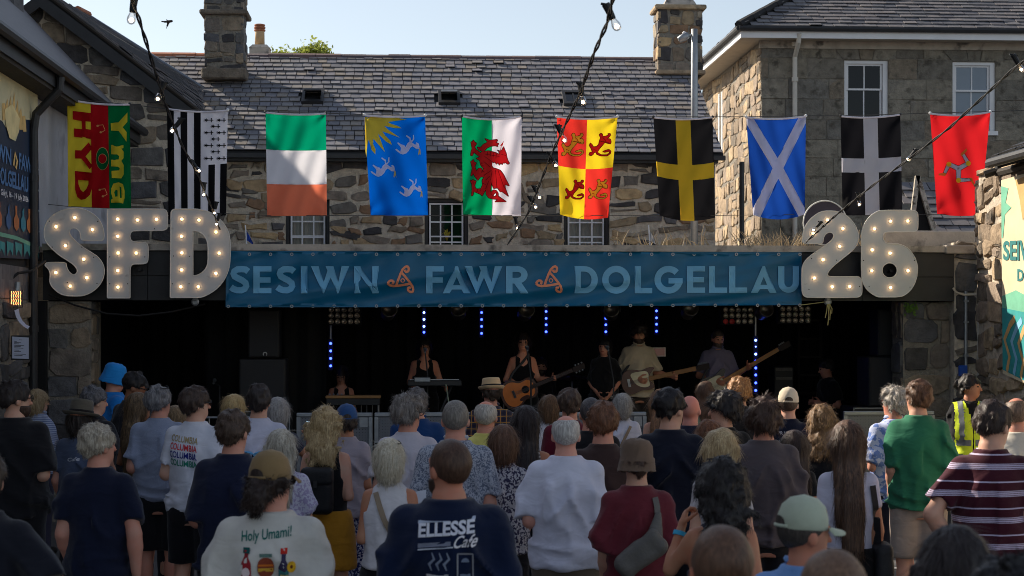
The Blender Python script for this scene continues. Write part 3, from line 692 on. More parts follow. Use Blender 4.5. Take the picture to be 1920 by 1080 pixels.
q.add(P + [p - Vector((0, 0, .1)) for p in P], [(3, 2, 1, 0), (4, 5, 6, 7), (1, 5, 4, 0), (2, 6, 5, 1), (3, 7, 6, 2), (0, 4, 7, 3)]); rpart = q.build('roof', M_UNDER, lr)
sv = Vector((1, 0, .46)).normalized(); nv = Vector((-.46, 0, 1)).normalized()
slates(frame_map((XWR - .28, A.y + .03, z_e + .01), (0, -1, 0), sv, nv), 6, 6, .25, .3, random.Random(4), M_BLACK, rpart, 60)
MB().tube([(XWR - .33, A.y - .05, z_e - .04), (XWR - .33, 8, z_e - .04)], .055, 9).build('gutter', M_BLACK, lr)
MB().tube([(XWR - .2, A.y + .5, z_e - .12), (XWR + .3, A.y + .35, z_e + .05)], .045, 7).tube([(XWR - .05, A.y + .5, z_e - .1), (XWR - .05, 10, z_e - .1)], .045, 6).build('rafter', M_WOODD, lr)

# small gabled outhouse roof behind the right end of the stage roof
YO = 25.6; o1 = thing('outhouse', (xa(1760, YO), YO, 0), 'small slate-roofed outhouse with peeling white bargeboards behind the stage roof', 'building')
ap = at(1719, 330, YO); le = at(1706, 440, YO); re_ = at(1752, 440, YO)
obj('gable', [(le.x, YO, 0), (re_.x, YO, 0), (re_.x, YO, re_.z), (ap.x, YO, ap.z), (le.x, YO, le.z)], [(0, 1, 2, 3, 4)], M_BLACKM, o1)
for (p0, p1) in ((ap, le), (ap, re_)):
    dx = .035
    MB().add([Vector((p0.x - dx, YO - .06, p0.z)), Vector((p0.x + dx, YO - .06, p0.z)), Vector((p1.x + dx, YO - .06, p1.z)), Vector((p1.x - dx, YO - .06, p1.z)), Vector((p0.x - dx, YO, p0.z)), Vector((p0.x + dx, YO, p0.z)), Vector((p1.x + dx, YO, p1.z)), Vector((p1.x - dx, YO, p1.z))], [(3, 2, 1, 0), (4, 5, 6, 7), (0, 4, 7, 3), (1, 2, 6, 5), (0, 1, 5, 4), (2, 3, 7, 6)]).build('bargeboard', pm('peeling_paint', srgb(178, 170, 156), .3, 20, .9, .6, 60, stain=(srgb(80, 70, 58), 14, .52)), o1)
tr = at(1842, 332, YO + .6); br = at(1850, 444, YO - .05)
P = [Vector((re_.x, YO - .05, re_.z)), Vector((br.x, YO - .05, re_.z)), Vector((br.x, YO + 1.2, ap.z)), Vector((ap.x, YO + 1.2, ap.z))]
orf = obj('roof', P, [(0, 1, 2, 3)], M_UNDER, o1)
sv = (P[2] - P[1]).normalized(); slates(frame_map((re_.x - .3, YO - .05, re_.z), (1, 0, 0), sv, Vector((0, -sv.z, sv.y))), br.x - re_.x + .3, 7, 1.45 / 7, .26, random.Random(2), M_SLATE_D, orf, 80, clip=lambda u, v: u > .3 - v * .2)

# =================================================================== the stage: a flat-roofed open shed
YS = 20.0; SX0, SX1 = xa(80, YS), xa(1790, YS); ZT1, ZT0 = za(459, YS - .05), za(471, YS - .05); ZL = za(562, YS)
SF = .52                                         # stage floor height
st = thing('stage_shed', ((SX0 + SX1) / 2, YS, 0), 'open black-lined stage shed with flat concrete roof edge', 'stage')
MB().box((SX0, YS - .05, ZT0), (SX1, 26.4, ZT1)).build('flat_roof', M_CONC, st)
fb = MB()
xx = SX0
MB().box((SX0, YS + .03, ZL), (SX1, YS + .09, ZT0 - .002)).build('fascia', M_BLACK, st)
while xx < SX1 - .3:                             # boards of the fascia
    MB().box((xx + .004, YS + .0, ZL - .01), (min(xx + 1.2, SX1) - .004, YS + .028, ZL + .27)).build('board', M_BLACK, st)
    MB().box((xx + .004, YS + .0, ZL + .28), (min(xx + 1.2, SX1) - .004, YS + .028, ZT0 - .004)).build('board', M_BLACK, st); xx += 1.2
MB().box((SX0 + .3, YS + .6, 0), (SX1 - .1, 26.3, SF)).build('stage_floor', pm('stage_deck', srgb(78, 72, 68), .2, 8, .7, .2, 60), st)
MB().box((SX0 + .002, 24.602, SF + .002), (SX1 - .002, 24.7, ZT0 - .004)).build('back_wall', M_BLACKM, st)
MB().box((XWL - .2, YS - .12, 0), (xa(90, YS) - .002, YS + .3, ZL - .02)).build('gap_box', M_BLACKM, st)  # plain black box added to close a bright gap beside the left pier
MB().box((SX0, YS + .31, 0), (SX0 + .28, 24.6, ZT0 - .003)).build('side_wall', M_BLACKM, st)
MB().box((SX1 - .08, YS + .6, 0), (SX1, 24.6, ZT0 - .003)).build('side_wall', M_BLACKM, st)
MB().box((SX0 + .282, YS + .1, ZT0 - .12), (SX1 - .082, 24.6, ZT0 - .004)).build('ceiling', M_BLACKM, st)
MB().box((SX0 + .3, YS + .55, .05), (SX1 - .1, YS + .59, SF - .01)).build('stage_skirt', M_BLACKM, st)
# stone piers
for (p0, p1, pt, seed, mt, nm) in ((90, 171, 566, 31, M_STONE_W, 'pier'), (1700, 1789, 566, 33, M_STONE_W, 'pier')):
    xA, xB = xa(p0, YS), xa(p1, YS); zt = za(pt, YS)
    pr = MB().box((xA, YS - .02 if p0 < 900 else YS + .15, 0), (xB, YS + .6, zt)).build(nm, M_MORTAR_D, st)
    stones(frame_map((xA, YS - .02 if p0 < 900 else YS + .15, 0), (1, 0, 0), (0, 0, 1), (0, -1, 0)), xB - xA, zt, random.Random(seed), mt, pr, (.22, .42), (.22, .5), .02, .02, .02, .025, v0=.4, split=.1)
    xs_ = xB if p0 < 900 else xA
    stones(frame_map((xs_, YS + (.0 if p0 < 900 else .6), 0), (0, 1 if p0 < 900 else -1, 0), (0, 0, 1), (1 if p0 < 900 else -1, 0, 0)), .44, zt, random.Random(seed + 1), mt, pr, (.22, .42), (.2, .4), .02, .02, .02, .025, v0=.4, split=.1)
rp2 = MB().box((xa(1789, YS) + .002, YS + .0, 0), (XWR - .002, YS + .6, za(452, YS))).build('end_pier', M_MORTAR, st)
stones(frame_map((xa(1789, YS), YS, 0), (1, 0, 0), (0, 0, 1), (0, -1, 0)), XWR - xa(1789, YS), za(452, YS), random.Random(35), M_STONE_W, rp2, (.2, .4), (.2, .45), .025, .03, .03, .035, v0=.4)
MB().bbox((xa(1770, YS), YS - .08, za(474, YS)), (XWR - .05, YS + .3, za(458, YS)), .012).build('coping', M_CONC, st)
# upstand behind the right end of the roof edge
MB().bbox((xa(1640, 20.6), 20.55, ZT1 - .002), (xa(1826, 20.6), 20.75, za(430, 20.6)), .015).build('upstand', M_CONC, st)
# black drapes inside
def drape(xA, xB, y, z0, z1, name='drape', seed=1):
    rr = random.Random(seed); n = int((xB - xA) / .03); vs = []; ph = rr.random() * 6
    for i in range(n + 1):
        u = xA + (xB - xA) * i / n; d = .045 * math.sin(u * 26 + ph) + .02 * math.sin(u * 61 + 1)
        vs += [(u, y + d, z0), (u, y + d * .6, z1)]
    return obj(name, vs, [(2 * i, 2 * i + 2, 2 * i + 3, 2 * i + 1) for i in range(n)], pm('black_drape', srgb(20, 20, 21), .2, 8, .95, .2, 60), st, True)
drape(xa(385, 21.6), xa(612, 21.6), 21.6, SF + .01, ZT0 - .13, 'drape', 1)
drape(SX0 + .4, SX1 - .3, 24.45, SF + .01, ZT0 - .13, 'backcloth', 2)
# =================================================================== banner across the stage front
def closed_stroke(P, w):
    out = []
    for i in range(len(P)):
        a, c = P[i], P[(i + 1) % len(P)]
        if math.hypot(a[0] - c[0], a[1] - c[1]) > 1e-6: out.append(stroke([a, c], w))
    return out
def px_map(fn): return lambda x, y, d=0.0: fn(x, y, d)
M_BAN = pm('teal_vinyl', srgb(0, 96, 134), .12, 3, .42, .05, 30, spec=.4)
M_BLUEL = pm('light_blue_print', srgb(112, 178, 214), .08, 5, .5, .05, 30)
M_ORAN = pm('orange_print', srgb(240, 148, 106), .08, 5, .5, .05, 30)
def ban_y(x, y):
    t = (y - 470) / 105
    r = .010 * math.sin(x * .021 + y * .07) + .012 * math.sin((x * .35 + y * 2.2) * .05) * (0.3 + t) + .006 * math.sin(x * .11 + 1) * (1 - t)
    r += .016 * math.exp(-((y - 548 + .10 * ((x - 760) % 420 - 210)) / 7.0) ** 2) + .010 * math.exp(-((y - 520 + .2 * ((x - 1060) % 530 - 265)) / 6.0) ** 2)
    r += .012 * math.sin((x + 1.3 * y) * .055) * math.exp(-((y - 523) / 60.0) ** 2) + .010 * abs(math.sin((x - 428) / 39.7 * math.pi)) * math.exp(-(min(y - 470, 576 - y) / 9.0) ** 2)
    return YS - .055 - r
ban_map = lambda x, y, d=0.0: at(x, y, ban_y(x, y) - d)
bn = thing('stage_banner', (xa(960, YS), YS - .06, za(576, YS)), 'long teal vinyl banner reading SESIWN FAWR DOLGELLAU across the stage front', 'banner')
decal('sheet', [[(424, 470), (700, 471.5), (960, 472), (1240, 472.5), (1503, 473), (1503, 572), (1240, 573.5), (960, 575), (700, 576), (423, 576)]], [], ban_map, M_BAN, bn, 0, 5).data.shade_smooth()
def glyph(ch, x0, x1, y0, y1):
    """geometric capitals; returns polygons and holes in the box"""
    W, H = x1 - x0, y1 - y0; t = H * .235
    X = lambda u: x0 + u; Y = lambda v: y0 + v
    rc = lambda a, c, d, e: [(X(a), Y(c)), (X(d), Y(c)), (X(d), Y(e)), (X(a), Y(e))]
    o = []; h = []
    if ch in 'ELFI':
        if ch == 'I': return [rc(0, 0, W, H)], []
        o.append(rc(0, 0, t, H)); tt = t * .85
        if ch in 'EF': o += [rc(0, 0, W, tt), rc(0, H * .41, W * .95, H * .41 + tt)]
        if ch in 'EL': o.append(rc(0, H - tt, W, H))
    elif ch == 'A':
        o = [[(X(W / 2 - t * .2), Y(0)), (X(W / 2 + t * .2), Y(0)), (X(W), Y(H)), (X(W - t * 1.08), Y(H)), (X(W - t * 1.45), Y(H * .86)), (X(t * 1.45), Y(H * .86)), (X(t * 1.08), Y(H)), (X(0), Y(H))]]
        h = [[(X(W / 2), Y(H * .40)), (X(W * .63), Y(H * .70)), (X(W * .37), Y(H * .70))]]
    elif ch == 'W':
        o = [[(X(a * W), Y(c * H)) for a, c in ((0, 0), (.20, 0), (.335, .58), (.43, .17), (.38, 0), (.585, 0), (.715, .58), (.80, 0), (1, 0), (.715, 1), (.685, 1), (.515, .42), (.34, 1), (.31, 1))]]
    elif ch == 'N':
        o = [rc(0, 0, t, H), rc(W - t, 0, W, H), [(X(0), Y(0)), (X(t * .9), Y(0)), (X(W), Y(H)), (X(W - t * .9), Y(H))]]
    elif ch == 'O':
        o = [arc(X(W / 2), Y(H / 2), W / 2, H / 2 * 1.03, 0, 354, 40)]; h = [arc(X(W / 2), Y(H / 2), W / 2 - t, H / 2 - t * .95, 0, 354, 34)]
    elif ch == 'D':
        o = [[(X(0), Y(0)), (X(W * .42), Y(0))] + arc(X(W * .42), Y(H / 2), W * .58, H / 2, -90, 90, 18) + [(X(0), Y(H))]]
        h = [[(X(t), Y(t * .85)), (X(W * .42), Y(t * .85))] + arc(X(W * .42), Y(H / 2), W * .58 - t, H / 2 - t * .85, -90, 90, 16) + [(X(t), Y(H - t * .85))]]
    elif ch == 'R':
        o = [rc(0, 0, t, H), [(X(0), Y(0)), (X(W * .5), Y(0))] + arc(X(W * .5), Y(H * .32), W * .46, H * .32, -90, 90, 16) + [(X(0), Y(H * .64))], [(X(W * .33), Y(H * .60)), (X(W * .66), Y(H * .58)), (X(W), Y(H)), (X(W - t * 1.25), Y(H))]]
        h = [[(X(t), Y(t * .9)), (X(W * .5), Y(t * .9))] + arc(X(W * .5), Y(H * .32), W * .46 - t, H * .32 - t * .9, -90, 90, 12) + [(X(t), Y(H * .64 - t * .9))]]
    elif ch == 'U':
        r = W / 2; ym = H - r
        o = [[(X(0), Y(0)), (X(t), Y(0)), (X(t), Y(ym))] + list(reversed(arc(X(r), Y(ym), r - t, r - t * .9, 0, 180, 14))) + [(X(W - t), Y(0)), (X(W), Y(0)), (X(W), Y(ym))] + arc(X(r), Y(ym), r, r, 0, 180, 16)]
    elif ch == 'G':
        p = arc(X(W * .5), Y(H / 2), W / 2 - t / 2, H / 2 - t * .45, -42, -360, 34)
        o = [stroke(p, t), rc(W * .5, H * .44, W * 1.0, H * .44 + t * .85)]
    elif ch == 'S':
        q = [(W * .93, H * .20), (W * .80, H * .125), (W * .60, H * .11), (W * .38, H * .12), (W * .22, H * .19), (W * .175, H * .28), (W * .24, H * .38), (W * .42, H * .45), (W * .62, H * .52), (W * .80, H * .62), (W * .835, H * .73), (W * .76, H * .83), (W * .58, H * .89), (W * .36, H * .885), (W * .18, H * .84), (W * .05, H * .77)]
        o = [stroke([(X(a), Y(c)) for a, c in q], t)]
    return o, h
for ch, a, c in (('S', 431, 468), ('E', 475, 509), ('S', 518, 554), ('I', 564, 576.5), ('W', 583, 655), ('N', 664, 710), ('F', 799, 832), ('A', 830, 882.5), ('W', 871, 942), ('R', 949, 991), ('D', 1077, 1121), ('O', 1129, 1181.5), ('L', 1190, 1223), ('G', 1227, 1280), ('E', 1288, 1322), ('L', 1329, 1363), ('L', 1367, 1401), ('A', 1408, 1456), ('U', 1459, 1498)):
    o_, h_ = glyph(ch, a, c, 499, 550 if a < 1250 else 549)
    decal('letter', o_, h_, ban_map, M_BLUEL, bn, .010, 5)
for cx_, cy_ in ((755, 526), (1033, 526)):
    arm = [(-63, 55), (-48, 8), (-22, -60), (0, -105), (22, -128), (46, -136), (57, -118), (57, -96), (42, -80), (26, -84), (22, -100)]
    polys = []
    for r_ in (0, 120, 240):
        ca, sa = math.cos(R(r_)), math.sin(R(r_))
        pp = [((x * ca - y * sa) / 5.05 + cx_, (x * sa + y * ca) / 5.05 + cy_) for x, y in arm]
        for i in range(len(pp) - 1): polys.append(stroke([pp[i], (pp[i + 1][0] + (pp[i + 1][0] - pp[i][0]) * .12, pp[i + 1][1] + (pp[i + 1][1] - pp[i][1]) * .12)], 4.4))
    polys += closed_stroke(arc(cx_, cy_, 3.4, 3.4, 0, 330, 11), 1.8)
    decal('triskele', polys, [], ban_map, M_ORAN, bn, .010)
ey_b = MB()
for i in range(28):
    for yy in (475.5 if True else 0, 572):
        xx = 428 + i * 39.7; c = ban_map(xx, yy + (1.2 if yy < 500 else (574.5 - 572) * (1 - i / 28)), .012); q = MB()
        for k in range(8):
            a = k * math.pi / 4; q.v += [c + Vector((math.cos(a) * r_, -.002, math.sin(a) * r_)) for r_ in (.010, .020)]
        q.f = [(2 * k, (2 * k + 2) % 16, (2 * k + 3) % 16, 2 * k + 1) for k in range(8)]
        q.build('eyelet', M_STEEL, bn)

# =================================================================== marquee letters with bulbs
M_MARQ = pm('grey_painted_board', srgb(196, 198, 198), .06, 4, .6, .12, 40, stain=(srgb(150, 150, 152), 7, .68))
M_MEDGE = pm('white_edge', srgb(214, 212, 206), .05)
M_BULB = emis('warm_bulb', (1.0, .58, .26), 9.0)
M_SCREW = pm('screw_hole', srgb(40, 38, 38), .1)
SA = lambda P: [(75 + x / 5.26, 380 + y / 5.26) for x, y in P]
SB = lambda P: [(1490 + x / 5.142, 360 + y / 5.142) for x, y in P]
LET = {
 'S': (SA([(632, 345), (622, 370), (600, 374), (418, 372), (402, 358), (402, 320), (385, 277), (352, 252), (316, 250), (294, 268), (290, 300), (310, 332), (350, 378), (420, 438), (500, 487), (570, 532), (615, 590), (635, 650), (632, 720), (605, 790), (555, 850), (490, 895), (420, 920), (340, 923), (250, 918), (190, 895), (140, 855), (105, 812), (92, 770), (99, 720), (95, 680), (75, 645), (50, 625), (48, 605), (70, 590), (160, 588), (256, 590), (260, 622), (275, 665), (305, 700), (335, 713), (360, 697), (369, 670), (355, 640), (325, 606), (270, 570), (190, 520), (110, 450), (60, 390), (38, 330), (40, 260), (65, 190), (120, 125), (190, 85), (270, 60), (340, 52), (400, 55), (470, 78), (540, 120), (590, 175), (620, 240), (633, 300)]), None, SA([(345, 148), (160, 237), (518, 267), (252, 425), (432, 558), (158, 690), (463, 740), (300, 823)]), SA([(92, 182), (120, 438), (412, 438), (530, 538), (562, 796), (270, 788), (570, 185)])),
 'F': (SA([(663, 90), (664, 64), (690, 62), (1200, 62), (1232, 68), (1252, 88), (1257, 130), (1258, 225), (1250, 258), (1222, 273), (1190, 275), (930, 276), (900, 288), (887, 315), (887, 345), (900, 374), (930, 388), (1000, 390), (1040, 394), (1062, 415), (1067, 450), (1067, 555), (1057, 590), (1030, 603), (1000, 605), (925, 606), (900, 618), (889, 650), (888, 700), (888, 915), (888, 941), (860, 941), (690, 941), (663, 941), (663, 915)]), None, SA([(768, 163), (962, 172), (1150, 165), (768, 332), (772, 497), (950, 497), (768, 670), (770, 833)]), SA([(688, 535), (1034, 535), (688, 800), (864, 800), (1130, 258)])),
 'D': (SA([(1290, 120), (1292, 88), (1312, 66), (1345, 62), (1480, 62), (1550, 62), (1660, 85), (1740, 130), (1810, 200), (1860, 290), (1877, 380), (1877, 560), (1862, 660), (1820, 760), (1760, 835), (1690, 890), (1600, 934), (1540, 937), (1310, 937), (1283, 937), (1283, 910)]), SA([(1508, 290), (1508, 275), (1530, 276), (1570, 288), (1610, 315), (1640, 360), (1655, 410), (1657, 590), (1640, 640), (1610, 680), (1570, 708), (1530, 720), (1508, 721), (1508, 700)]), SA([(1400, 163), (1568, 172), (1737, 290), (1396, 332), (1400, 495), (1768, 497), (1396, 663), (1735, 698), (1390, 830), (1562, 830)]), SA([(1318, 526), (1474, 530), (1305, 800), (1470, 800)])),
 '2': (SB([(72, 455), (72, 478), (88, 493), (115, 497), (255, 497), (272, 490), (275, 450), (290, 412), (325, 388), (355, 390), (373, 407), (375, 430), (360, 460), (320, 495), (250, 545), (170, 600), (110, 650), (75, 705), (67, 760), (68, 940), (76, 985), (95, 1008), (130, 1018), (590, 1018), (628, 1008), (647, 982), (649, 950), (648, 870), (640, 835), (618, 818), (590, 815), (345, 817), (320, 810), (315, 792), (325, 765), (370, 715), (450, 650), (540, 580), (590, 525), (612, 470), (617, 420), (600, 355), (560, 285), (500, 225), (440, 195), (380, 182), (280, 182), (220, 205), (150, 260), (105, 320), (80, 390)]), None, SB([(315, 270), (463, 353), (175, 398), (432, 524), (272, 652), (188, 830), (360, 914), (528, 912)]), SB([(163, 642), (404, 657), (138, 938), (626, 912)])),
 '6': (SB([(1190, 230), (1186, 200), (1165, 181), (1130, 177), (830, 176), (770, 200), (710, 250), (665, 320), (645, 385), (643, 450), (643, 800), (655, 870), (690, 935), (740, 980), (800, 1013), (840, 1014), (1020, 1013), (1085, 980), (1140, 920), (1175, 840), (1185, 760), (1185, 710), (1165, 640), (1125, 575), (1070, 525), (1010, 503), (960, 499), (900, 498), (865, 480), (848, 445), (850, 415), (870, 390), (905, 384), (1130, 383), (1168, 378), (1186, 360), (1190, 330)]), SB(arc(915, 756, 72, 72, 0, 345, 23)), SB([(922, 282), (1088, 280), (767, 356), (746, 558), (918, 590), (742, 760), (1090, 758), (922, 922)]), SB([(664, 660), (1155, 660), (718, 912), (1112, 917)])),
}
nm = {'S': 'letter S, leftmost of the row', 'F': 'letter F between the S and the D', 'D': 'letter D beside the teal banner', '2': 'digit 2 at the right end of the banner', '6': 'digit 6, rightmost of the row'}
YL = YS - .22
for ch, (out, hole, bulbs, scr) in LET.items():
    P = chaikin(out, 1); hs = [chaikin(hole, 1)] if hole else []
    mp = lambda x, y, d=0.0: at(x, y, YL - d)
    c = at(np.mean([p[0] for p in out]), max(p[1] for p in out), YL)
    t_ = thing('marquee_letter' if ch in 'SFD' else 'marquee_digit', c, 'grey light-up marquee ' + nm[ch], 'sign', 'light-up marquee characters on the stage roof')
    V, T = shape2d([P], hs)
    vs, fs = extrude(V, T, mp, -.10, 0.0); body = obj('board', vs, fs, M_MARQ, t_)
    loops = [P] + hs
    rim = MB()
    for lp in loops:
        rim.tube([mp(x, y, .002) for x, y in lp + lp[:1]], .006, 5, False)
    rim.build('edge_trim', M_MEDGE, t_)
    for x, y in bulbs:
        p = mp(x, y, .0)
        q = MB().lathe([(.024, 0), (.024, .004), (.015, .005)], 10, Matrix.Translation(p) @ Matrix.Rotation(R(90), 4, 'X')).build('bulb_holder', M_MEDGE, t_)
        MB().sphere(p + Vector((0, -.022, .0)), .0115, 8, 6).build('bulb', M_BULB, q)
    for x, y in scr:
        p = mp(x, y, .003); r_ = .007
        obj('screw', [p + Vector((math.cos(k * 1.047) * r_, 0, math.sin(k * 1.047) * r_)) for k in range(6)], [tuple(range(6))], M_SCREW, t_)
    mx = [p[0] for p in out]
    MB().tube([(c.x, YL + .1, ZT1 - .3), (c.x, YS + .02, ZT1 - .3)], .02).build('bracket', M_BLACK, t_)
# dark round board with a pale rim standing behind the 2
cb = at(1546, 418, YS + .12); rb = 42 / 160
dk = thing('round_board', (cb.x, cb.y, ZT1), 'dark round board with pale rim leaning behind the digit 2', 'board')
MB().lathe([(rb, 0), (rb, .03)], 40, Matrix.Translation(cb) @ Matrix.Rotation(R(90), 4, 'X')).build('disc', pm('dark_mauve_board', srgb(62, 56, 66), .12), dk)
MB().tube([cb + Vector((math.cos(a * .157) * rb, -.032, math.sin(a * .157) * rb)) for a in range(41)], .009, 5, False).build('rim', M_MEDGE, dk)

# =================================================================== ten flags on a line
YFL = 21.4
def yfl(x): return 20.85 + (x - 126) / 1731 * 1.2
def flag(name_label, outline, layers, seed):
    rr = random.Random(seed); f1, f2, p1, p2 = rr.uniform(.05, .09), rr.uniform(.10, .16), rr.uniform(0, 6), rr.uniform(0, 6)
    xs = [p[0] for p in outline]; ys = [p[1] for p in outline]; xa_, xb_, ya_, yb_ = min(xs), max(xs), min(ys), max(ys)
    def ry(x, y):
        u, v = (x - xa_) / (xb_ - xa_), (y - ya_) / (yb_ - ya_)
        r = .050 * math.sin(x * f1 + y * .012 + p1) * (.35 + .65 * v) + .026 * math.sin(x * f2 * 1.3 + y * .05 * (1 if seed % 2 else -1) + p2) * (.4 + .6 * v)
        for cu, sg in ((0.0, 1), (1.0, -1)):            # pull folds running in from the pinned corners
            for cv in (0.0, 1.0):
                du, dv = abs(u - cu), abs(v - cv) * 1.7; rad = math.hypot(du, dv); an = math.atan2(dv, du + 1e-6)
                r += .034 * math.sin(an * 6 + p1 + cv) * math.exp(-rad * 3.2) * min(1, rad * 8)
        return yfl(x) - r * .85
    mp = lambda x, y, d=0.0: at(x, y, ry(x, y) - d)
    c = at((xa_ + xb_) / 2, yb_, yfl((xa_ + xb_) / 2))
    f = thing('flag', c, name_label, 'flag', 'flags hung on a line above the stage')
    for i, (nm_, polys, holes, colr, lv) in enumerate(layers):
        m = pm('cloth_%d_%d_%d' % tuple(colr), srgb(*colr), .05, 3, .8, .12, 160, trans=.40, dist=.002, spec=.1)
        o = decal(nm_, polys, holes, mp, m, f, .009 * lv, 4.5)
        o.data.shade_smooth()
        if nm_ in ('dragon_lines', 'lion_lines', 'ermine_spot', 'music_note'): o['kind'] = 'stuff'
    top = sorted([p for p in outline], key=lambda p: p[1])[:2]
    hs = MB(); n = 14; tl = outline[0]; trr = FLAG_TR[name_label] if name_label in FLAG_TR else outline[1]
    seam = []
    for p in outline:
        seam.append(p)
        if p == trr: break
    hs.tube([mp(x, y, .012) for x, y in seam], .013, 6); hs.build('header_tape', pm('white_webbing', srgb(214, 208, 216), .05), f)
    for p in (outline[0], trr): MB().sphere(mp(p[0], p[1] - 1, .01), .02, 7, 5).build('toggle', M_BLACK if seed % 2 else M_WHITE, f)
    return mp
FLAG_TR = {}
def split(outline, polys_uv, corners):
    TL, TR, BR, BL = corners
    def q(u, v):
        t = (TL[0] + (TR[0] - TL[0]) * u, TL[1] + (TR[1] - TL[1]) * u); b_ = (BL[0] + (BR[0] - BL[0]) * u, BL[1] + (BR[1] - BL[1]) * u)
        return (t[0] + (b_[0] - t[0]) * v, t[1] + (b_[1] - t[1]) * v)
    return [[q(u, v) for u, v in p] for p in polys_uv]
def uvrect(a, c, b_, d, n=6):
    P = [(a + (b_ - a) * i / n, c) for i in range(n)] + [(b_, c + (d - c) * i / n) for i in range(n)] + [(b_ - (b_ - a) * i / n, d) for i in range(n)] + [(a, d - (d - c) * i / n) for i in range(n)]
    return P
def bil(corners, sag_top=4, sag_bot=0):
    TL, TR, BR, BL = corners
    def q(u, v):
        s = 4 * u * (1 - u) * (sag_top * (1 - v) + sag_bot * v)
        return (TL[0] + (TR[0] - TL[0]) * u + (BL[0] - TL[0] + (BR[0] - BL[0] - TR[0] + TL[0]) * u) * v, TL[1] + (TR[1] - TL[1]) * u + (BL[1] - TL[1] + (BR[1] - BL[1] - TR[1] + TL[1]) * u) * v + s)
    return q
def qp(q, P): return [q(u, v) for u, v in P]
YEL, RED, GRN, NAVY, WHT, BLK = (238, 208, 60), (222, 44, 42), (0, 132, 80), (0, 76, 168), (236, 232, 238), (22, 22, 25)
def std(label, corners, seed, layers_fn, sag=(4, 0)):
    q = bil(corners, *sag); out = qp(q, uvrect(0, 0, 1, 1, 10)); FLAG_TR[label] = out[10]
    L = [(n_, [qp(q, p) if isuv else p for p in polys], [qp(q, p) if isuv else p for p in holes], c, lv) for n_, polys, holes, c, lv, isuv in layers_fn]
    return flag(label, out, L, seed)
Z = lambda P, s, ox, oy: [(ox + x / s, oy + y / s) for x, y in P]
# 1 yellow, red and green
z5 = lambda P: Z(P, 5.02, 115, 180)
m_ = [(470, 460), (585, 463), (585, 490), (565, 495), (587, 525), (585, 585), (565, 610), (587, 650), (587, 740), (565, 775), (475, 772), (472, 705), (545, 700), (550, 678), (530, 665), (470, 662), (470, 600), (540, 597), (545, 565), (525, 550), (470, 548)]
note = lambda x, y: [arc(x, y, 2.4, 2.0, 0, 330, 9)] + [stroke([(x, y - 1), (x + 10, y - 2), (x + 14, y + 8), (x + 6, y + 13)], 1.3), arc(x + 6, y + 12, 2.4, 2.0, 0, 330, 9)]
std('yellow, red and green flag with YMA O HYD lettering sideways', ((126, 186), (243, 196), (246, 392), (128, 387)), 1, [
    ('yellow_band', [uvrect(0, 0, .375, 1)], [], (232, 206, 58), 0, True), ('red_band', [uvrect(.375, 0, .655, 1)], [], (176, 20, 28), 0, True), ('green_band', [uvrect(.655, 0, 1, 1)], [], (0, 108, 58), 0, True),
    ('red_lettering', [z5([(107, 140), (278, 160), (280, 243), (228, 238), (230, 310), (285, 318), (287, 405), (120, 383), (120, 305), (195, 312), (190, 235), (108, 220)]), z5([(258, 436), (292, 492), (228, 568), (292, 655), (268, 692), (190, 590), (128, 588), (130, 510), (188, 512)]), z5([(128, 705), (292, 722), (290, 860), (270, 930), (225, 970), (185, 978), (150, 950), (130, 880)])], [z5([(158, 790), (255, 797), (255, 830), (235, 875), (205, 905), (180, 880), (162, 830)])], (176, 20, 28), 1, False),
    ('yellow_lettering', [z5([(622, 155), (622, 245), (577, 293), (615, 340), (613, 430), (540, 330), (468, 325), (465, 255), (538, 248)]), z5(m_), z5([(470, 870), (490, 825), (540, 812), (580, 830), (595, 890), (595, 960), (582, 1012), (468, 1005), (468, 975), (485, 965), (470, 920)])], [z5([(497, 905), (512, 882), (530, 890), (530, 945), (508, 948)]), z5([(548, 850), (565, 860), (568, 960), (552, 960)])], (232, 206, 58), 1, False),
    ('ring', [z5(arc(387, 590, 62, 108, 0, 352, 36))], [], (232, 200, 130), 1, False), ('green_ring', [z5(arc(387, 590, 58, 103, 0, 352, 36))], [], (0, 108, 58), 2, False), ('inner_edge', [z5(arc(387, 590, 40, 47, 0, 352, 30))], [], (232, 200, 130), 3, False), ('ring_centre', [z5(arc(387, 590, 36, 43, 0, 352, 30))], [], (176, 20, 28), 4, False),
    ('music_note', note(183, 236) + note(187, 356), [], (240, 186, 120), 1, False)])
# 2 black and white stripes with ermine spots
L = [('white_cloth', [uvrect(0, 0, 1, 1, 9)], [], WHT, 0, True)]
st_ = [uvrect(2 * k / 9, 0, (2 * k + 1) / 9, 1) for k in range(3)] + [uvrect(6 / 9 + .02, .505, 7 / 9 + .02, 1), uvrect(8 / 9, .505, 1, 1)]
L.append(('black_stripes', st_, [], BLK, 1, True))
sp = []
for r_, yy in enumerate((152, 210, 270, 329, 390, 449, 512)):
    for xx in ((400, 520) if r_ % 2 == 0 else (465,)):
        c = lambda P: Z([(xx + a, yy + b_) for a, b_ in P], 5.02, 310, 195)
        sp += [c([(-42, -14), (-18, -8), (0, -4), (20, -3), (20, 3), (0, 4), (-18, 8), (-42, 14), (-24, 4), (-44, 0), (-24, -4)]), c([(-20, -22), (-2, -6), (-10, -4)]), c([(-20, 22), (-2, 6), (-10, 4)]), c([(16, -3), (52, -4), (52, 4), (16, 3)]), c([(28, -20), (37, -20), (37, 20), (28, 20)])]
L.append(('ermine_spot', sp, [], BLK, 1, False))
std('black and white striped flag with rows of ermine spots', ((313, 204), (427, 207), (424, 404), (316, 412)), 2, L, (4, 0))
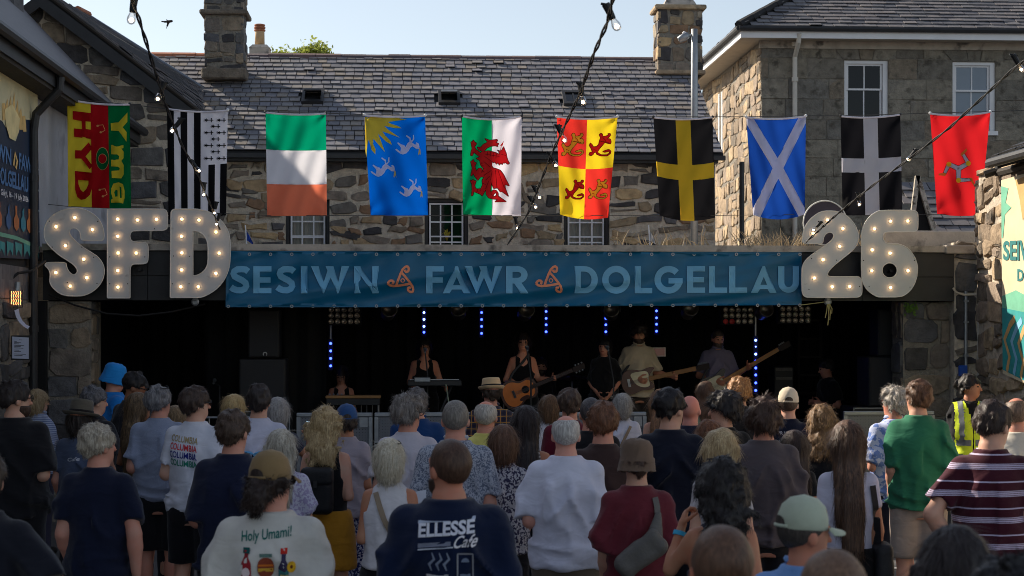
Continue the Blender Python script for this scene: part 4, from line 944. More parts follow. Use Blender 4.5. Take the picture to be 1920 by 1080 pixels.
# 3 green white orange
std('green, white and orange striped flag hung sideways', ((498, 211), (611, 213), (613, 405), (501, 405)), 3, [('green_band', [uvrect(0, 0, 1, .355)], [], (0, 150, 110), 0, True), ('white_band', [uvrect(0, .355, 1, .69)], [], (226, 226, 234), 0, True), ('orange_band', [uvrect(0, .69, 1, 1)], [], (238, 128, 96), 0, True)], (3, 0))
# 4 blue with sun and goats
z4 = lambda P: Z(P, 5.14, 675, 205)
G_ = [(338, 385), (352, 380), (390, 408), (395, 372), (385, 355), (357, 325), (368, 318), (400, 338), (430, 348), (438, 365), (455, 330), (478, 310), (476, 285), (440, 258), (448, 247), (487, 272), (490, 305), (508, 290), (511, 247), (521, 246), (521, 290), (500, 318), (530, 340), (550, 335), (535, 325), (545, 318), (565, 330), (572, 360), (570, 385), (540, 380), (505, 355), (485, 370), (470, 400), (445, 425), (415, 435), (390, 428), (350, 400)]
Hn = [(570, 375), (580, 380), (588, 450), (578, 420), (565, 445), (560, 430)]
gs = [(0, 0, 1), (-237, 215, 1), (66, 442, .92)]
tr_ = lambda P: [[(x * k_ + a, y * k_ + c) for x, y in P] for a, c, k_ in gs]
std('blue flag with yellow sun and three white goats', ((683, 216), (797, 217), (803, 404), (695, 404)), 4, [('blue_cloth', [uvrect(0, 0, 1, 1, 9)], [], (0, 84, 186), 0, True),
    ('sun', [z4([(45, 72), (330, 76), (450, 98), (270, 122), (300, 140), (360, 158), (403, 182), (330, 180), (235, 160), (270, 195), (382, 272), (215, 212), (240, 250), (290, 300), (308, 343), (250, 310), (175, 235), (200, 300), (242, 415), (130, 285), (125, 330), (150, 385), (148, 435), (110, 390), (85, 290), (70, 350), (60, 460), (52, 400)])], [], (246, 208, 66), 1, False),
    ('goat', [z4(p) for p in tr_(G_)], [], (228, 222, 230), 1, False), ('horns', [z4(p) for p in tr_(Hn)], [], (226, 190, 110), 2, False)], (3, 0))
# 5 green and white with red dragon
z1 = lambda P: Z(P, 5.4, 855, 210)
DR = [(285, 400), (330, 392), (400, 410), (440, 430), (430, 390), (415, 385), (445, 395), (465, 385), (482, 350), (495, 385), (510, 420), (515, 455), (525, 490), (543, 520), (525, 530), (500, 512), (490, 520), (478, 512), (468, 535), (455, 515), (440, 540), (425, 512), (410, 530), (395, 505), (380, 515), (365, 500), (360, 540), (375, 565), (420, 578), (450, 590), (480, 630), (510, 690), (540, 747), (495, 735), (500, 775), (532, 855), (465, 805), (450, 810), (420, 770), (380, 775), (352, 700), (357, 740), (347, 800), (362, 843), (395, 858), (412, 835), (400, 815), (385, 830), (375, 847), (353, 835), (360, 803), (385, 788), (412, 798), (428, 825), (427, 850), (440, 860), (510, 908), (395, 910), (420, 885), (380, 882), (330, 870), (305, 832), (303, 785), (290, 805), (265, 850), (250, 835), (200, 812), (178, 808), (172, 845), (155, 847), (163, 790), (160, 730), (142, 690), (160, 697), (175, 682), (185, 697), (205, 695), (190, 745), (200, 778), (250, 778), (268, 740), (263, 690), (285, 660), (250, 655), (220, 692), (190, 652), (172, 617), (165, 642), (150, 647), (158, 600), (165, 570), (147, 500), (163, 495), (175, 480), (185, 505), (206, 515), (190, 550), (205, 597), (230, 570), (258, 568), (268, 600), (280, 572), (250, 540), (240, 490), (205, 470), (225, 462), (240, 452), (180, 407), (167, 442), (147, 442), (153, 400), (163, 370), (150, 300), (163, 305), (175, 282), (187, 302), (209, 317), (190, 350), (197, 377), (250, 415), (268, 396), (225, 380), (215, 355), (245, 360), (280, 325), (320, 305), (290, 268), (340, 285), (380, 282), (418, 278), (420, 295), (402, 307), (435, 320), (420, 335), (425, 350), (395, 342), (350, 347), (310, 367), (292, 387)]
LN = [[(365, 600), (350, 690)], [(400, 590), (415, 770)], [(425, 590), (490, 770)], [(285, 640), (360, 590)], [(300, 690), (340, 650)], [(280, 500), (350, 560)], [(290, 450), (360, 500)], [(320, 400), (318, 440)], [(350, 402), (348, 448)], [(380, 410), (376, 460)], [(410, 420), (404, 470)], [(255, 520), (280, 515)], [(250, 545), (280, 545)], [(255, 610), (285, 600)], [(270, 720), (300, 735)], [(290, 425), (440, 450)], [(460, 430), (505, 440)], [(300, 780), (330, 700)], [(240, 760), (250, 800)], [(215, 775), (215, 808)]]
std('green and white flag with a red dragon', ((866, 218), (978, 218), (977, 405), (868, 402)), 5, [('green_half', [uvrect(0, 0, .5, 1)], [], (0, 148, 92), 0, True), ('white_half', [uvrect(.5, 0, 1, 1)], [], (226, 222, 234), 0, True),
    ('dragon_outline', [z1(p) for p in closed_stroke(DR, 10)], [], (50, 16, 20), 1, False), ('dragon', [z1(DR), z1([(448, 338), (485, 292), (470, 345), (462, 340), (456, 398), (446, 400), (454, 345)])], [], (226, 34, 40), 2, False), ('dragon_lines', [z1(stroke(l, 4.5)) for l in LN], [], (110, 14, 24), 3, False)], (6, 0))
# 6 red and yellow quarters with lions
z3 = lambda P: Z(P, 5.27, 1035, 210)
LI = [(365, 425), (372, 400), (398, 396), (385, 360), (368, 330), (378, 305), (395, 320), (410, 345), (440, 340), (460, 320), (470, 280), (480, 255), (465, 225), (480, 210), (498, 215), (502, 242), (530, 238), (560, 228), (550, 215), (575, 212), (580, 230), (562, 250), (545, 265), (575, 265), (585, 290), (580, 315), (550, 310), (522, 300), (505, 322), (470, 362), (452, 390), (457, 408), (490, 423), (540, 423), (570, 404), (563, 388), (520, 398), (500, 390), (560, 368), (582, 385), (580, 408), (545, 434), (480, 434), (440, 417), (434, 396), (415, 402), (405, 422), (385, 432)]
lions = [((-272, 0, 1), 'y'), ((0, 0, 1), 'r'), ((-180, 492, .85), 'r'), ((45, 485, .86), 'y')]
tl = lambda P, t: [(x * t[2] + t[0], y * t[2] + t[1]) for x, y in P]
std('red and yellow quartered flag with four lions', ((1044, 219), (1158, 219), (1140, 408), (1050, 402)), 6, [('red_quarters', [uvrect(0, 0, .5, .5), uvrect(.5, .5, 1, 1)], [], (236, 58, 48), 0, True), ('yellow_quarters', [uvrect(.5, 0, 1, .5), uvrect(0, .5, .5, 1)], [], (244, 212, 40), 0, True),
    ('lion_outline', [z3(p) for t, c in lions for p in closed_stroke(tl(LI, t), 9)], [], (74, 24, 16), 1, False), ('yellow_lion', [z3(tl(LI, t)) for t, c in lions if c == 'y'], [], (240, 214, 60), 2, False), ('red_lion', [z3(tl(LI, t)) for t, c in lions if c == 'r'], [], (206, 30, 40), 2, False),
    ('lion_lines', [z3(tl(p, t)) for t, c in lions for p in (stroke([(480, 290), (560, 300)], 6), stroke([(520, 265), (535, 300)], 5), stroke([(410, 370), (440, 380)], 5), stroke([(500, 250), (520, 270)], 5))], [], (110, 40, 20), 3, False)], (4, 6))
# 7 black with yellow cross
std('black flag with a yellow cross', ((1225, 220), (1336, 220), (1341, 408), (1237, 404)), 7, [('black_cloth', [uvrect(0, 0, 1, 1, 9)], [], BLK, 0, True), ('yellow_cross', [uvrect(.375, 0, .625, 1), uvrect(0, .45, 1, .60)], [], (242, 200, 56), 1, True)], (4, 8))
# 8 blue with white saltire
std('blue flag with a white diagonal cross', ((1399, 220), (1511, 218), (1509, 402), (1412, 403)), 8, [('blue_cloth', [uvrect(0, 0, 1, 1, 9)], [], (22, 66, 156), 0, True), ('white_saltire', [[(0, 0), (.12, 0), (.56, .44), (.995, .93), (.995, 1), (.88, 1), (.46, .54), (0, .07)], [(1, 0), (.88, 0), (.46, .44), (.0, .94), (.0, 1), (.14, 1), (.56, .54), (1, .07)]], [], (224, 222, 232), 1, True)], (4, 9))
# 9 black with white cross
std('black flag with a white cross', ((1576, 218), (1688, 215), (1692, 402), (1580, 404)), 9, [('black_cloth', [uvrect(0, 0, 1, 1, 9)], [], (22, 22, 26), 0, True), ('white_cross', [uvrect(.38, 0, .62, 1), uvrect(0, .42, 1, .565)], [], (222, 220, 230), 1, True)], (4, 0))
# 10 red with three legs
z0 = lambda P: Z(P, 5.146, 1735, 200)
legs = [[(320, 598), (228, 555), (183, 652)], [(320, 598), (415, 547), (362, 455)], [(320, 598), (320, 710), (440, 704)]]
feet = [[(205, 640), (190, 668), (128, 662), (132, 645), (170, 640)], [(345, 478), (340, 455), (398, 402), (402, 425), (380, 450)], [(425, 685), (450, 685), (478, 755), (462, 755), (440, 720)]]
std('red flag with three armoured legs joined at the thigh', ((1744, 213), (1857, 210), (1838, 403), (1757, 401)), 10, [('red_cloth', [uvrect(0, 0, 1, 1, 9)], [], (224, 36, 42), 0, True),
    ('leg_outline', [z0(stroke(l[:2], [54, 44])) for l in legs] + [z0(stroke(l[1:], [44, 32])) for l in legs], [], (60, 40, 60), 1, False), ('leg', [z0(stroke(l[:2], [44, 36])) for l in legs] + [z0(stroke(l[1:], [36, 24])) for l in legs], [], (216, 212, 226), 2, False),
    ('knee', [z0(arc(*l[1], 24, 24, 0, 340, 16)) for l in legs], [], (240, 206, 50), 3, False), ('foot', [z0(f) for f in feet], [], (200, 140, 60), 3, False)], (5, 3))
M_CORD = pm('thin_cord', srgb(70, 68, 66), .1)
fl_line = [at(x, y, yfl(x) + .01) for x, y in ((60, 182), (126, 185), (243, 196), (313, 204), (427, 207), (498, 210), (611, 212), (683, 215), (797, 216), (866, 217), (978, 217), (1044, 218), (1158, 218), (1225, 219), (1336, 219), (1399, 219), (1511, 217), (1576, 217), (1688, 214), (1744, 212), (1857, 209), (1990, 205))]
tag(MB().tube(fl_line, .005, 5).build('flag_line', M_CORD), 'thin cord carrying the tops of the ten flags', 'cord')
tag(MB().tube([at(x, y, yfl(x) + .03) for x, y in ((60, 380), (128, 387), (501, 404), (803, 404), (977, 404), (1140, 404), (1340, 404), (1509, 402), (1692, 402), (1838, 402), (1990, 398))], .004, 5).build('tie_line', M_CORD), 'thin cord holding down the lower edges of the flags', 'cord')
# =================================================================== people: bodies, clothes and hair grown as continuous surfaces
def hash3(i, j, k, seed):
    n = (i * 374761393 + j * 668265263 + k * 1440662683 + seed * 974634777) & 0xffffffff
    n = ((n ^ (n >> 13)) * 1274126177) & 0xffffffff
    return ((n ^ (n >> 16)) & 0xffff).astype(np.float32) / 65535.0
def vnoise(x, y, z, seed=0):
    x, y, z = np.broadcast_arrays(x, y, z)
    xi, yi, zi = np.floor(x).astype(np.int64), np.floor(y).astype(np.int64), np.floor(z).astype(np.int64)
    u, v, w = x - xi, y - yi, z - zi; u = u * u * (3 - 2 * u); v = v * v * (3 - 2 * v); w = w * w * (3 - 2 * w)
    r = 0
    for a in (0, 1):
        for b_ in (0, 1):
            for c in (0, 1):
                r = r + hash3(xi + a, yi + b_, zi + c, seed) * (u if a else 1 - u) * (v if b_ else 1 - v) * (w if c else 1 - w)
    return r
def smin(a, b_, k):
    h = np.clip(.5 + .5 * (b_ - a) / k, 0, 1); return b_ + (a - b_) * h - k * h * (1 - h)
def cone(x, y, z, a, b_, ra, rb, sq=1.0):
    bx, by, bz = b_[0] - a[0], b_[1] - a[1], b_[2] - a[2]; L = bx * bx + by * by + bz * bz
    t = np.clip(((x - a[0]) * bx + (y - a[1]) * by + (z - a[2]) * bz) / L, 0, 1)
    return np.sqrt((x - a[0] - t * bx) ** 2 + ((y - a[1] - t * by) / sq) ** 2 + (z - a[2] - t * bz) ** 2) - (ra + (rb - ra) * t)
def ell(x, y, z, c, r):
    px, py, pz = (x - c[0]) / r[0], (y - c[1]) / r[1], (z - c[2]) / r[2]
    k0 = np.sqrt(px * px + py * py + pz * pz) + 1e-6
    k1 = np.sqrt((px / r[0]) ** 2 + (py / r[1]) ** 2 + (pz / r[2]) ** 2) + 1e-6
    return k0 * (k0 - 1) / k1
class Field:
    def __init__(s, xs, ys, zs):
        s.xs, s.ys, s.zs = [np.asarray(a, np.float32) for a in (xs, ys, zs)]
        s.F = np.full((len(xs), len(ys), len(zs)), .5, np.float32)
    def sl(s, lo, hi, m=.1):
        out = []
        for a, l, h in zip((s.xs, s.ys, s.zs), lo, hi):
            i0, i1 = np.searchsorted(a, l - m), np.searchsorted(a, h + m); out.append(slice(max(0, i0 - 1), min(len(a), i1 + 1)))
        return tuple(out)
    def pts(s, sl): return s.xs[sl[0]][:, None, None], s.ys[sl[1]][None, :, None], s.zs[sl[2]][None, None, :]
    def add(s, fn, lo, hi, k=.03):
        sl = s.sl(lo, hi); x, y, z = s.pts(sl); s.F[sl] = smin(s.F[sl], fn(x, y, z), k)
    def cone(s, a, b_, ra, rb, k=.03, sq=1.0):
        lo = [min(p, q) - max(ra, rb) for p, q in zip(a, b_)]; hi = [max(p, q) + max(ra, rb) for p, q in zip(a, b_)]
        s.add(lambda x, y, z: cone(x, y, z, a, b_, ra, rb, sq), lo, hi, k)
    def cut(s, fn):
        x, y, z = s.pts((slice(None),) * 3); s.F = np.maximum(s.F, -fn(x, y, z)).astype(np.float32)
    def keep(s, fn):
        x, y, z = s.pts((slice(None),) * 3); s.F = np.maximum(s.F, fn(x, y, z)).astype(np.float32)
    def disp(s, fn):
        x, y, z = s.pts((slice(None),) * 3); m = np.abs(s.F) < .08; s.F = np.where(m, s.F + fn(x, y, z), s.F).astype(np.float32)
def nets(fl):
    F, xs, ys, zs = fl.F.copy(), fl.xs, fl.ys, fl.zs
    F[0] = F[-1] = .5; F[:, 0] = F[:, -1] = .5; F[:, :, 0] = F[:, :, -1] = .5
    S = F < 0; c = np.zeros([n - 1 for n in F.shape], np.int8)
    for a in (0, 1):
        for b_ in (0, 1):
            for d in (0, 1): c += S[a:a + c.shape[0], b_:b_ + c.shape[1], d:d + c.shape[2]]
    act = (c > 0) & (c < 8); I, J, K = np.nonzero(act); idx = np.full(c.shape, -1, np.int64); idx[act] = np.arange(len(I))
    acc = np.zeros((len(I), 3), np.float64); cnt = np.zeros(len(I))
    for ax in range(3):
        for a in (0, 1):
            for b_ in (0, 1):
                o0 = [a, b_]; o0.insert(ax, 0); o1 = list(o0); o1[ax] = 1
                fa = F[I + o0[0], J + o0[1], K + o0[2]]; fb = F[I + o1[0], J + o1[1], K + o1[2]]
                m = (fa < 0) != (fb < 0); t = np.where(m, fa / np.where(m, fa - fb, 1), 0)
                P0 = np.stack([xs[I + o0[0]], ys[J + o0[1]], zs[K + o0[2]]], 1); P1 = np.stack([xs[I + o1[0]], ys[J + o1[1]], zs[K + o1[2]]], 1)
                acc += (P0 + (P1 - P0) * t[:, None]) * m[:, None]; cnt += m
    V = acc / np.maximum(cnt, 1)[:, None]
    Q = []
    for ax in range(3):
        A = np.moveaxis(S, ax, 0); D = np.moveaxis(idx, ax, 0)
        e = (A[:-1] != A[1:])[:, 1:-1, 1:-1]; i, j, k = np.nonzero(e); j += 1; k += 1
        q = np.stack([D[i, j - 1, k - 1], D[i, j, k - 1], D[i, j, k], D[i, j - 1, k]], 1)
        flip = A[i, j, k] if ax != 1 else ~A[i, j, k]
        q[~flip] = q[~flip][:, ::-1]; Q.append(q)
    return V, np.concatenate(Q)
def smooth_mesh(V, Q, it=1, lam=.5):
    for _ in range(it):
        acc = np.zeros_like(V); cnt = np.zeros(len(V))
        for a in range(4):
            b_ = (a + 1) % 4
            np.add.at(acc, Q[:, a], V[Q[:, b_]]); np.add.at(cnt, Q[:, a], 1); np.add.at(acc, Q[:, b_], V[Q[:, a]]); np.add.at(cnt, Q[:, b_], 1)
        V = V + lam * (acc / np.maximum(cnt, 1)[:, None] - V)
    return V
def normals(V, Q):
    n = np.cross(V[Q[:, 2]] - V[Q[:, 0]], V[Q[:, 3]] - V[Q[:, 1]]); N = np.zeros_like(V)
    for a in range(4): np.add.at(N, Q[:, a], n)
    return N / (np.linalg.norm(N, axis=1)[:, None] + 1e-9)
def np_mesh(name, V, Q, T=None, mats=(), mi=None):
    me = bpy.data.meshes.new(name)
    nt_ = 0 if T is None else len(T)
    me.vertices.add(len(V)); me.vertices.foreach_set('co', np.asarray(V, np.float32).ravel())
    loops = np.asarray(Q, np.int32).ravel() if nt_ == 0 else np.concatenate([np.asarray(Q, np.int32).ravel(), np.asarray(T, np.int32).ravel()])
    me.loops.add(len(loops)); me.loops.foreach_set('vertex_index', loops)
    st_ = np.arange(len(Q)) * 4
    if nt_: st_ = np.concatenate([st_, len(Q) * 4 + np.arange(nt_) * 3])
    me.polygons.add(len(Q) + nt_); me.polygons.foreach_set('loop_start', st_.astype(np.int32))
    for m in mats: me.materials.append(m)
    if mi is not None: me.polygons.foreach_set('material_index', np.asarray(mi, np.int32))
    me.update(calc_edges=True); me.validate(); me.shade_smooth()
    return me
def axis(*segs):
    out = []
    for a, b_, d in segs:
        n = max(1, int(round((b_ - a) / d))); out += [a + (b_ - a) * i / n for i in range(n)]
    out.append(segs[-1][1]); return np.array(out, np.float32)

# ---- a hand with a palm and five bent fingers, wrist at the origin, fingers down, palm towards -X, thumb forward (+Y)
def make_hand(curl):
    f = Field(axis((-.07, .04, .0068)), axis((-.06, .10, .0068)), axis((-.20, .03, .0068)))
    f.cone((0, 0, .02), (0, 0, -.02), .024, .024, .02); f.add(lambda x, y, z: ell(x, y, z, (0, .002, -.055), (.017, .042, .05)), (-.02, -.04, -.105), (.02, .045, 0), .02)
    for y0, L, r in ((.031, .068, .0088), (.011, .078, .0092), (-.010, .072, .0088), (-.030, .056, .0080)):
        p = Vector((0, y0, -.092)); d = Vector((0, y0 * .25, -1)).normalized(); an = 0
        for seg, fr in ((0, .42), (1, .32), (2, .26)):
            an += curl * (.55 if seg == 0 else .8); dd = Vector((-math.sin(an), d.y * .3, -math.cos(an))); q = p + dd * (L * fr)
            f.cone(p, q, r, r * .94, .004); p = q
    p = Vector((-.004, .03, -.03)); q = p + Vector((-.012 - .01 * curl, .034, -.028)); e = q + Vector((-.012 - .012 * curl, .010, -.032))
    f.cone(p, q, .0125, .011, .012); f.cone(q, e, .0105, .009, .004)
    return nets(f)
HANDS = {'relax': make_hand(.42), 'grip': make_hand(1.05)}
def skin_mat(c):
    key = 'skin_%d_%d_%d' % c
    if key in MATS: return MATS[key]
    m, nt, b_, vec = base_mat(key); base = srgb(*c)
    n1 = _noise(nt, vec, 9, 4); n2 = _noise(nt, vec, 60, 3)
    col_ = _mix(nt, _ramp(nt, n1, [(.35, 0.0), (.7, 1.0)]), base, (base[0] * 1.08, base[1] * .82, base[2] * .76))
    nt.links.new(col_, b_.inputs['Base Color']); b_.inputs['Roughness'].default_value = .55; b_.inputs['Specular IOR Level'].default_value = .35
    bp = _n(nt, 'ShaderNodeBump'); bp.inputs['Strength'].default_value = .12; bp.inputs['Distance'].default_value = .004; nt.links.new(n2, bp.inputs['Height']); nt.links.new(bp.outputs[0], b_.inputs['Normal'])
    MATS[key] = m; return m
def hair_mat(c, c2=None):
    key = 'hair_%s_%s' % (c, c2)
    if key in MATS: return MATS[key]
    m, nt, b_, vec = base_mat(key); base = srgb(*c); alt = srgb(*c2) if c2 else tuple(v * 1.7 + .004 for v in base)
    mp = _n(nt, 'ShaderNodeMapping'); mp.inputs['Scale'].default_value = (1, 1, .12); nt.links.new(vec, mp.inputs[0])
    n1 = _noise(nt, mp.outputs[0], 130, 3); n2 = _noise(nt, vec, 14, 3)
    col_ = _mix(nt, _ramp(nt, n1, [(.38, 0.0), (.66, 1.0)]), tuple(v * .7 for v in base), alt)
    col_ = _mix(nt, _ramp(nt, n2, [(.3, 0.0), (.7, .6)]), col_, base)
    nt.links.new(col_, b_.inputs['Base Color']); b_.inputs['Roughness'].default_value = .5; b_.inputs['Specular IOR Level'].default_value = .35
    bp = _n(nt, 'ShaderNodeBump'); bp.inputs['Strength'].default_value = .5; bp.inputs['Distance'].default_value = .006; nt.links.new(n1, bp.inputs['Height']); nt.links.new(bp.outputs[0], b_.inputs['Normal'])
    MATS[key] = m; return m
def cloth(c, pat=None, c2=None):
    key = 'fabric_%s_%s_%s' % (c, pat, c2)
    if key in MATS: return MATS[key]
    m, nt, b_, vec = base_mat(key); base = srgb(*c); col2 = srgb(*c2) if c2 else base
    rgb = _n(nt, 'ShaderNodeRGB'); rgb.outputs[0].default_value = (*base, 1); colr = rgb.outputs[0]
    sx = _n(nt, 'ShaderNodeSeparateXYZ'); nt.links.new(vec, sx.inputs[0])
    def band(v, per, lo, hi):
        f_ = _math(nt, 'FRACT', _math(nt, 'DIVIDE', v, per)); return _math(nt, 'MULTIPLY', _math(nt, 'GREATER_THAN', f_, lo), _math(nt, 'LESS_THAN', f_, hi))
    if pat == 'rugby':
        s1 = band(sx.outputs[2], .135, .02, .075); s2 = band(sx.outputs[2], .135, .50, .53); s3 = band(sx.outputs[2], .135, .55, .60); s4 = band(sx.outputs[2], .135, .62, .67); s5 = band(sx.outputs[2], .135, .69, .72)
        s_ = _math(nt, 'MAXIMUM', _math(nt, 'MAXIMUM', s1, s2), _math(nt, 'MAXIMUM', s3, _math(nt, 'MAXIMUM', s4, s5))); colr = _mix(nt, s_, colr, col2)
    elif pat == 'stripes': colr = _mix(nt, band(sx.outputs[2], .022, 0, .45), colr, col2)
    elif pat == 'plaid':
        a = band(sx.outputs[0], .055, 0, .45); c_ = band(sx.outputs[2], .06, 0, .45); l1 = band(sx.outputs[0], .055, .68, .78); l2 = band(sx.outputs[2], .06, .68, .78)
        colr = _mix(nt, _math(nt, 'MULTIPLY', a, .55), colr, (.01, .012, .03)); colr = _mix(nt, _math(nt, 'MULTIPLY', c_, .55), colr, (.015, .012, .03)); colr = _mix(nt, _math(nt, 'MAXIMUM', l1, l2), colr, col2)
    elif pat in ('floral', 'blotch', 'scroll'):
        sc_ = {'floral': 60, 'blotch': 22, 'scroll': 42}[pat]
        n_ = _noise(nt, vec, sc_, 2, .5, 2.5 if pat == 'scroll' else 0); colr = _mix(nt, _ramp(nt, n_, [(.49, 0.0), (.53, 1.0)]), colr, col2)
    elif pat == 'heather': colr = _mix(nt, _ramp(nt, _noise(nt, vec, 260, 2), [(.4, 0.0), (.6, 1.0)]), colr, col2)
    n0 = _noise(nt, vec, 5, 4); colr = _mix(nt, 1.0, colr, _ramp(nt, n0, [(.3, .86), (.7, 1.1)]), 'MULTIPLY')
    nt.links.new(colr, b_.inputs['Base Color']); b_.inputs['Roughness'].default_value = .9; b_.inputs['Specular IOR Level'].default_value = .15
    b_.inputs['Sheen Weight'].default_value = .15
    wv = _noise(nt, vec, 420, 2); mp = _n(nt, 'ShaderNodeMapping'); mp.inputs['Scale'].default_value = (1, 1, 1.8); mp.inputs['Rotation'].default_value = (0, .5, 0); nt.links.new(vec, mp.inputs[0])
    fd = _noise(nt, mp.outputs[0], 7, 2, .45, .6)
    hs = _math(nt, 'ADD', _math(nt, 'MULTIPLY', fd, 1.0), _math(nt, 'MULTIPLY', wv, .06))
    bp = _n(nt, 'ShaderNodeBump'); bp.inputs['Strength'].default_value = .5; bp.inputs['Distance'].default_value = .03; nt.links.new(hs, bp.inputs['Height']); nt.links.new(bp.outputs[0], b_.inputs['Normal'])
    MATS[key] = m; return m

PROF = {'m': np.array([(.78, .135, .105), (.86, .166, .122), (.95, .166, .118), (1.05, .152, .106), (1.16, .150, .110), (1.28, .164, .120), (1.37, .166, .110), (1.425, .152, .094), (1.465, .112, .078), (1.50, .062, .058), (1.54, .052, .052)]),
        'f': np.array([(.78, .140, .110), (.86, .176, .128), (.94, .168, .118), (1.05, .132, .098), (1.16, .140, .108), (1.28, .156, .120), (1.37, .158, .100), (1.425, .135, .082), (1.465, .088, .066), (1.50, .052, .052), (1.54, .046, .048)])}
def torso(x, y, z, P, ex=0, ey=0, zlo=None, zhi=None):
    rx = np.interp(z, P[:, 0], P[:, 1]).astype(np.float32) + ex; ry = np.interp(z, P[:, 0], P[:, 2]).astype(np.float32) + ey
    d = (np.sqrt((x / rx) ** 2 + ((y - .005) / ry) ** 2) - 1) * np.minimum(rx, ry)
    d = np.maximum(d, (P[0, 0] if zlo is None else zlo) - z); return np.maximum(d, z - (P[-1, 0] if zhi is None else zhi))
ARMS = {'down': ((.022, -.035, -.285), (.005, .06, -.24)), 'slight': ((.036, -.045, -.28), (-.01, .13, -.20)), 'bent': ((.045, -.045, -.275), (-.09, .22, .03)), 'cross': ((.055, -.02, -.265), (-.21, .13, .02)), 'hip': ((.16, -.07, -.23), (-.13, .08, -.19)),
        'phone': ((.10, .12, -.22), (-.05, .11, .21)), 'up': ((.15, .16, -.10), (-.10, .10, .22)), 'back': ((.12, -.10, -.26), (-.03, .02, -.23)), 'lap': ((.06, .02, -.27), (-.10, .17, -.14))}
def rotm(hy, hp, hr=0):
    return Matrix.Rotation(-hy, 3, 'Z') @ Matrix.Rotation(-hp, 3, 'X') @ Matrix.Rotation(hr, 3, 'Y')
PEOPLE = []
HZ = 1.545
def shoe_mesh():
    f = Field(axis((-.07, .07, .014)), axis((-.13, .2, .016)), axis((-.02, .14, .012)))
    f.cone((0, -.06, .05), (0, .11, .038), .05, .042, .03); f.cone((0, -.055, .06), (0, -.05, .12), .042, .045, .03); f.keep(lambda x, y, z: -z + 0 * x + 0 * y)
    V, Q = nets(f); return V, Q
SHOE = shoe_mesh()
SHOE_ME = {}
def person(label, px, ytop, h, yaw=0, hy=0, hp=0, sex='m', build=1.0, skin=(196, 150, 126), hair=('short', (60, 45, 36)), top=('tee', (40, 44, 60)), bottom=('trousers', (40, 40, 46)), armL='slight', armR='slight', hat=None, glasses=None, beard=None, group='people watching the stage', z0=0.0, pos=None, seed=None, fine=1.0, extra=None, sit=False, shoes=(40, 38, 38)):
    """hy, yaw in degrees, + turns to the right; 0 looks at the stage"""
    seed = len(PEOPLE) * 7 + 3 if seed is None else seed; rr = random.Random(seed); nr = np.random.RandomState(seed)
    hs = hair[0]
    if extra is None: extra = {'bucket': .04, 'cap': .042, 'fedora': .055, 'porkpie': .03}[hat[0]] if hat else {'bigcurl': .04, 'mop': .035, 'tuft': .03, 'curly': .035, 'curlylong': .035, 'bald': 0, 'buzz': .006, 'bald_fringe': .002}.get(hs, .018)
    k = h / (1.75 + extra)
    if pos is None:
        s_ = (ytop - HOR) / (CAM_H - z0 - h); pos = at_d(px, HOR, F_PX / s_)
    yw, hyr, hpr = R(yaw), R(hy), R(hp)
    if sit: z0 = z0 - .42 * k
    root = thing('person', (pos[0], pos[1], z0), label, 'person', group)
    root.rotation_euler = (0, 0, -yw - YAW); root.scale = (k, k, k)
    P = PROF[sex].copy(); P[:, 1] *= build; P[:, 2] *= (build if build < 1 else 1 + (build - 1) * 1.3)
    build = 1 + (build - 1) * .75; P = PROF[sex].copy(); P[:, 1] *= build; P[:, 2] *= (build if build < 1 else 1 + (build - 1) * 1.3)
    sx = (.152 if sex == 'm' else .130) * (1 + (build - 1) * .8)
    arms = []
    for sg, ar in ((-1, armL), (1, armR)):
        e, w_ = ARMS[ar] if isinstance(ar, str) else ar
        S = Vector((sg * sx, -.008, 1.413)); E = S + Vector((sg * e[0], e[1], e[2])); W = E + Vector((sg * w_[0], w_[1], w_[2])); arms.append((S, E, W, sg))
    th = build ** .7; fa = 1.0 if sex == 'm' else .84
    # ---- body
    xm = max(abs(v.x) for a in arms for v in a[:3]) + .08; ym = max(max(v.y for v in a[:3]) for a in arms) + .08; yn = min(min(v.y for v in a[:3]) for a in arms) - .08
    hd = .0105 * fine
    F = Field(axis((-max(xm, .32), -.115, .022), (-.115, .115, hd), (.115, max(xm, .32), .022)), axis((min(yn, -.19), -.15, .024), (-.15, .17, hd * 1.1), (.17, max(ym, .62 if sit else .24), .024)), axis((-.01, .85, .035), (.85, 1.46, .024), (1.46, 1.79, hd)))
    for sg in (-1, 1):
        if sit:
            F.cone((sg * .09, 0, .88), (sg * .13, .40, .87), .085 * th, .056 * th, .03); F.cone((sg * .13, .40, .87), (sg * .13, .38, .50), .055 * th, .038, .02); F.cone((sg * .13, .36, .47), (sg * .14, .52, .45), .04, .03, .03); continue
        F.cone((sg * .090, 0, .88), (sg * .098, .012, .49), .088 * th, .056 * th, .03); F.cone((sg * .098, .008, .49), (sg * .100, -.02, .10), .055 * th, .037, .02); F.cone((sg * .1, -.02, .36), (sg * .1, -.03, .26), .052 * th, .045 * th, .04)
        F.cone((sg * .10, -.045, .05), (sg * .115, .13, .03), .040, .030, .03)
    F.add(lambda x, y, z: torso(x, y, z, P), (-.25, -.2, .78), (.25, .2, 1.54), .03)
    for S, E, W, sg in arms:
        F.cone(S, E, .051 * th * fa, .040 * th * fa, .035); F.cone(E, E.lerp(W, .3), .042 * th * fa, .043 * th * fa, .02); F.cone(E.lerp(W, .3), W, .042 * th * fa, .0275 * fa, .02)
    F.cone((0, -.012, 1.44), (0, .004, 1.57), .060 if sex == 'm' else .050, .053 if sex == 'm' else .045, .03)
    Rm = np.array(rotm(hyr, hpr)); Ri = Rm.T
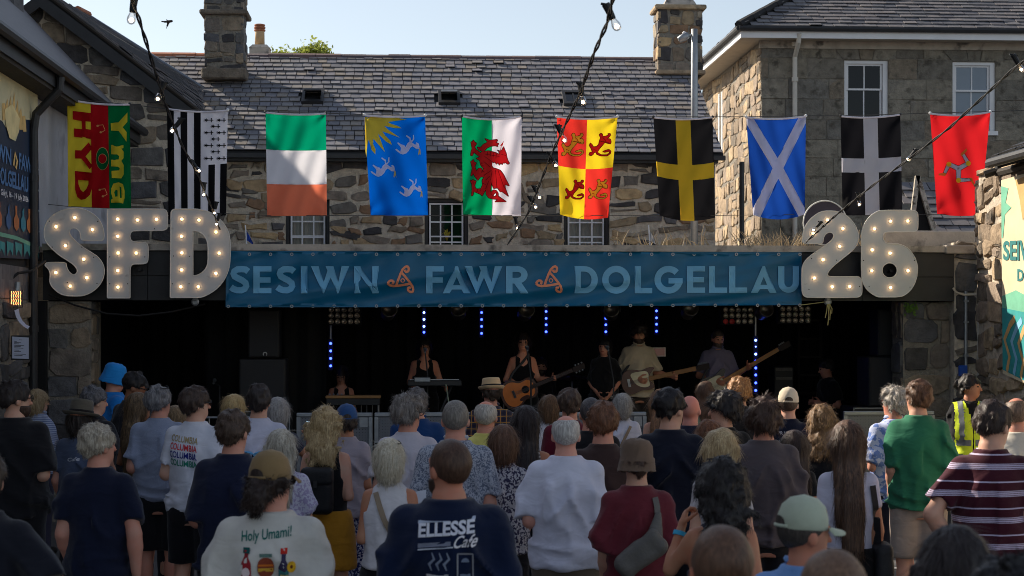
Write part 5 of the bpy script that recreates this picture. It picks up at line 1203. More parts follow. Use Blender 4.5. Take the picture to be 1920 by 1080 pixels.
    def hl(x, y, z):
        X, Y_, Z_ = np.broadcast_arrays(x, y, z - HZ)
        return Ri[0, 0] * X + Ri[0, 1] * Y_ + Ri[0, 2] * Z_, Ri[1, 0] * X + Ri[1, 1] * Y_ + Ri[1, 2] * Z_, Ri[2, 0] * X + Ri[2, 1] * Y_ + Ri[2, 2] * Z_ + HZ
    def headf(x, y, z):
        x, y, z = hl(x, y, z)
        d = ell(x, y, z, (0, -.014, 1.660), (.075, .094, .090)); d = smin(d, ell(x, y, z, (0, .028, 1.615), (.063, .066, .082)), .03); d = smin(d, ell(x, y, z, (0, .045, 1.562), (.043, .047, .034)), .03)
        d = smin(d, cone(x, y, z, (-.04, .075, 1.668), (.04, .075, 1.668), .014, .014), .02)
        for e in (-1, 1): d = np.maximum(d, -ell(x, y, z, (e * .031, .104, 1.648), (.019, .016, .012)))
        d = smin(d, cone(x, y, z, (0, .090, 1.652), (0, .112, 1.612), .008, .0135), .012); d = smin(d, ell(x, y, z, (0, .083, 1.580), (.024, .014, .011)), .01)
        for e in (-1, 1): d = smin(d, ell(x, y, z, (e * .077, -.008, 1.622), (.011, .021, .031)), .008)
        return d
    F.add(headf, (-.13, -.15, 1.47), (.13, .17, 1.77), .02)
    V, Q = nets(F); V = smooth_mesh(V, Q, 1, .35)
    HV, HQ = [], []; off = len(V)
    for S, E, W, sg in arms:
        hv, hq = HANDS['grip' if (W - E).z > -.12 else 'relax']
        d = (W - E).normalized(); z_ = -d; xx = Vector((sg, 0, 0)); xx = (xx - z_ * xx.dot(z_)); xx = xx.normalized() if xx.length > .1 else z_.orthogonal().normalized(); yy = z_.cross(xx) * sg
        xx = xx
        M = np.array([[xx[i], yy[i], z_[i]] for i in range(3)]); sc = .98 if sex == 'm' else .88
        vv = hv * sc
        w2 = vv @ M.T + np.array(W - d * .005)
        q2 = hq if np.linalg.det(M) > 0 else hq[:, ::-1]
        HV.append(w2); HQ.append(q2 + off); off += len(hv)
    VB = np.concatenate([V] + HV); QB = np.concatenate([Q] + HQ)
    C = VB[QB].mean(1); lx, ly, lz = hl(C[:, 0], C[:, 1], C[:, 2]); mi = np.zeros(len(QB), int)
    front = (ly > .075) & (lz > 1.5)
    mi[front & (np.abs(np.abs(lx) - .031) < .012) & (np.abs(lz - 1.648) < .0055)] = 1
    mi[front & (np.abs(np.abs(lx) - .033) < .018) & (np.abs(lz - 1.6745) < .0042)] = 2
    mi[front & (np.abs(lx) < .020) & (np.abs(lz - 1.580) < .0065)] = 3
    lip = tuple(int(c * f_) for c, f_ in zip(skin, (.82, .6, .58)))
    hc = hair[1] if len(hair) > 1 and hair[1] else (60, 50, 44)
    me = np_mesh('body', VB, QB, None, (skin_mat(skin), pm('dark_eye', srgb(38, 28, 24), .1, rough=.2, bump=0), hair_mat(tuple(int(c * .8) for c in hc)), skin_mat(lip)), mi)
    link_mesh('body', me, None, root, True)
    # ---- hair
    def hmap(p): v = Rm @ (np.array(p) - np.array((0, 0, HZ))) + np.array((0, 0, HZ)); return Vector(v)
    Hm = Matrix.Translation((0, 0, HZ)) @ Matrix(Rm.tolist()).to_4x4() @ Matrix.Translation((0, 0, -HZ))
    if hs != 'bald':
        lng = hs in ('long', 'vlong', 'curlylong', 'wavylong', 'bigcurl')
        zl = {'vlong': 1.06, 'long': 1.22, 'curlylong': 1.36, 'wavylong': 1.30, 'bigcurl': 1.40, 'bob': 1.46, 'braid': 1.1}.get(hs, 1.50)
        g_ = .0095 * fine if not lng else .0115 * fine
        HF = Field(axis((-.21, .21, g_)), axis((-.22, .17, g_)), axis((zl - .06, 1.87, g_)))
        def hairf(x, y, z, th_):
            lx, ly, lz = hl(x, y, z)
            d = ell(lx, ly, lz, (0, -.016, 1.662), (.076 + th_, .095 + th_, .091 + th_ * 1.15))
            front_lim = .062 if hs not in ('bald_fringe',) else .0
            pl = ((lz - 1.575) * .83 + (-ly - .098) * .56) * -1                # hairline from nape to brow
            line = (1.563 - lz) + np.clip((ly + .09), 0, .3) * .62 * 1.0
            return np.maximum(d, line)
        tk = {'short': .017, 'buzz': .006, 'bald_fringe': .008, 'mop': .036, 'curly': .034, 'tuft': .024, 'bob': .022, 'long': .018, 'vlong': .018, 'curlylong': .035, 'wavylong': .026, 'bigcurl': .040, 'braid': .016, 'tied': .012, 'fade': .020}.get(hs, .017)
        HF.add(lambda x, y, z: hairf(x, y, z, tk), (-.2, -.2, 1.5), (.2, .17, 1.8), .001)
        if hs == 'fade': HF.disp(lambda x, y, z: np.where(hl(x, y, z)[2] < 1.64, .012, 0))
        if hs == 'bald_fringe': HF.cut(lambda x, y, z: ell(*hl(x, y, z), (0, .02, 1.76), (.10, .12, .065)))
        if hs == 'bob':
            HF.add(lambda x, y, z: np.maximum(ell(*hl(x, y, z), (0, -.030, 1.625), (.102, .105, .15)), hl(x, y, z)[1] - .035), (-.13, -.16, 1.46), (.13, .05, 1.78), .02); HF.keep(lambda x, y, z: np.broadcast_to(1.497 - hl(x, y, z)[2], HF.F.shape))
        if hs in ('long', 'vlong', 'wavylong', 'curlylong', 'bigcurl', 'braid'):
            zb = {'long': 1.20, 'vlong': 1.02, 'wavylong': 1.27, 'curlylong': 1.37, 'bigcurl': 1.44, 'braid': 1.08}[hs]
            wd = {'long': .098, 'vlong': .088, 'wavylong': .105, 'curlylong': .118, 'bigcurl': .115, 'braid': .045}[hs]
            HF.add(lambda x, y, z: np.maximum(ell(*hl(x, y, z), (0, -.028, 1.635), (.098 + (wd - .1) * .5, .104, .14)), hl(x, y, z)[1] - .045), (-.13, -.16, 1.46), (.13, .05, 1.8), .02)
            tip = hmap((0, -.06, 1.58)); bx = tip.x * .6; yb = -.145 if sex == 'f' else -.15
            def fall(x, y, z):
                t = np.clip((1.62 - z) / (1.62 - zb), 0, 1); w_ = wd * (1 - .30 * t ** 2); cyy = tip.y * (1 - t) + yb * np.minimum(1, t * 2.0) * 1.0 + (0 if True else 0); cxx = bx + (tip.x - bx) * (1 - t)
                cyy = np.where(t < .5, tip.y + (yb - tip.y) * t * 2, yb); hh = .05 * (1 - .5 * t)
                d = (np.sqrt(((x - cxx) / w_) ** 2 + ((y - cyy) / hh) ** 2) - 1) * hh
                return np.maximum(np.maximum(d, zb - z + .03 * (vnoise(x * 40, y * 0, z * 0, seed) - .5)), z - 1.66)
            HF.add(fall, (-.2, -.22, zb - .03), (.2, .05, 1.66), .03)
            if hs == 'bigcurl': HF.add(lambda x, y, z: np.maximum(ell(*hl(x, y, z), (0, -.04, 1.61), (.125, .125, .165)), hl(x, y, z)[1] - .06), (-.2, -.22, 1.38), (.2, .08, 1.82), .03)
        if hs == 'tied': HF.add(lambda x, y, z: ell(*hl(x, y, z), (0, -.125, 1.655), (.04, .04, .045)), (-.06, -.2, 1.58), (.06, -.06, 1.72), .02)
        if hs == 'bun': HF.add(lambda x, y, z: ell(*hl(x, y, z), (0, -.12, 1.58), (.055, .05, .075)), (-.08, -.2, 1.48), (.08, -.04, 1.68), .03)
        if hs in ('mop', 'tuft'): HF.add(lambda x, y, z: ell(*hl(x, y, z), (.0, .02, 1.735), (.07, .085, .035)), (-.1, -.1, 1.68), (.1, .13, 1.8), .03)
        cl = hs in ('curly', 'curlylong', 'bigcurl', 'bun')
        def hdisp(x, y, z):
            a = np.arctan2(x, -(y + .015)); 
            if cl: return .034 * (vnoise(x * 26, y * 26, z * 24, seed) - .5) + .022 * (vnoise(x * 58, y * 58, z * 58, seed + 1) - .5)
            if hs in ('wavylong',): return .020 * (vnoise(x * 22 + np.sin(z * 38) * .35, y * 22, z * 9, seed) - .5)
            if hs in ('long', 'vlong', 'bob', 'braid'): return .014 * (vnoise(a * 9 + 0 * z, 0 * x + 3, z * 3 + 0 * x, seed) - .5) + .008 * (vnoise(x * 60, y * 60, z * 8, seed) - .5)
            amp = {'buzz': .002, 'bald_fringe': .003, 'mop': .022, 'tuft': .018}.get(hs, .015)
            return amp * (vnoise(x * 38, y * 38, z * 30, seed) - .5) * 2
        HF.disp(hdisp)
        if hat: HF.keep(lambda x, y, z: hl(x, y, z)[2] - (1.668 if hat[0] != 'bucket' else 1.655))
        hv, hq = nets(HF)
        if len(hq):
            hn = normals(hv, hq)
            if hn.mean() is not None and (hn * (hv - hv.mean(0))).sum() < 0: hn = -hn
            ns = {'buzz': 900, 'bald_fringe': 700, 'bigcurl': 3600, 'curlylong': 3200, 'wavylong': 2600, 'long': 2400, 'vlong': 2800, 'bob': 2300}.get(hs, 2600)
            ns = int(ns / fine ** 1.5)
            ii = nr.randint(0, len(hv), ns); p0 = hv[ii] - hn[ii] * .004; n0 = hn[ii]
            down = np.array((0, 0, -1.0)); crown = np.array(hmap((0, -.03, 1.76)))
            fl_ = (p0 - crown); fl_ /= np.linalg.norm(fl_, axis=1)[:, None] + 1e-6
            if lng or hs in ('bob', 'braid'): fl_ = fl_ * .35 + down
            fl_ = fl_ - n0 * (fl_ * n0).sum(1)[:, None]; fl_ /= np.linalg.norm(fl_, axis=1)[:, None] + 1e-6
            L = {'buzz': .010, 'bald_fringe': .014, 'short': .026, 'fade': .024, 'mop': .05, 'tuft': .04, 'curly': .03, 'bigcurl': .045, 'curlylong': .05, 'wavylong': .10, 'long': .12, 'vlong': .13, 'bob': .09, 'braid': .09, 'tied': .04, 'bun': .035}.get(hs, .03)
            L = L * nr.uniform(.5, 1.3, ns)[:, None]; rnd = nr.normal(0, 1, (ns, 3)); lift = {'buzz': .5, 'bald_fringe': .4, 'curly': .6, 'bigcurl': .6, 'curlylong': .5, 'bun': .5, 'mop': .3, 'tuft': .35, 'short': .32, 'fade': .26}.get(hs, .05)
            jit = .45 if cl else (.20 if not lng else .07)
            d1 = fl_ + n0 * lift + rnd * jit; d1 /= np.linalg.norm(d1, axis=1)[:, None]
            d2 = fl_ + n0 * (lift * .2) + rnd * jit * .8 + nr.normal(0, 1, (ns, 3)) * jit; d2 /= np.linalg.norm(d2, axis=1)[:, None]
            sd = np.cross(n0, fl_); sd /= np.linalg.norm(sd, axis=1)[:, None] + 1e-6; w0 = .0015
            A0, A1 = p0 - sd * w0, p0 + sd * w0; mid = p0 + d1 * L * .5; B0, B1 = mid - sd * w0 * .8, mid + sd * w0 * .8; tipv = mid + d2 * L * .5
            SV = np.concatenate([hv, A0, A1, B0, B1, tipv]); b0 = len(hv); r_ = np.arange(ns)
            T = np.concatenate([np.stack([b0 + r_, b0 + ns + r_, b0 + 3 * ns + r_], 1), np.stack([b0 + r_, b0 + 3 * ns + r_, b0 + 2 * ns + r_], 1), np.stack([b0 + 2 * ns + r_, b0 + 3 * ns + r_, b0 + 4 * ns + r_], 1)])
            link_mesh('hair', np_mesh('hair', SV, hq, T, (hair_mat(hair[1], hair[2] if len(hair) > 2 else None),)), None, root, True)
    if beard:
        BF = Field(axis((-.09, .09, .0095 * fine)), axis((-.02, .13, .0095 * fine)), axis((1.47, 1.63, .0095 * fine)))
        bf = Field(BF.xs, BF.ys, BF.zs)
        # beard is grown in the head's own frame, then turned with it
        bf.F = np.maximum(smin(ell(*np.broadcast_arrays(BF.xs[:, None, None], BF.ys[None, :, None], BF.zs[None, None, :]), (0, .030, 1.605), (.070, .072, .088)), ell(*np.broadcast_arrays(BF.xs[:, None, None], BF.ys[None, :, None], BF.zs[None, None, :]), (0, .048, 1.555), (.053, .056, .044)), .03), np.broadcast_to(BF.zs[None, None, :] - 1.598, BF.F.shape)).astype(np.float32)
        bf.F = np.maximum(bf.F, np.broadcast_to(.012 - BF.ys[None, :, None], BF.F.shape)); bf.disp(lambda x, y, z: .008 * (vnoise(x * 90, y * 90, z * 60, seed) - .5))
        bv, bq = nets(bf); bv = (bv - np.array((0, 0, HZ))) @ Rm.T + np.array((0, 0, HZ))
        link_mesh('beard', np_mesh('beard', bv, bq, None, (hair_mat(beard),)), None, root, True)
    # ---- top
    sty, tc_ = top[0], top[1]; tmat = cloth(*top[1:4])
    shirt = None
    ez = {'tee': .024, 'tight': .012, 'tank': .010, 'loose': .034, 'shirt': .030, 'vest': .016, 'coat': .035}.get(sty, .024)
    hem = {'tee': .87, 'tight': .92, 'tank': .90, 'loose': .85, 'shirt': .85, 'vest': .95, 'coat': .66}.get(sty, .86)
    slv = {'tee': .72, 'tight': .52, 'tank': 0, 'loose': .92, 'shirt': .86, 'vest': 0, 'coat': 2.0, 'long': 2.0}.get(sty, .7)
    TP = P.copy()
    if sty not in ('tight', 'tank'):
        ch = TP[5, 1]
        for i_ in range(5): TP[i_, 1] = max(TP[i_, 1], ch * (.93 if sty != 'coat' else 1.02)); TP[i_, 2] = max(TP[i_, 2], TP[5, 2] * .98)
    TP = np.vstack([[hem - .05, TP[0, 1], TP[0, 2]], TP])
    if sty not in ('tight', 'tank', 'vest'): TP[:, 1][TP[:, 0] < 1.0] += .006
    gsp = .0145 * fine
    xe = max([abs((S + (E - S) * min(1, slv)).x) for S, E, W, sg in arms] + [.22]) + .13
    if slv > 1: xe = xm + .05
    TF = Field(axis((-xe, xe, gsp)), axis((-.27 if slv <= 1 else min(yn, -.27), .30 if slv <= 1 else max(ym, .3), gsp)), axis((hem - .04, 1.60, gsp)))
    TF.add(lambda x, y, z: torso(x, y, z, TP, ez, ez * 1.15, hem, 1.518), (-.3, -.25, hem), (.3, .25, 1.5), .001)
    if slv:
        for S, E, W, sg in arms:
            e1 = S + (E - S) * min(slv, 1.0); r0, r1 = .061 * th * (1 if sex == 'm' else .9) + ez * .38, (.047 * th + ez * (.75 if sty != 'tight' else .3)) * (1 if sex == 'm' else .92)
            dr = (E - S).normalized(); s0 = S + Vector((-sg * .012, 0, .0))
            def sle(x, y, z, s0=s0, e1=e1, r0=r0, r1=r1, dr=dr):
                d = cone(x, y, z, s0, e1 + dr * .06, r0, r1)
                return np.maximum(d, (x - e1.x) * dr.x + (y - e1.y) * dr.y + (z - e1.z) * dr.z) if slv <= 1 else d
            TF.add(sle, [min(a, c) - .1 for a, c in zip(S, e1)], [max(a, c) + .1 for a, c in zip(S, e1)], .022)
            if slv > 1: TF.cone(E, W, r1, .045 + ez * .4, .03)
    if sty == 'tank': TF.cut(lambda x, y, z: cone(x, y, z, (0, .02, 1.47), (0, .02, 1.75), .074, .078))
    if sty in ('tank', 'vest'):
        for S, E, W, sg in arms:
            TF.cut(lambda x, y, z, S=S, sg=sg: cone(x, y, z, (sg * (sx + .025), 0, 1.29), (sg * (sx + .035), 0, 1.62), .052 if sty == 'tank' else .045, .07 if sty == 'tank' else .055, 3.0))
        TF.cut(lambda x, y, z: cone(x, y, z, (0, -.16, 1.50 if sty == 'vest' else 1.44), (0, -.16, 1.7), .075, .10) + 0 * x)
        TF.cut(lambda x, y, z: cone(x, y, z, (0, .16, 1.40), (0, .16, 1.7), .085, .10))
    else:
        TF.cut(lambda x, y, z: cone(x, y, z, (0, .03, 1.520), (0, .03, 1.7), .066, .07))
    fm = {'tight': .4, 'tank': .4, 'vest': .6, 'loose': 1.3, 'coat': 1.2}.get(sty, 1.0)
    def tdisp(x, y, z):
        ax = np.abs(x); w1 = vnoise(x * 3 + 0 * z, y * 3 + 0 * z, z * 3 + 0 * x, seed)
        n1 = 1 - np.abs(2 * vnoise((ax * 1.0 + z * .75) * 8 + w1 * 1.6, y * 3, (ax * .75 - z) * 2.4 + np.sign(x) * 7, seed) - 1)      # drag lines falling in from the armpits
        n2 = 1 - np.abs(2 * vnoise(x * 9 + w1 * 2, y * 6, z * 2.2, seed + 5) - 1)                                                   # vertical drape
        n3 = 1 - np.abs(2 * vnoise(x * 3 + w1, y * 3, z * 17 + x * 3, seed + 8) - 1)                                                # slack above the hem
        up = np.clip((1.44 - z) / .12, 0, 1)
        return -(.034 * (n1 ** 3 - .3) * np.clip((z - .98) / .2, .2, 1) * up + .020 * (n2 ** 3 - .3) * up + .026 * (n3 ** 3 - .3) * np.clip((1.10 - z) / .14, 0, 1)) * fm
    TF.disp(tdisp); TF.keep(lambda x, y, z: hem - z + .006 * np.sin(x * 23 + seed) + 0 * y)
    tv, tq = nets(TF); tv = smooth_mesh(tv, tq, 1, .3)
    shirt = link_mesh('jacket' if sty == 'coat' else 'shirt', np_mesh('shirt', tv, tq, None, (tmat,)), None, root, True)
    bvh = BVHTree.FromPolygons([tuple(v) for v in tv], [tuple(q) for q in tq])
    if sty in ('tee', 'loose', 'shirt', 'tight') and fine < 1.3:
        cr = MB(); n_ = 20; rad = .064
        pts = [Vector((math.cos(2 * math.pi * i / n_) * rad * 1.02, .024 + math.sin(2 * math.pi * i / n_) * rad * .92, 1.512 + (.022 if sty == 'shirt' else 0) - .022 * max(0, math.sin(2 * math.pi * i / n_)))) for i in range(n_ + 1)]
        cr.tube(pts, .0085 if sty != 'shirt' else .014, 6, False); cr.build('collar', cloth(top[4] if len(top) > 4 else top[1]), shirt, True, True)
    # ---- bottom
    bs = bottom[0]; bm_ = cloth(*bottom[1:])
    BF_ = Field(axis((-.30, .30, .022)), axis((-.25, .56 if sit else .25, .022)), axis((.02, 1.06, .026)))
    if bs in ('trousers', 'shorts', 'wide'):
        zb = {'trousers': .07, 'shorts': .50, 'wide': .05}[bs]; e2 = {'trousers': .018, 'shorts': .036, 'wide': .04}[bs]
        for sg in (-1, 1):
            if sit:
                BF_.cone((sg * .09, 0, .88), (sg * .13, .40, .87), .098 * th, .074 * th, .03); BF_.cone((sg * .13, .40, .87), (sg * .13, .38, .52), .072 * th, .06, .02); continue
            BF_.cone((sg * .090, 0, .88), (sg * .1, .01, .49), .092 * th + e2 * .5, .062 * th + e2, .03); BF_.cone((sg * .1, .008, .49), (sg * .105, -.015, .05), .060 * th + e2, .048 + e2, .02)
        BF_.add(lambda x, y, z: torso(x, y, z, P, .014, .016, .80, 1.02), (-.25, -.2, .80), (.25, .2, 1.02), .03); BF_.keep(lambda x, y, z: zb - z + 0 * x + 0 * y)
    else:
        zb = {'skirt': .52, 'longskirt': .22, 'mini': .60}[bs]
        SP = np.array([(zb, .235 * build, .20), (.60, .215 * build, .18), (.80, .19 * build, .155), (.88, .188 * build, .145), (.96, .172 * build, .128), (1.04, .15 * build, .112)]) if zb < .6 else np.array([(zb, .20 * build, .16), (.80, .19 * build, .15), (.88, .186 * build, .142), (.96, .172 * build, .128), (1.04, .15 * build, .112)])
        BF_.add(lambda x, y, z: torso(x, y, z, SP, .022, .022), (-.3, -.25, zb), (.3, .25, 1.04), .001)
    BF_.disp(lambda x, y, z: .014 * (vnoise(x * 12, y * 12, z * (4 if 'skirt' in bs else 8), seed + 9) - .5))
    pv, pq = nets(BF_); link_mesh({'trousers': 'trousers', 'wide': 'trousers', 'shorts': 'shorts'}.get(bs, 'skirt'), np_mesh('bottom', pv, pq, None, (bm_,)), None, root, True)
    if shoes:
        if shoes not in SHOE_ME: SHOE_ME[shoes] = np_mesh('shoe', SHOE[0], SHOE[1], None, (cloth(shoes),))
        for sg in (-1, 1):
            o = link_mesh('shoe', SHOE_ME[shoes], None, root, True); o.location = (sg * .105, 0, 0) if not sit else (sg * .13, .42, .42); o.rotation_euler = (0, 0, -sg * .1)
    # ---- hats and glasses, turned with the head
    if hat:
        kind, hc_ = hat[0], hat[1]; hm_ = cloth(*hat[1:])
        if kind == 'bucket':
            pr = [(.117, 1.598), (.120, 1.596), (.117, 1.604), (.106, 1.665), (.102, 1.675), (.101, 1.71), (.095, 1.745), (.078, 1.772), (.04, 1.785), (.001, 1.787)]
            q = MB().lathe(pr, 30, Hm @ Matrix.Translation((0, -.012, 0)), .94, 1.06); jn = [Vector((rr.uniform(-1, 1), rr.uniform(-1, 1), rr.uniform(-1, 1))) * .003 for _ in q.v]
            for i_, v in enumerate(q.v): q.v[i_] = v + jn[i_] * (1 + 1.5 * math.sin(i_ * .7))
            q.build('bucket_hat', hm_, root, True, True)
        elif kind == 'cap':
            pr = [(.093, 1.655), (.096, 1.66), (.094, 1.70), (.080, 1.745), (.05, 1.775), (.012, 1.785), (.001, 1.788)]
            c_ = MB().lathe(pr, 26, Hm @ Matrix.Translation((0, -.012, 0)), .92, 1.10).build('cap', hm_, root, True, True)
            bk = []; n_ = 14
            for i_ in range(n_ + 1):
                a = math.pi * i_ / n_; x_ = .083 * math.cos(a)
                bk.append((Vector((x_, .055 + .038 * math.sin(a), 1.668)), Vector((x_ * 1.02, .085 + .085 * math.sin(a), 1.654 - .012 * abs(x_) / .08))))
            vs = [Hm @ p for pr_ in bk for p in pr_]; vs += [v + Hm.to_3x3() @ Vector((0, 0, -.006)) for v in vs]; m2 = 2 * (n_ + 1)
            fs = [(2 * i_, 2 * i_ + 1, 2 * i_ + 3, 2 * i_ + 2) for i_ in range(n_)] + [(m2 + 2 * i_ + 2, m2 + 2 * i_ + 3, m2 + 2 * i_ + 1, m2 + 2 * i_) for i_ in range(n_)] + [(2 * i_ + 1, m2 + 2 * i_ + 1, m2 + 2 * i_ + 3, 2 * i_ + 3) for i_ in range(n_)]
            obj('peak', vs, fs, hm_, c_, True, True)
            arc_ = []; nn_ = 12
            cpt = lambda f_, z_, e_: Hm @ Vector((math.sin(f_) * (.0945 + e_) * .92, -.012 - math.cos(f_) * (.0955 + e_) * 1.10, z_))
            base_ = [cpt(R(-24 + 48 * i_ / nn_), 1.671, .0025) for i_ in range(nn_ + 1)]; top_ = [cpt(R(-24 + 48 * i_ / nn_), 1.671 + .034 * math.sqrt(max(0, 1 - ((i_ - nn_ / 2) / (nn_ / 2)) ** 2)), .0025) for i_ in range(nn_ + 1)]
            obj('cap_opening', base_ + top_, [(i_, i_ + 1, nn_ + 2 + i_, nn_ + 1 + i_) for i_ in range(nn_)], hair_mat(hair[1]) if hs != 'bald' else skin_mat(skin), c_, False, True)
            MB().tube([cpt(R(-30 + 60 * i_ / nn_), 1.666, .003) for i_ in range(nn_ + 1)], .007, 6).build('cap_strap', hm_, c_, True, True)
        elif kind in ('fedora', 'porkpie'):
            bw = .155 if kind == 'fedora' else .135; ct = 1.80 if kind == 'fedora' else 1.775
            tilt = Matrix.Translation((0, -.01, 1.68)) @ Matrix.Rotation(R(-6), 4, 'X') @ Matrix.Translation((0, 0, -1.68))
            pr = [(.09, 1.668), (bw * .9, 1.672), (bw, 1.686 if kind == 'fedora' else 1.692), (bw, 1.69 if kind == 'fedora' else 1.696), (bw * .88, 1.682), (.100, 1.684), (.097, 1.72), (.092, ct - .02), (.084, ct), (.07, ct - .004), (.05, ct - .03 if kind == 'fedora' else ct - .012), (.001, ct - .035 if kind == 'fedora' else ct - .014)]
            h_ = MB().lathe(pr, 30, Hm @ tilt, .92, 1.08).build('hat', hm_, root, True, True)
            MB().lathe([(.1025, 1.686), (.1015, 1.712), (.098, 1.713)], 30, Hm @ tilt, .92, 1.08).build('hat_band', cloth((34, 30, 30)), h_, True, True)
    if glasses:
        gk = MB(); zz_, yo = (1.648, 0) if glasses != 'head' else (1.742, -.055)
        for sg in (-1, 1):
            gk.tube([Hm @ Vector((sg * .075, -.02 + yo, zz_ - .002 + (.01 if glasses == 'head' else 0))), Hm @ Vector((sg * .074, .05 + yo, zz_ + .002)), Hm @ Vector((sg * .062, .098 + yo, zz_ + .004))], .0035, 5)
            gk.tube([Hm @ Vector((sg * .034 + math.cos(a) * .026, .107 + yo - abs(sg * .034 + math.cos(a) * .026) * .12, zz_ + math.sin(a) * .02)) for a in [i_ * .524 for i_ in range(13)]], .003, 5, False)
        gk.tube([Hm @ Vector((-.01, .112 + yo, zz_ + .004)), Hm @ Vector((.01, .112 + yo, zz_ + .004))], .003, 5)
        g_o = gk.build('glasses', pm('dark_plastic', srgb(24, 22, 22), .1, rough=.25, bump=0), root, True, True)
        if glasses in ('sun', 'head'):
            for sg in (-1, 1):
                lp = [Hm @ Vector((sg * .034 + math.cos(a) * .025, .108 + yo - abs(sg * .034 + math.cos(a) * .025) * .12, zz_ + math.sin(a) * .019)) for a in [i_ * .524 for i_ in range(12)]]
                obj('lens', lp, [tuple(range(12))], pm('tinted_lens', srgb(16, 16, 20), .05, rough=.06, bump=0), g_o, False, True)
    rec = dict(root=root, shirt=shirt, bvh=bvh, k=k, pos=Vector((pos[0], pos[1], z0)), Hm=Hm, arms=arms, yaw=yw, TV=tv)
    rec['M'] = Matrix.Translation((pos[0], pos[1], z0)) @ Matrix.Rotation(-yw - YAW, 4, 'Z') @ Matrix.Scale(k, 4)
    PEOPLE.append(rec); return rec
def back_map(rec):
    """u to the right as seen from behind, v up, in the person's own metres; lands on the back of the shirt"""
    def f(u, v, d=0.0):
        h_ = rec['bvh'].ray_cast(Vector((u, -1.0, v)), Vector((0, 1, 0)), 3.0)
        y = h_[0].y if h_[0] is not None else -.1
        return Vector((u, y - .005 - d, v))
    return f
# =================================================================== the crowd, from the back row to the front
PALE, TAN, ROSY, DARKS = (206, 164, 142), (182, 132, 104), (204, 150, 130), (150, 106, 82)
NAVY_, BLACK_, WHITE_, CREAM_ = (30, 36, 62), (26, 26, 30), (216, 214, 224), (214, 206, 190)
CR = {}
def C(key, *a, **kw): CR[key] = person(*a, **kw)
# ---- left side
C('blackT', 'tall dark-haired man in black T-shirt and black shorts at the left edge', 27, 712, 1.88, 5, 48, 4, build=1.22, skin=PALE, hair=('short', (40, 32, 30)), top=('loose', BLACK_), bottom=('shorts', (24, 24, 28)), armL='slight', armR='bent', glasses='clear', beard=(60, 44, 36), shoes=(30, 30, 34))
C('bobL', 'woman with grey-blonde bob and sunglasses beside the left stone pier', 72, 731, 1.63, 30, 25, 0, 'f', 1.05, PALE, ('bob', (150, 124, 88), (190, 172, 140)), ('shirt', (170, 178, 200), 'stripes', (110, 124, 160)), ('trousers', (60, 60, 80)), 'bent', 'bent', glasses='sun')
C('edgeL', 'person in dark T-shirt cut off by the left edge, elbow showing', -34, 838, 1.78, 0, 0, 0, skin=ROSY, hair=('short', (60, 48, 40)), top=('tee', (28, 30, 40)), armR='hip')
C('greyback', 'man with dark grey hair behind the fedora wearer', 176, 724, 1.76, 25, 30, 4, skin=PALE, hair=('short', (74, 72, 76), (120, 118, 122)), top=('tee', (36, 36, 42)))
C('fedora', 'person in olive-grey fedora and slate blue T-shirt', 152, 748, 1.70, 10, 18, 4, skin=ROSY, hair=('bob', (44, 36, 32)), top=('tee', (78, 88, 112)), bottom=('trousers', (36, 38, 46)), hat=('fedora', (92, 86, 76)))
C('bluehat', 'person in bright blue bucket hat and matching blue raincoat', 210, 680, 1.90, 55, 18, 14, skin=ROSY, hair=('bald', (60, 50, 40)), top=('coat', (30, 120, 200)), bottom=('trousers', (40, 44, 60)), armL='slight', armR='slight', hat=('bucket', (36, 132, 206)))
C('glassesdown', 'dark-haired man in glasses looking down beside the blue raincoat', 246, 697, 1.84, 40, 40, 22, skin=DARKS, hair=('fade', (28, 24, 24)), top=('tee', (40, 40, 46)), glasses='clear')
C('navyfront', 'grey-blond man in navy T-shirt standing in front at left', 184, 793, 1.72, 3, 38, 2, skin=ROSY, hair=('short', (150, 138, 122), (206, 196, 178)), top=('tee', (22, 28, 50)), bottom=('trousers', (26, 30, 46)), armL='slight', armR=((.075, -.06, -.27), (.005, .03, -.25)), build=1.03)
C('braids', 'woman with long braided brown hair in a patterned dress', 262, 737, 1.68, 20, 35, 0, 'f', 1.0, TAN, ('vlong', (84, 66, 50), (150, 124, 92)), ('tight', (90, 60, 66), 'floral', (40, 30, 40)), ('skirt', (70, 46, 56), 'floral', (36, 28, 36)), 'bent', 'bent')
C('greyT', 'man with sunglasses pushed up on grey hair, heather grey T-shirt', 298, 722, 1.80, -8, 38, 0, skin=ROSY, hair=('short', (104, 102, 106), (150, 148, 150)), top=('tee', (150, 160, 182), 'heather', (132, 140, 164)), bottom=('shorts', (28, 30, 34)), glasses='head', build=1.05, armL='bent', armR='bent')
C('smallglasses', 'small woman with highlighted hair and glasses behind the printed white T-shirt', 330, 762, 1.60, 10, -10, 0, 'f', 1.0, PALE, ('bob', (116, 92, 66), (178, 150, 112)), ('tee', (70, 60, 70)), glasses='clear')
C('columbia', 'man in white T-shirt with COLUMBIA printed four times on the back', 366, 724, 1.82, 12, 42, 0, skin=PALE, hair=('short', (58, 44, 38)), top=('tee', (214, 216, 228)), bottom=('shorts', (20, 20, 26)), glasses='sun', build=1.08, armL='bent', armR='bent')
C('blondeback', 'blonde woman half hidden behind the navy T-shirt at centre left', 440, 741, 1.66, 0, 20, 0, 'f', 1.0, PALE, ('bob', (190, 158, 104), (222, 198, 150)), ('tee', WHITE_))
C('navypolo', 'man with short brown hair in long dark navy T-shirt', 437, 768, 1.78, 0, 18, 4, skin=ROSY, hair=('short', (70, 54, 44)), top=('loose', (24, 30, 54)), bottom=('shorts', (34, 36, 48)), build=1.05, armL='bent', armR='bent')
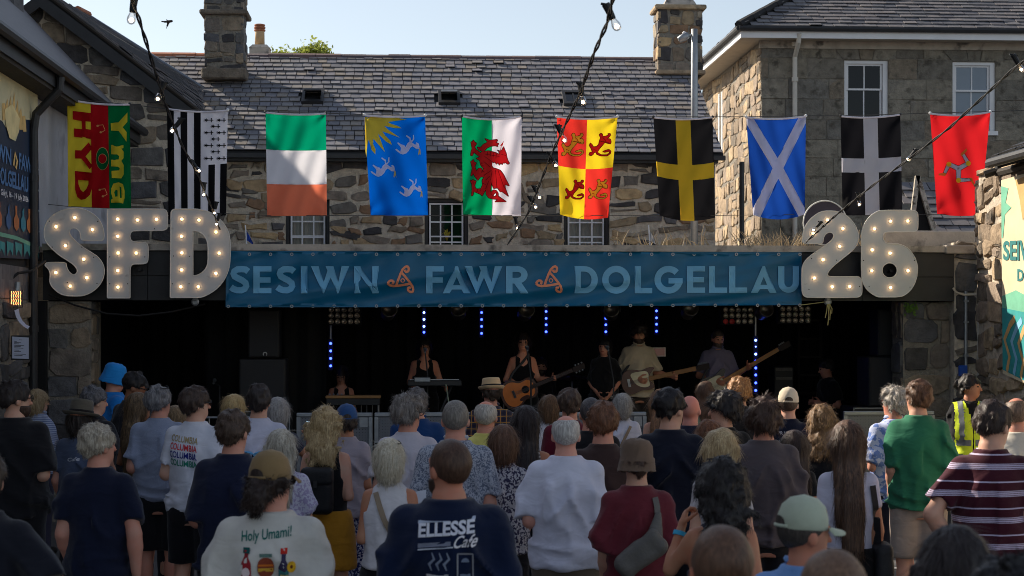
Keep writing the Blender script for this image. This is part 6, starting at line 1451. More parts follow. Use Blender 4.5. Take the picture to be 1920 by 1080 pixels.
C('bottleT', 'dark-haired man in pale lilac T-shirt with blue bottle print', 485, 720, 1.82, -6, 12, 2, skin=PALE, hair=('short', (46, 38, 36)), top=('tee', (206, 206, 224)), armL='bent', armR='bent')
C('phonegrey', 'woman with silver bob holding up a phone', 522, 747, 1.66, 10, 10, 0, 'f', 1.05, TAN, ('bob', (150, 146, 144), (204, 200, 198)), ('tight', (30, 36, 62)), ('trousers', (50, 54, 70)), 'bent', ((.12, .10, -.20), (-.04, .12, .17)))
C('silver', 'woman with long silver hair in white lace blouse', 528, 806, 1.62, -4, 14, 0, 'f', 1.08, PALE, ('long', (176, 166, 150), (220, 214, 200)), ('tee', (206, 204, 222), 'floral', (170, 160, 196)), ('trousers', (60, 60, 76)), 'bent', 'bent')
C('umami', 'man in tan cap and cream T-shirt printed Holy Umami!', 508, 840, 1.74, -3, 30, 2, skin=ROSY, hair=('bun', (46, 34, 30)), top=('loose', (206, 202, 194)), bottom=('trousers', (60, 58, 56)), hat=('cap', (136, 112, 78)), glasses='sun', build=1.22)
C('curlyblonde', 'woman with big curly blonde hair, black vest and mustard skirt', 612, 763, 1.70, 6, 4, 0, 'f', 1.04, PALE, ('curlylong', (168, 140, 98), (214, 190, 146)), ('tank', (24, 24, 28)), ('mini', (186, 130, 40)), 'bent', 'bent')
C('bluecap', 'person in denim blue cap, taupe T-shirt and patterned trousers', 650, 755, 1.68, 6, -14, 0, 'f', 1.12, TAN, ('short', (60, 50, 46)), ('tee', (168, 158, 168)), ('wide', (40, 52, 110), 'floral', (200, 200, 220)), 'bent', 'slight', hat=('cap', (48, 80, 128)))
C('denim', 'dark grey-haired man in blue denim shirt near the barrier', 782, 727, 1.76, 0, 10, 0, skin=ROSY, hair=('short', (84, 78, 78), (120, 116, 116)), top=('shirt', (26, 62, 112)), build=1.1)
C('lilacT', 'grey-haired man in glasses and pale lilac T-shirt', 764, 737, 1.80, -4, 40, 2, skin=ROSY, hair=('tuft', (104, 96, 92), (160, 152, 146)), top=('tee', (204, 198, 208)), bottom=('trousers', (60, 62, 76)), glasses='clear', armL='bent', armR='bent')
C('whitevest', 'woman with cropped white-blonde hair in white sleeveless top', 731, 825, 1.60, 0, 12, 0, 'f', 1.02, TAN, ('bob', (196, 182, 156), (232, 226, 212)), ('vest', (212, 208, 212)), ('trousers', (24, 24, 28)), 'bent', 'bent', glasses='head')
C('ellesse', 'bearded man with cropped hair in navy T-shirt printed ELLESSE Cafe', 842, 824, 1.79, 2, -34, 0, skin=(190, 132, 108), hair=('buzz', (72, 50, 38)), top=('loose', (16, 28, 56)), bottom=('trousers', (40, 44, 60)), beard=(56, 38, 30), build=1.28, armL='slight', armR='slight')
C('floralshirt', 'man with cropped grey hair in grey floral short-sleeved shirt', 854, 751, 1.80, 6, -6, 2, skin=ROSY, hair=('buzz', (112, 106, 100)), top=('shirt', (176, 180, 192), 'scroll', (104, 112, 132)), build=1.16, armL='bent', armR='bent')
C('straw', 'person in straw pork pie hat and plaid shirt', 921, 708, 1.78, 4, -20, 2, skin=ROSY, hair=('short', (60, 48, 40)), top=('shirt', (74, 64, 76), 'plaid', (190, 138, 60)), hat=('porkpie', (206, 176, 136)))
C('yellowT', 'bald man in pale yellow T-shirt', 911, 752, 1.72, 0, 6, 2, skin=(210, 150, 128), hair=('bald_fringe', (170, 164, 156)), top=('tee', (222, 212, 118)), build=1.08)
C('brownbob', 'short woman with brown bob behind the striped vest top', 944, 798, 1.62, 0, 10, 0, 'f', 1.0, PALE, ('bob', (96, 68, 52)), ('tee', (190, 190, 200), 'floral', (60, 60, 90)))
C('longdark', 'woman with very long dark hair in striped vest top', 986, 762, 1.72, -4, 8, 0, 'f', .98, TAN, ('vlong', (42, 32, 32)), ('tank', (190, 190, 196), 'stripes', (80, 80, 92)), ('skirt', (26, 28, 36)), 'bent', 'bent')
C('whitetopbob', 'woman with auburn bob and white top near the barrier', 1030, 742, 1.62, 0, 0, 0, 'f', 1.05, PALE, ('bob', (98, 72, 50)), ('tee', WHITE_))
C('maroonback', 'brown-haired man in maroon T-shirt behind the bald white T-shirt', 1068, 728, 1.77, -6, 14, 2, skin=ROSY, hair=('short', (72, 56, 48)), top=('tee', (96, 24, 42)))
C('whiteT', 'balding white-haired man in plain white T-shirt and khaki trousers', 1061, 779, 1.74, 2, -4, 2, skin=(212, 158, 140), hair=('bald_fringe', (176, 170, 166), (220, 216, 212)), top=('loose', (216, 216, 232)), bottom=('trousers', (108, 96, 82)), armL='bent', armR='slight', build=1.14)
C('blackTmid', 'man with close dark grey hair in black T-shirt mid crowd', 1108, 746, 1.74, 0, 0, 2, skin=ROSY, hair=('buzz', (66, 62, 64)), top=('tee', (28, 28, 32)), build=1.05)
C('brownT', 'ginger-brown haired man in dark brown T-shirt', 1131, 753, 1.80, 0, 4, 2, skin=ROSY, hair=('short', (96, 62, 42)), top=('tee', (62, 46, 44)), bottom=('trousers', (36, 36, 42)), build=1.08)
C('greybobstrap', 'woman with straight grey bob and white top with bag strap', 1167, 739, 1.6, 4, -4, 0, 'f', 1.08, PALE, ('bob', (150, 146, 142), (196, 194, 190)), ('tee', (210, 212, 228)))
C('brownbucket', 'person in brown corduroy bucket hat and burgundy T-shirt', 1194, 821, 1.66, -2, 4, 4, skin=PALE, hair=('short', (70, 50, 42)), top=('loose', (104, 40, 50)), bottom=('trousers', (30, 34, 54)), hat=('bucket', (112, 92, 78)), armL='slight', armR='slight')
C('longbrownstrap', 'woman with long light brown hair and navy strap top near the barrier', 1240, 731, 1.68, 8, 14, 0, 'f', .95, PALE, ('long', (120, 86, 62), (164, 122, 88)), ('tank', (40, 50, 84)))
C('navyfade', 'black-haired man with faded sides in navy-black T-shirt', 1256, 728, 1.86, 4, 34, 2, skin=PALE, hair=('fade', (26, 22, 24)), top=('loose', (22, 26, 42)), bottom=('trousers', (24, 26, 36)), build=1.05, armL='slight', armR='slight')
C('baldpink', 'bald man with pink scalp beside the man with faded hair', 1294, 742, 1.72, 0, 16, 2, skin=(216, 154, 140), hair=('bald', (120, 110, 100)), top=('tee', (36, 40, 60)))
C('wavyback', 'woman with wavy brown hair and pale green top near the barrier', 1322, 717, 1.66, 0, -10, 0, 'f', 1.0, PALE, ('wavylong', (86, 62, 46)), ('tank', (196, 206, 170)))
C('profileL', 'young man with dark hair in black T-shirt looking left', 1358, 733, 1.78, -20, -62, 2, skin=PALE, hair=('mop', (36, 30, 30)), top=('tee', (26, 26, 30)))
C('curlyginger', 'person with curly ginger-blond hair in black T-shirt', 1387, 708, 1.78, 0, 6, 0, skin=PALE, hair=('curly', (150, 100, 60), (214, 164, 106)), top=('tee', (30, 30, 34)))
C('redstrap', 'woman with auburn hair and white top with maroon straps', 1330, 788, 1.62, -6, 24, 0, 'f', 1.0, ROSY, ('long', (110, 68, 44), (150, 98, 66)), ('tee', (208, 208, 214)), ('skirt', (190, 190, 196)), 'bent', 'bent')
C('wavyblonde', 'woman with wavy blonde hair in front of the maroon straps', 1352, 806, 1.66, 4, 4, 0, 'f', 1.0, PALE, ('wavylong', (176, 148, 106), (220, 198, 156)), ('tight', (200, 196, 200)))
C('bigcurl', 'woman with big black curls in navy vest raising a hand', 1352, 860, 1.66, -6, -8, 0, 'f', 1.02, TAN, ('bigcurl', (30, 25, 25)), ('tank', (24, 30, 52)), ('trousers', (40, 54, 90)), ((.10, .12, -.18), (-.07, .05, .21)), 'bent')
C('blurhead', 'blurred cropped brown head nearest the camera at bottom centre right', 1354, 986, 1.74, 0, 0, 4, skin=(176, 118, 94), hair=('buzz', (88, 62, 46)), top=('tee', (40, 36, 40)))
C('taupeT', 'man with brown curly mop in taupe T-shirt', 1432, 746, 1.80, 0, 2, 2, skin=ROSY, hair=('mop', (66, 48, 40)), top=('loose', (86, 78, 82)), bottom=('trousers', (40, 40, 46)), build=1.12, armR='slight')
C('whitecap', 'man in off-white cap and navy T-shirt with white lettering', 1478, 724, 1.76, 4, 2, 0, skin=PALE, hair=('buzz', (70, 56, 46)), top=('tee', (20, 26, 46)), hat=('cap', (214, 200, 178)))
C('curlybrown', 'woman with curly blonde-brown hair in black off-shoulder top', 1540, 760, 1.66, 4, -16, 0, 'f', 1.02, PALE, ('curlylong', (110, 82, 56), (168, 134, 92)), ('tank', (22, 24, 30)), glasses='head')
C('darkshort', 'short woman with straight dark hair beside the long-haired one', 1487, 808, 1.56, 0, -14, 0, 'f', .95, TAN, ('long', (52, 38, 34)), ('tight', (30, 30, 34)))
C('longbrown', 'woman with long straight brown hair in white T-shirt and black skirt', 1590, 790, 1.72, 2, 8, 0, 'f', 1.0, TAN, ('vlong', (70, 50, 40), (112, 82, 62)), ('tight', (206, 204, 222)), ('skirt', (26, 24, 26)), 'slight', 'slight')
C('greencap', 'man in pale green cap and light blue shirt at the bottom right', 1506, 925, 1.66, 14, 55, 4, skin=(186, 128, 104), hair=('buzz', (60, 54, 50)), top=('shirt', (112, 152, 206)), hat=('cap', (176, 184, 164)))
C('blurbald', 'blurred shaven head at the very bottom right of centre', 1562, 1031, 1.74, 0, 0, 4, skin=(178, 126, 100), hair=('buzz', (104, 78, 60)), top=('tee', (60, 56, 60)))
C('greywhite', 'white-haired man in glasses and blue tie-dye shirt by the right barrier', 1677, 724, 1.78, -6, -30, 0, skin=ROSY, hair=('tuft', (160, 150, 140), (216, 210, 200)), top=('shirt', (186, 196, 228), 'blotch', (110, 136, 200)), bottom=('shorts', (28, 32, 50)), glasses='clear', armL='bent', armR='bent')
C('greenT', 'tall man in faded green T-shirt and beige cargo shorts', 1722, 712, 1.86, 6, -24, 2, skin=PALE, hair=('short', (90, 62, 44)), top=('loose', (44, 112, 84)), bottom=('shorts', (166, 152, 142)), armL='slight', armR='bent', build=1.03, shoes=(120, 110, 100), seed=61)
C('rugby', 'man in maroon polo with lilac stripes looking down at right', 1858, 750, 1.86, 4, 42, 16, skin=PALE, hair=('short', (50, 38, 34)), top=('tee', (66, 22, 36), 'rugby', (190, 178, 204), (216, 214, 226)), bottom=('trousers', (50, 64, 96)), armL='hip', armR='bent', build=1.04)
C('creamshirt', 'balding man in cream shirt at the right edge', 1906, 746, 1.76, 8, 10, 4, skin=ROSY, hair=('bald_fringe', (110, 90, 76)), top=('shirt', (214, 206, 192)), build=1.05)
C('darkwoman', 'dark-haired woman in sunglasses at the bottom right corner', 1795, 990, 1.7, 10, 40, 4, 'f', 1.0, PALE, ('long', (40, 32, 32)), ('tight', (40, 40, 48)), glasses='sun')
C('corner', 'blurred black-haired head in the bottom right corner', 1893, 1045, 1.70, 0, 0, 0, skin=TAN, hair=('curly', (28, 26, 28)), top=('tee', (30, 40, 70)))
# steward in the yellow vest faces the crowd
C('steward', 'steward in yellow high-visibility vest with dark tied-back hair', 1818, 700, 1.79, 184, -62, 4, 'f', 1.14, TAN, ('tied', (30, 24, 24)), ('tee', (26, 26, 30)), ('trousers', (26, 26, 32)), 'slight', 'slight', group='people watching the stage', pos=at_d(1818, HOR, 17.0))
# =================================================================== prints on shirts
def ink(c): return pm('ink_%d_%d_%d' % c, srgb(*c), .1, 30, .8, .05, 60, spec=.15)
def sprint(rec, s, u0, v0, w, h_, c, name='lettering', shear=0.0, slope=0.0):
    bm_ = back_map(rec); mp = lambda u, v, d=0.0: bm_(u, v + slope * (u - u0), d)
    return text_obj(name, s, mp, ink(c), rec['shirt'], .0, u0, v0, w, h_, True, shear)
def sshape(rec, polys, c, lvl=0, name='print', holes=()):
    return decal(name, polys, holes, back_map(rec), ink(c), rec['shirt'], .0012 * lvl, .02, local=True)
r_ = CR['columbia']
for i, c in enumerate(((168, 150, 112), (206, 60, 70), (40, 48, 130), (40, 130, 110))): sprint(r_, 'COLUMBIA', -.135, 1.385 - i * .056, .215, .046, c, slope=-.12)
r_ = CR['umami']; sprint(r_, 'Holy Umami!', -.115, 1.385, .215, .058, (20, 104, 96), slope=.10)
bot = lambda x, y, w, hh: [(x - w / 2, y), (x + w / 2, y), (x + w / 2, y + hh * .55), (x + w * .2, y + hh * .8), (x + w * .2, y + hh), (x - w * .2, y + hh), (x - w * .2, y + hh * .8), (x - w / 2, y + hh * .55)]
sshape(r_, [bot(-.09, 1.24, .045, .125)], (150, 40, 48)); sshape(r_, [rect(-.105, 1.352, -.075, 1.376)], (24, 84, 84)); sshape(r_, [arc(-.09, 1.272, .017, .022, 0, 340, 14)], (224, 206, 206), 1)
sshape(r_, [chaikin(rect(-.04, 1.25, .03, 1.335), 2)], (140, 66, 46)); sshape(r_, [rect(-.032, 1.338, .022, 1.352)], (96, 124, 116)); sshape(r_, [rect(-.037, 1.275, .027, 1.29)], (212, 164, 60), 1); sshape(r_, [rect(-.037, 1.298, .027, 1.307)], (206, 110, 44), 1)
sshape(r_, [bot(.072, 1.225, .046, .125)], (62, 56, 84)); sshape(r_, [rect(.058, 1.35, .086, 1.374)], (196, 50, 40)); sshape(r_, [rect(.05, 1.24, .094, 1.285)], (60, 122, 124), 1); sshape(r_, [rect(.05, 1.25, .094, 1.262)], (216, 190, 120), 2); sshape(r_, [arc(.105, 1.295, .018, .024, 0, 340, 14)], (222, 170, 40), 2); sshape(r_, [arc(.105, 1.295, .006, .008, 0, 330, 10)], (110, 60, 30), 3)
sshape(r_, [bot(-.01, 1.14, .04, .085)], (40, 140, 140)); sshape(r_, [rect(-.02, 1.212, .004, 1.235)], (190, 50, 50), 1)
r_ = CR['ellesse']
pr = lambda P: [(x, z + .08 * x) for x, z in P]
sshape(r_, [pr(rect(-.115, 1.437, .115, 1.449))], (178, 186, 206)); sprint(r_, 'ELLESSE', -.112, 1.375, .225, .055, (214, 214, 224), slope=.08)
sshape(r_, [pr(rect(-.112, 1.345, .02, 1.362))], (120, 124, 140)); sshape(r_, [pr(rect(-.112, 1.336, .03, 1.341))], (190, 194, 206)); sprint(r_, 'Cafe', .025, 1.335, .092, .048, (220, 216, 220), shear=.02, slope=.08)
cup = [(-.075, 1.20), (-.06, 1.155), (-.005, 1.155), (.01, 1.20), (.012, 1.235), (-.077, 1.235)]
sshape(r_, [cup, stroke(arc(.016, 1.205, .022, .02, -80, 80, 8), .008), stroke([(-.1, 1.145), (-.06, 1.138), (0, 1.138), (.04, 1.145)], .008)], (172, 168, 170), 0, 'cup_print'); sshape(r_, [stroke([(-.055 + .03 * k, 1.25), (-.065 + .03 * k, 1.275), (-.045 + .03 * k, 1.295), (-.055 + .03 * k, 1.32)], [.004, .012, .010, .004]) for k in range(3)], (120, 128, 146), 0, 'steam_print')
sshape(r_, closed_stroke([(.048, 1.165), (.108, 1.165), (.108, 1.315), (.048, 1.315)], .006), (140, 140, 146), 0, 'frame_print'); sshape(r_, [rect(.058, 1.18, .098, 1.235), arc(.078, 1.282, .016, .016, 0, 180, 10)], (110, 120, 140), 0, 'panel_print')
r_ = CR['whitecap']; sprint(r_, 'YR WYDDFA', -.10, 1.385, .205, .028, (216, 214, 220)); 
for k in range(7): sshape(r_, [stroke([(-.11 + .03 * k, 1.30 - .008 * (k % 3)), (-.085 + .03 * k, 1.335 - .012 * (k % 2)), (-.06 + .03 * k, 1.305)], .007)], (206, 206, 214))
sshape(r_, [rect(-.10 + .012 * k, 1.25, -.094 + .012 * k, 1.275 + .01 * (k % 3)) for k in range(9)], (206, 206, 214)); sshape(r_, [stroke([(-.02, 1.27 - .014 * k), (.04, 1.285 - .014 * k), (.11, 1.272 - .014 * k)], .004) for k in range(3)], (180, 184, 196))
r_ = CR['bottleT']; sshape(r_, [rect(-.105, 1.15, .03, 1.28)], (110, 176, 220)); sshape(r_, [bot(-.035, 1.155, .04, .10)], (44, 44, 56), 1)
r_ = CR['fedora']; sprint(r_, 'Cafe', -.06, 1.30, .11, .03, (190, 194, 206), slope=.1)
# hi-vis vest of the steward: an open waistcoat over the T-shirt
st_r = CR['steward']; hvm = pm('hi_vis_yellow', srgb(226, 244, 50), .08, 6, .7, .3, 30, emit=None)
V_ = np.array(st_r['TV']); bm_me = st_r['shirt'].data
def vest_from(rec, grow, zlo, zhi, mat, name, parent, cond):
    me = rec['shirt'].data; n = len(me.vertices); co = np.empty(n * 3); me.vertices.foreach_get('co', co); co = co.reshape(-1, 3); no = np.empty(n * 3); me.vertex_normals.foreach_get('vector', no); no = no.reshape(-1, 3)
    F_ = []
    for p in me.polygons:
        c = co[list(p.vertices)].mean(0)
        if zlo < c[2] < zhi and cond(c): F_.append(tuple(p.vertices))
    vv = co + no * grow; o = obj(name, vv, F_, mat, parent, True, True); 
    bm = bmesh.new(); bm.from_mesh(o.data); bmesh.ops.delete(bm, geom=[v for v in bm.verts if not v.link_faces], context='VERTS'); bm.to_mesh(o.data); bm.free(); return o
sxv = abs(st_r['arms'][1][0].x)
hv = vest_from(st_r, .010, .80, 1.49, hvm, 'safety_vest', st_r['root'], lambda c: abs(c[0]) < sxv + .018 and not (c[1] > 0 and abs(c[0]) < .008 + max(0, (c[2] - 1.30)) * .28))
rfl = pm('reflective_tape', srgb(120, 124, 128), .1, 20, .4, .1, 60, metal=.3)
vest_from(st_r, .014, .93, .985, rfl, 'reflective_band', hv, lambda c: abs(c[0]) < sxv * 1.02 and not (c[1] > 0 and abs(c[0]) < .02))
vest_from(st_r, .014, 1.07, 1.125, rfl, 'reflective_band', hv, lambda c: abs(c[0]) < sxv * 1.02 and not (c[1] > 0 and abs(c[0]) < .02))
for sg in (-1, 1): vest_from(st_r, .014, 1.12, 1.49, rfl, 'reflective_band', hv, lambda c, sg=sg: .075 < c[0] * sg < .12)

# =================================================================== things people carry
M_BAGB = pm('black_nylon', srgb(24, 24, 28), .15, 10, .6, .3, 80); M_BAGG = pm('grey_nylon', srgb(96, 92, 88), .2, 10, .6, .4, 50); M_BAGT = pm('tan_webbing', srgb(150, 132, 112), .1, 10, .8, .2, 90)
def strap(rec, pts, w, mat, parent):
    """a flat band laid over the back along u,v points"""
    f = back_map(rec); q = MB(); n = 16; M = rec['M']; P = []
    for i in range(len(pts) - 1):
        for k_ in range(n):
            t = k_ / n; P.append((pts[i][0] + (pts[i + 1][0] - pts[i][0]) * t, pts[i][1] + (pts[i + 1][1] - pts[i][1]) * t))
    P.append(pts[-1]); L = []
    for i, (u, v) in enumerate(P):
        a, b_ = P[max(0, i - 1)], P[min(len(P) - 1, i + 1)]; t = Vector((b_[0] - a[0], b_[1] - a[1])).normalized(); nn = Vector((-t.y, t.x)) * w / 2
        for sg, d in ((-1, .004), (1, .004), (1, .009), (-1, .009)): L.append(M @ f(u + nn.x * sg, v + nn.y * sg, d))
    q.v = L
    for i in range(len(P) - 1):
        for k_ in range(4): q.f.append((4 * i + k_, 4 * i + (k_ + 1) % 4, 4 * i + 4 + (k_ + 1) % 4, 4 * i + 4 + k_))
    return q.build('strap', mat, parent)
def blob(name, rec, fn, lo, hi, d, mat, parent):
    f = Field(axis((lo[0], hi[0], d)), axis((lo[1], hi[1], d)), axis((lo[2], hi[2], d))); x, y, z = f.pts((slice(None),) * 3); f.F = fn(*np.broadcast_arrays(x, y, z)).astype(np.float32)
    v, q = nets(f); M = np.array(rec['M']); v = v @ M[:3, :3].T + M[:3, 3]
    return link_mesh(name, np_mesh(name, v, q, None, (mat,)), None, parent)
def rbox(x, y, z, c, h_, r):
    dx, dy, dz = np.abs(x - c[0]) - h_[0] + r, np.abs(y - c[1]) - h_[1] + r, np.abs(z - c[2]) - h_[2] + r
    return np.sqrt(np.maximum(dx, 0) ** 2 + np.maximum(dy, 0) ** 2 + np.maximum(dz, 0) ** 2) + np.minimum(np.maximum(dx, np.maximum(dy, dz)), 0) - r
r_ = CR['curlyblonde']; bp_ = thing('backpack', r_['M'] @ Vector((0, -.2, .92)), 'black flap backpack on the curly blonde woman', 'backpack')
blob('pack', r_, lambda x, y, z: rbox(x, y, z, (-.02, -.21, 1.19), (.115, .065, .165), .045) + .006 * (vnoise(x * 14, y * 14, z * 14, 3) - .5), (-.16, -.30, .99), (.13, -.12, 1.39), .012, M_BAGB, bp_)
blob('flap', r_, lambda x, y, z: rbox(x, y, z, (-.02, -.222, 1.295), (.118, .066, .068), .04), (-.16, -.31, 1.19), (.13, -.13, 1.40), .012, M_BAGB, bp_)
q = MB().bbox((-.035, -.292, 1.215), (-.005, -.282, 1.265), .003, r_['M']); q.build('buckle', M_BLACK, bp_)
for sg in (-1, 1): strap(r_, [(-.02 + sg * .03, 1.34), (sg * .08, 1.44)], .03, M_BAGB, bp_)
r_ = CR['brownbucket']; sb_ = thing('sling_bag', r_['M'] @ Vector((0, -.2, .9)), 'grey nylon sling bag across the burgundy T-shirt', 'bag')
def tilt(x, z, a, cx, cz): c, s_ = math.cos(a), math.sin(a); return (x - cx) * c + (z - cz) * s_, -(x - cx) * s_ + (z - cz) * c
def sling(x, y, z):
    u, v = tilt(x, z, R(38), -.005, 1.15); return rbox(u, y, v, (0, -.235, 0), (.16 - .0 * u, .055, .075), .05) + .022 * (vnoise(x * 16, y * 12, z * 16, 8) - .5)
blob('pouch', r_, sling, (-.22, -.34, .95), (.2, -.13, 1.35), .012, M_BAGG, sb_)
blob('neck', r_, lambda x, y, z: cone(x, y, z, (.08, -.20, 1.24), (.105, -.17, 1.36), .05, .022, .6), (.0, -.3, 1.16), (.2, -.1, 1.42), .012, M_BAGG, sb_)
strap(r_, [(.104, 1.34), (.104, 1.40), (.095, 1.455)], .035, M_BAGG, sb_)
r_ = CR['whitevest']; cb_ = thing('crossbody_strap', r_['M'] @ Vector((.1, -.15, 1.0)), 'beige crossbody bag strap over the white sleeveless top', 'bag'); strap(r_, [(-.085, 1.44), (-.03, 1.28), (.06, 1.10), (.11, .99)], .035, M_BAGT, cb_)
blob('pouch', r_, lambda x, y, z: rbox(x, y, z, (.20, .02, .95), (.035, .10, .07), .03), (.14, -.12, .85), (.26, .16, 1.05), .012, M_BAGT, cb_)
r_ = CR['greybobstrap']; cb_ = thing('bag_strap', r_['M'] @ Vector((0, -.15, 1.1)), 'tan bag strap across the white top of the grey bob woman', 'strap'); strap(r_, [(.09, 1.43), (.0, 1.25), (-.09, 1.05)], .03, M_BAGT, cb_)
r_ = CR['redstrap']; cb_ = thing('bag_strap', r_['M'] @ Vector((0, -.15, 1.1)), 'maroon bag strap over the white top of the auburn woman', 'strap'); strap(r_, [(.06, 1.44), (.065, 1.30), (.08, 1.12)], .025, pm('maroon_leather', srgb(122, 28, 42), .1), cb_)
r_ = CR['longbrown']; hb_ = thing('shoulder_bag', r_['M'] @ Vector((.2, -.1, .85)), 'black leather shoulder bag on the long-haired woman', 'bag')
blob('pouch', r_, lambda x, y, z: rbox(x, y, z, (.185, -.09, .96), (.055, .10, .11), .04) + .012 * (vnoise(x * 14, y * 12, z * 12, 9) - .5), (.1, -.23, .82), (.27, .05, 1.10), .012, M_BAGB, hb_)
strap(r_, [(.155, 1.06), (.15, 1.22), (.13, 1.40)], .035, M_BAGB, hb_)
def phone(rec, arm, label, screen, tilt_=0.0):
    S, E, W, sg = rec['arms'][arm]; p = W + (W - E).normalized() * .09 + Vector((0, .02, .02)); t = thing('phone', rec['M'] @ p, label, 'phone')
    M = rec['M'] @ Matrix.Translation(p) @ Matrix.Rotation(tilt_, 4, 'Y')
    MB().bbox((-.037, -.004, -.07), (.037, .004, .08), .003, M).build('case', M_BLACK, t); obj('screen', [M @ Vector(v) for v in ((-.034, -.0055, -.066), (.034, -.0055, -.066), (.034, -.0055, .076), (-.034, -.0055, .076))], [(0, 1, 2, 3)], screen, t)
phone(CR['phonegrey'], 1, 'phone held up by the woman with the silver bob', emis('phone_screen', (.45, .62, .72), .35), .15)
phone(CR['steward'], 0, 'phone in the hand of the steward', M_GLASS)
r_ = CR['bigcurl']; S, E, W, sg = r_['arms'][0]; d = (W - E).normalized()
wb = MB().tube([r_['M'] @ (W - d * .05), r_['M'] @ (W - d * .028)], .034 * r_['k'], 12); tag(wb.build('wristband', pm('blue_wristband', srgb(60, 170, 214), .05)), 'blue festival wristband on the raised wrist', 'wristband')
# a cup of beer and a folded programme held in the crowd
def cup(rec, arm, label, c):
    S, E, W, sg = rec['arms'][arm]; p = W + (W - E).normalized() * .08 + Vector((-sg * .02, .02, .0)); t = thing('plastic_cup', rec['M'] @ (p + Vector((0, 0, -.06))), label, 'cup'); M = rec['M'] @ Matrix.Translation(p)
    MB().lathe([(.030, -.06), (.037, .07), (.035, .07), (.028, -.055)], 16, M).build('cup', glassy('clear_plastic', (.92, .92, .94), .1), t, True); MB().lathe([(.028, -.056), (.033, .045)], 16, M).build('beer', pm('lager', srgb(*c), .1, rough=.15, bump=0), t, True)
cup(CR['silver'], 1, 'plastic cup of lager held by the woman in white lace', (212, 160, 60)); cup(CR['floralshirt'], 1, 'plastic cup of lager held by the man in the floral shirt', (206, 140, 40))
r_ = CR['whitevest']; S, E, W, sg = r_['arms'][1]; p = W + Vector((-.02, .1, .05))
pg = thing('programme', r_['M'] @ p, 'open white paper programme held by the white-blonde woman', 'paper'); Mm = r_['M'] @ Matrix.Translation(p)
for sg in (-1, 1): obj('page', [Mm @ Vector(v) for v in ((0, 0, 0), (sg * .15, -.02, .03), (sg * .15, .06, .2), (0, .07, .17))], [(0, 1, 2, 3)], pm('paper', srgb(206, 210, 222), .05), pg)
# =================================================================== the band on stage
GB = 'musicians and crew on the stage'
GUIT_R = ((.09, -.03, -.265), (-.20, .23, -.07)); GUIT_L = ((.08, .02, -.26), (.14, .19, .02)); GUIT_T = ((.08, .02, -.265), (.15, .17, -.03)); GUIT_B = ((.08, .03, -.25), (.12, .18, .08)); KEY = ((.05, -.02, -.27), (.02, .24, -.05)); 
def perf(key, label, px, ytop, depth, yaw, hy, hp, **kw):
    z0 = SF; h = kw.pop('h', None) or (CAM_H - z0 - (ytop - HOR) * depth / F_PX); p = at_d(px, HOR, depth)
    CR[key] = person(label, px, ytop, h, yaw, hy, hp, group=GB, z0=z0, pos=p, fine=1.15, **kw)
perf('steel', 'long-haired musician in black sitting at the pedal steel guitar', 640, 664, 22.0, 172, 10, 22, h=1.62, sit=True, sex='f', skin=(190, 140, 116), hair=('vlong', (28, 22, 22)), top=('tank', (18, 18, 20)), bottom=('trousers', (20, 20, 22)), armL=((.05, .02, -.27), (.03, .24, -.08)), armR=((.05, .02, -.27), (.03, .24, -.08)))
perf('keys', 'singer in black vest top standing at the keyboard', 796, 634, 21.5, 176, -8, 2, sex='f', build=1.14, skin=(196, 140, 112), hair=('long', (26, 20, 20)), top=('tank', (16, 16, 18)), bottom=('trousers', (18, 18, 20)), armL=((.09, -.02, -.265), (.06, .22, -.06)), armR=((.07, -.02, -.27), (-.04, .24, -.04)))
perf('singer', 'lead singer in black dress playing an acoustic guitar', 980, 624, 21.05, 172, 6, 0, sex='f', skin=(206, 146, 116), hair=('long', (36, 26, 24)), top=('tank', (18, 17, 19)), bottom=('longskirt', (18, 18, 20)), armL=GUIT_L, armR=GUIT_R)
perf('drummer', 'drummer half hidden in the dark behind the lead singer', 1014, 646, 23.4, 176, 0, 0, h=1.72, sit=True, skin=(190, 140, 116), hair=('short', (50, 40, 36)), top=('tee', (40, 36, 36)), beard=(60, 44, 36))
perf('clasp', 'performer in loose black shirt with hands clasped in front', 1133, 632, 21.15, 184, 12, 6, sex='f', skin=(196, 142, 118), hair=('bob', (20, 18, 20)), top=('loose', (20, 20, 22)), bottom=('skirt', (150, 146, 140), 'stripes', (90, 88, 86)), armL='lap', armR='lap')
perf('telecaster', 'guitarist in open cream shirt with a two-tone electric guitar', 1197, 605, 21.5, 174, 0, 12, skin=(198, 142, 112), hair=('mop', (40, 32, 30)), top=('shirt', (196, 178, 150)), bottom=('trousers', (60, 52, 46)), armL=GUIT_T, armR=GUIT_R, beard=(60, 46, 38))
perf('bass', 'bearded bassist in mauve-grey shirt', 1345, 627, 21.8, 178, -10, 14, h=1.70, skin=(190, 134, 108), hair=('buzz', (60, 52, 48)), top=('shirt', (120, 112, 132)), bottom=('trousers', (30, 30, 36)), armL=GUIT_B, armR=GUIT_R, beard=(70, 60, 54))
perf('crew', 'crew member in black crouched in the dark at stage right', 1552, 668, 22.6, -110, 10, 14, h=1.72, sit=True, skin=(186, 132, 106), hair=('short', (40, 34, 32)), top=('tee', (18, 18, 20)), armL='bent', armR='bent')

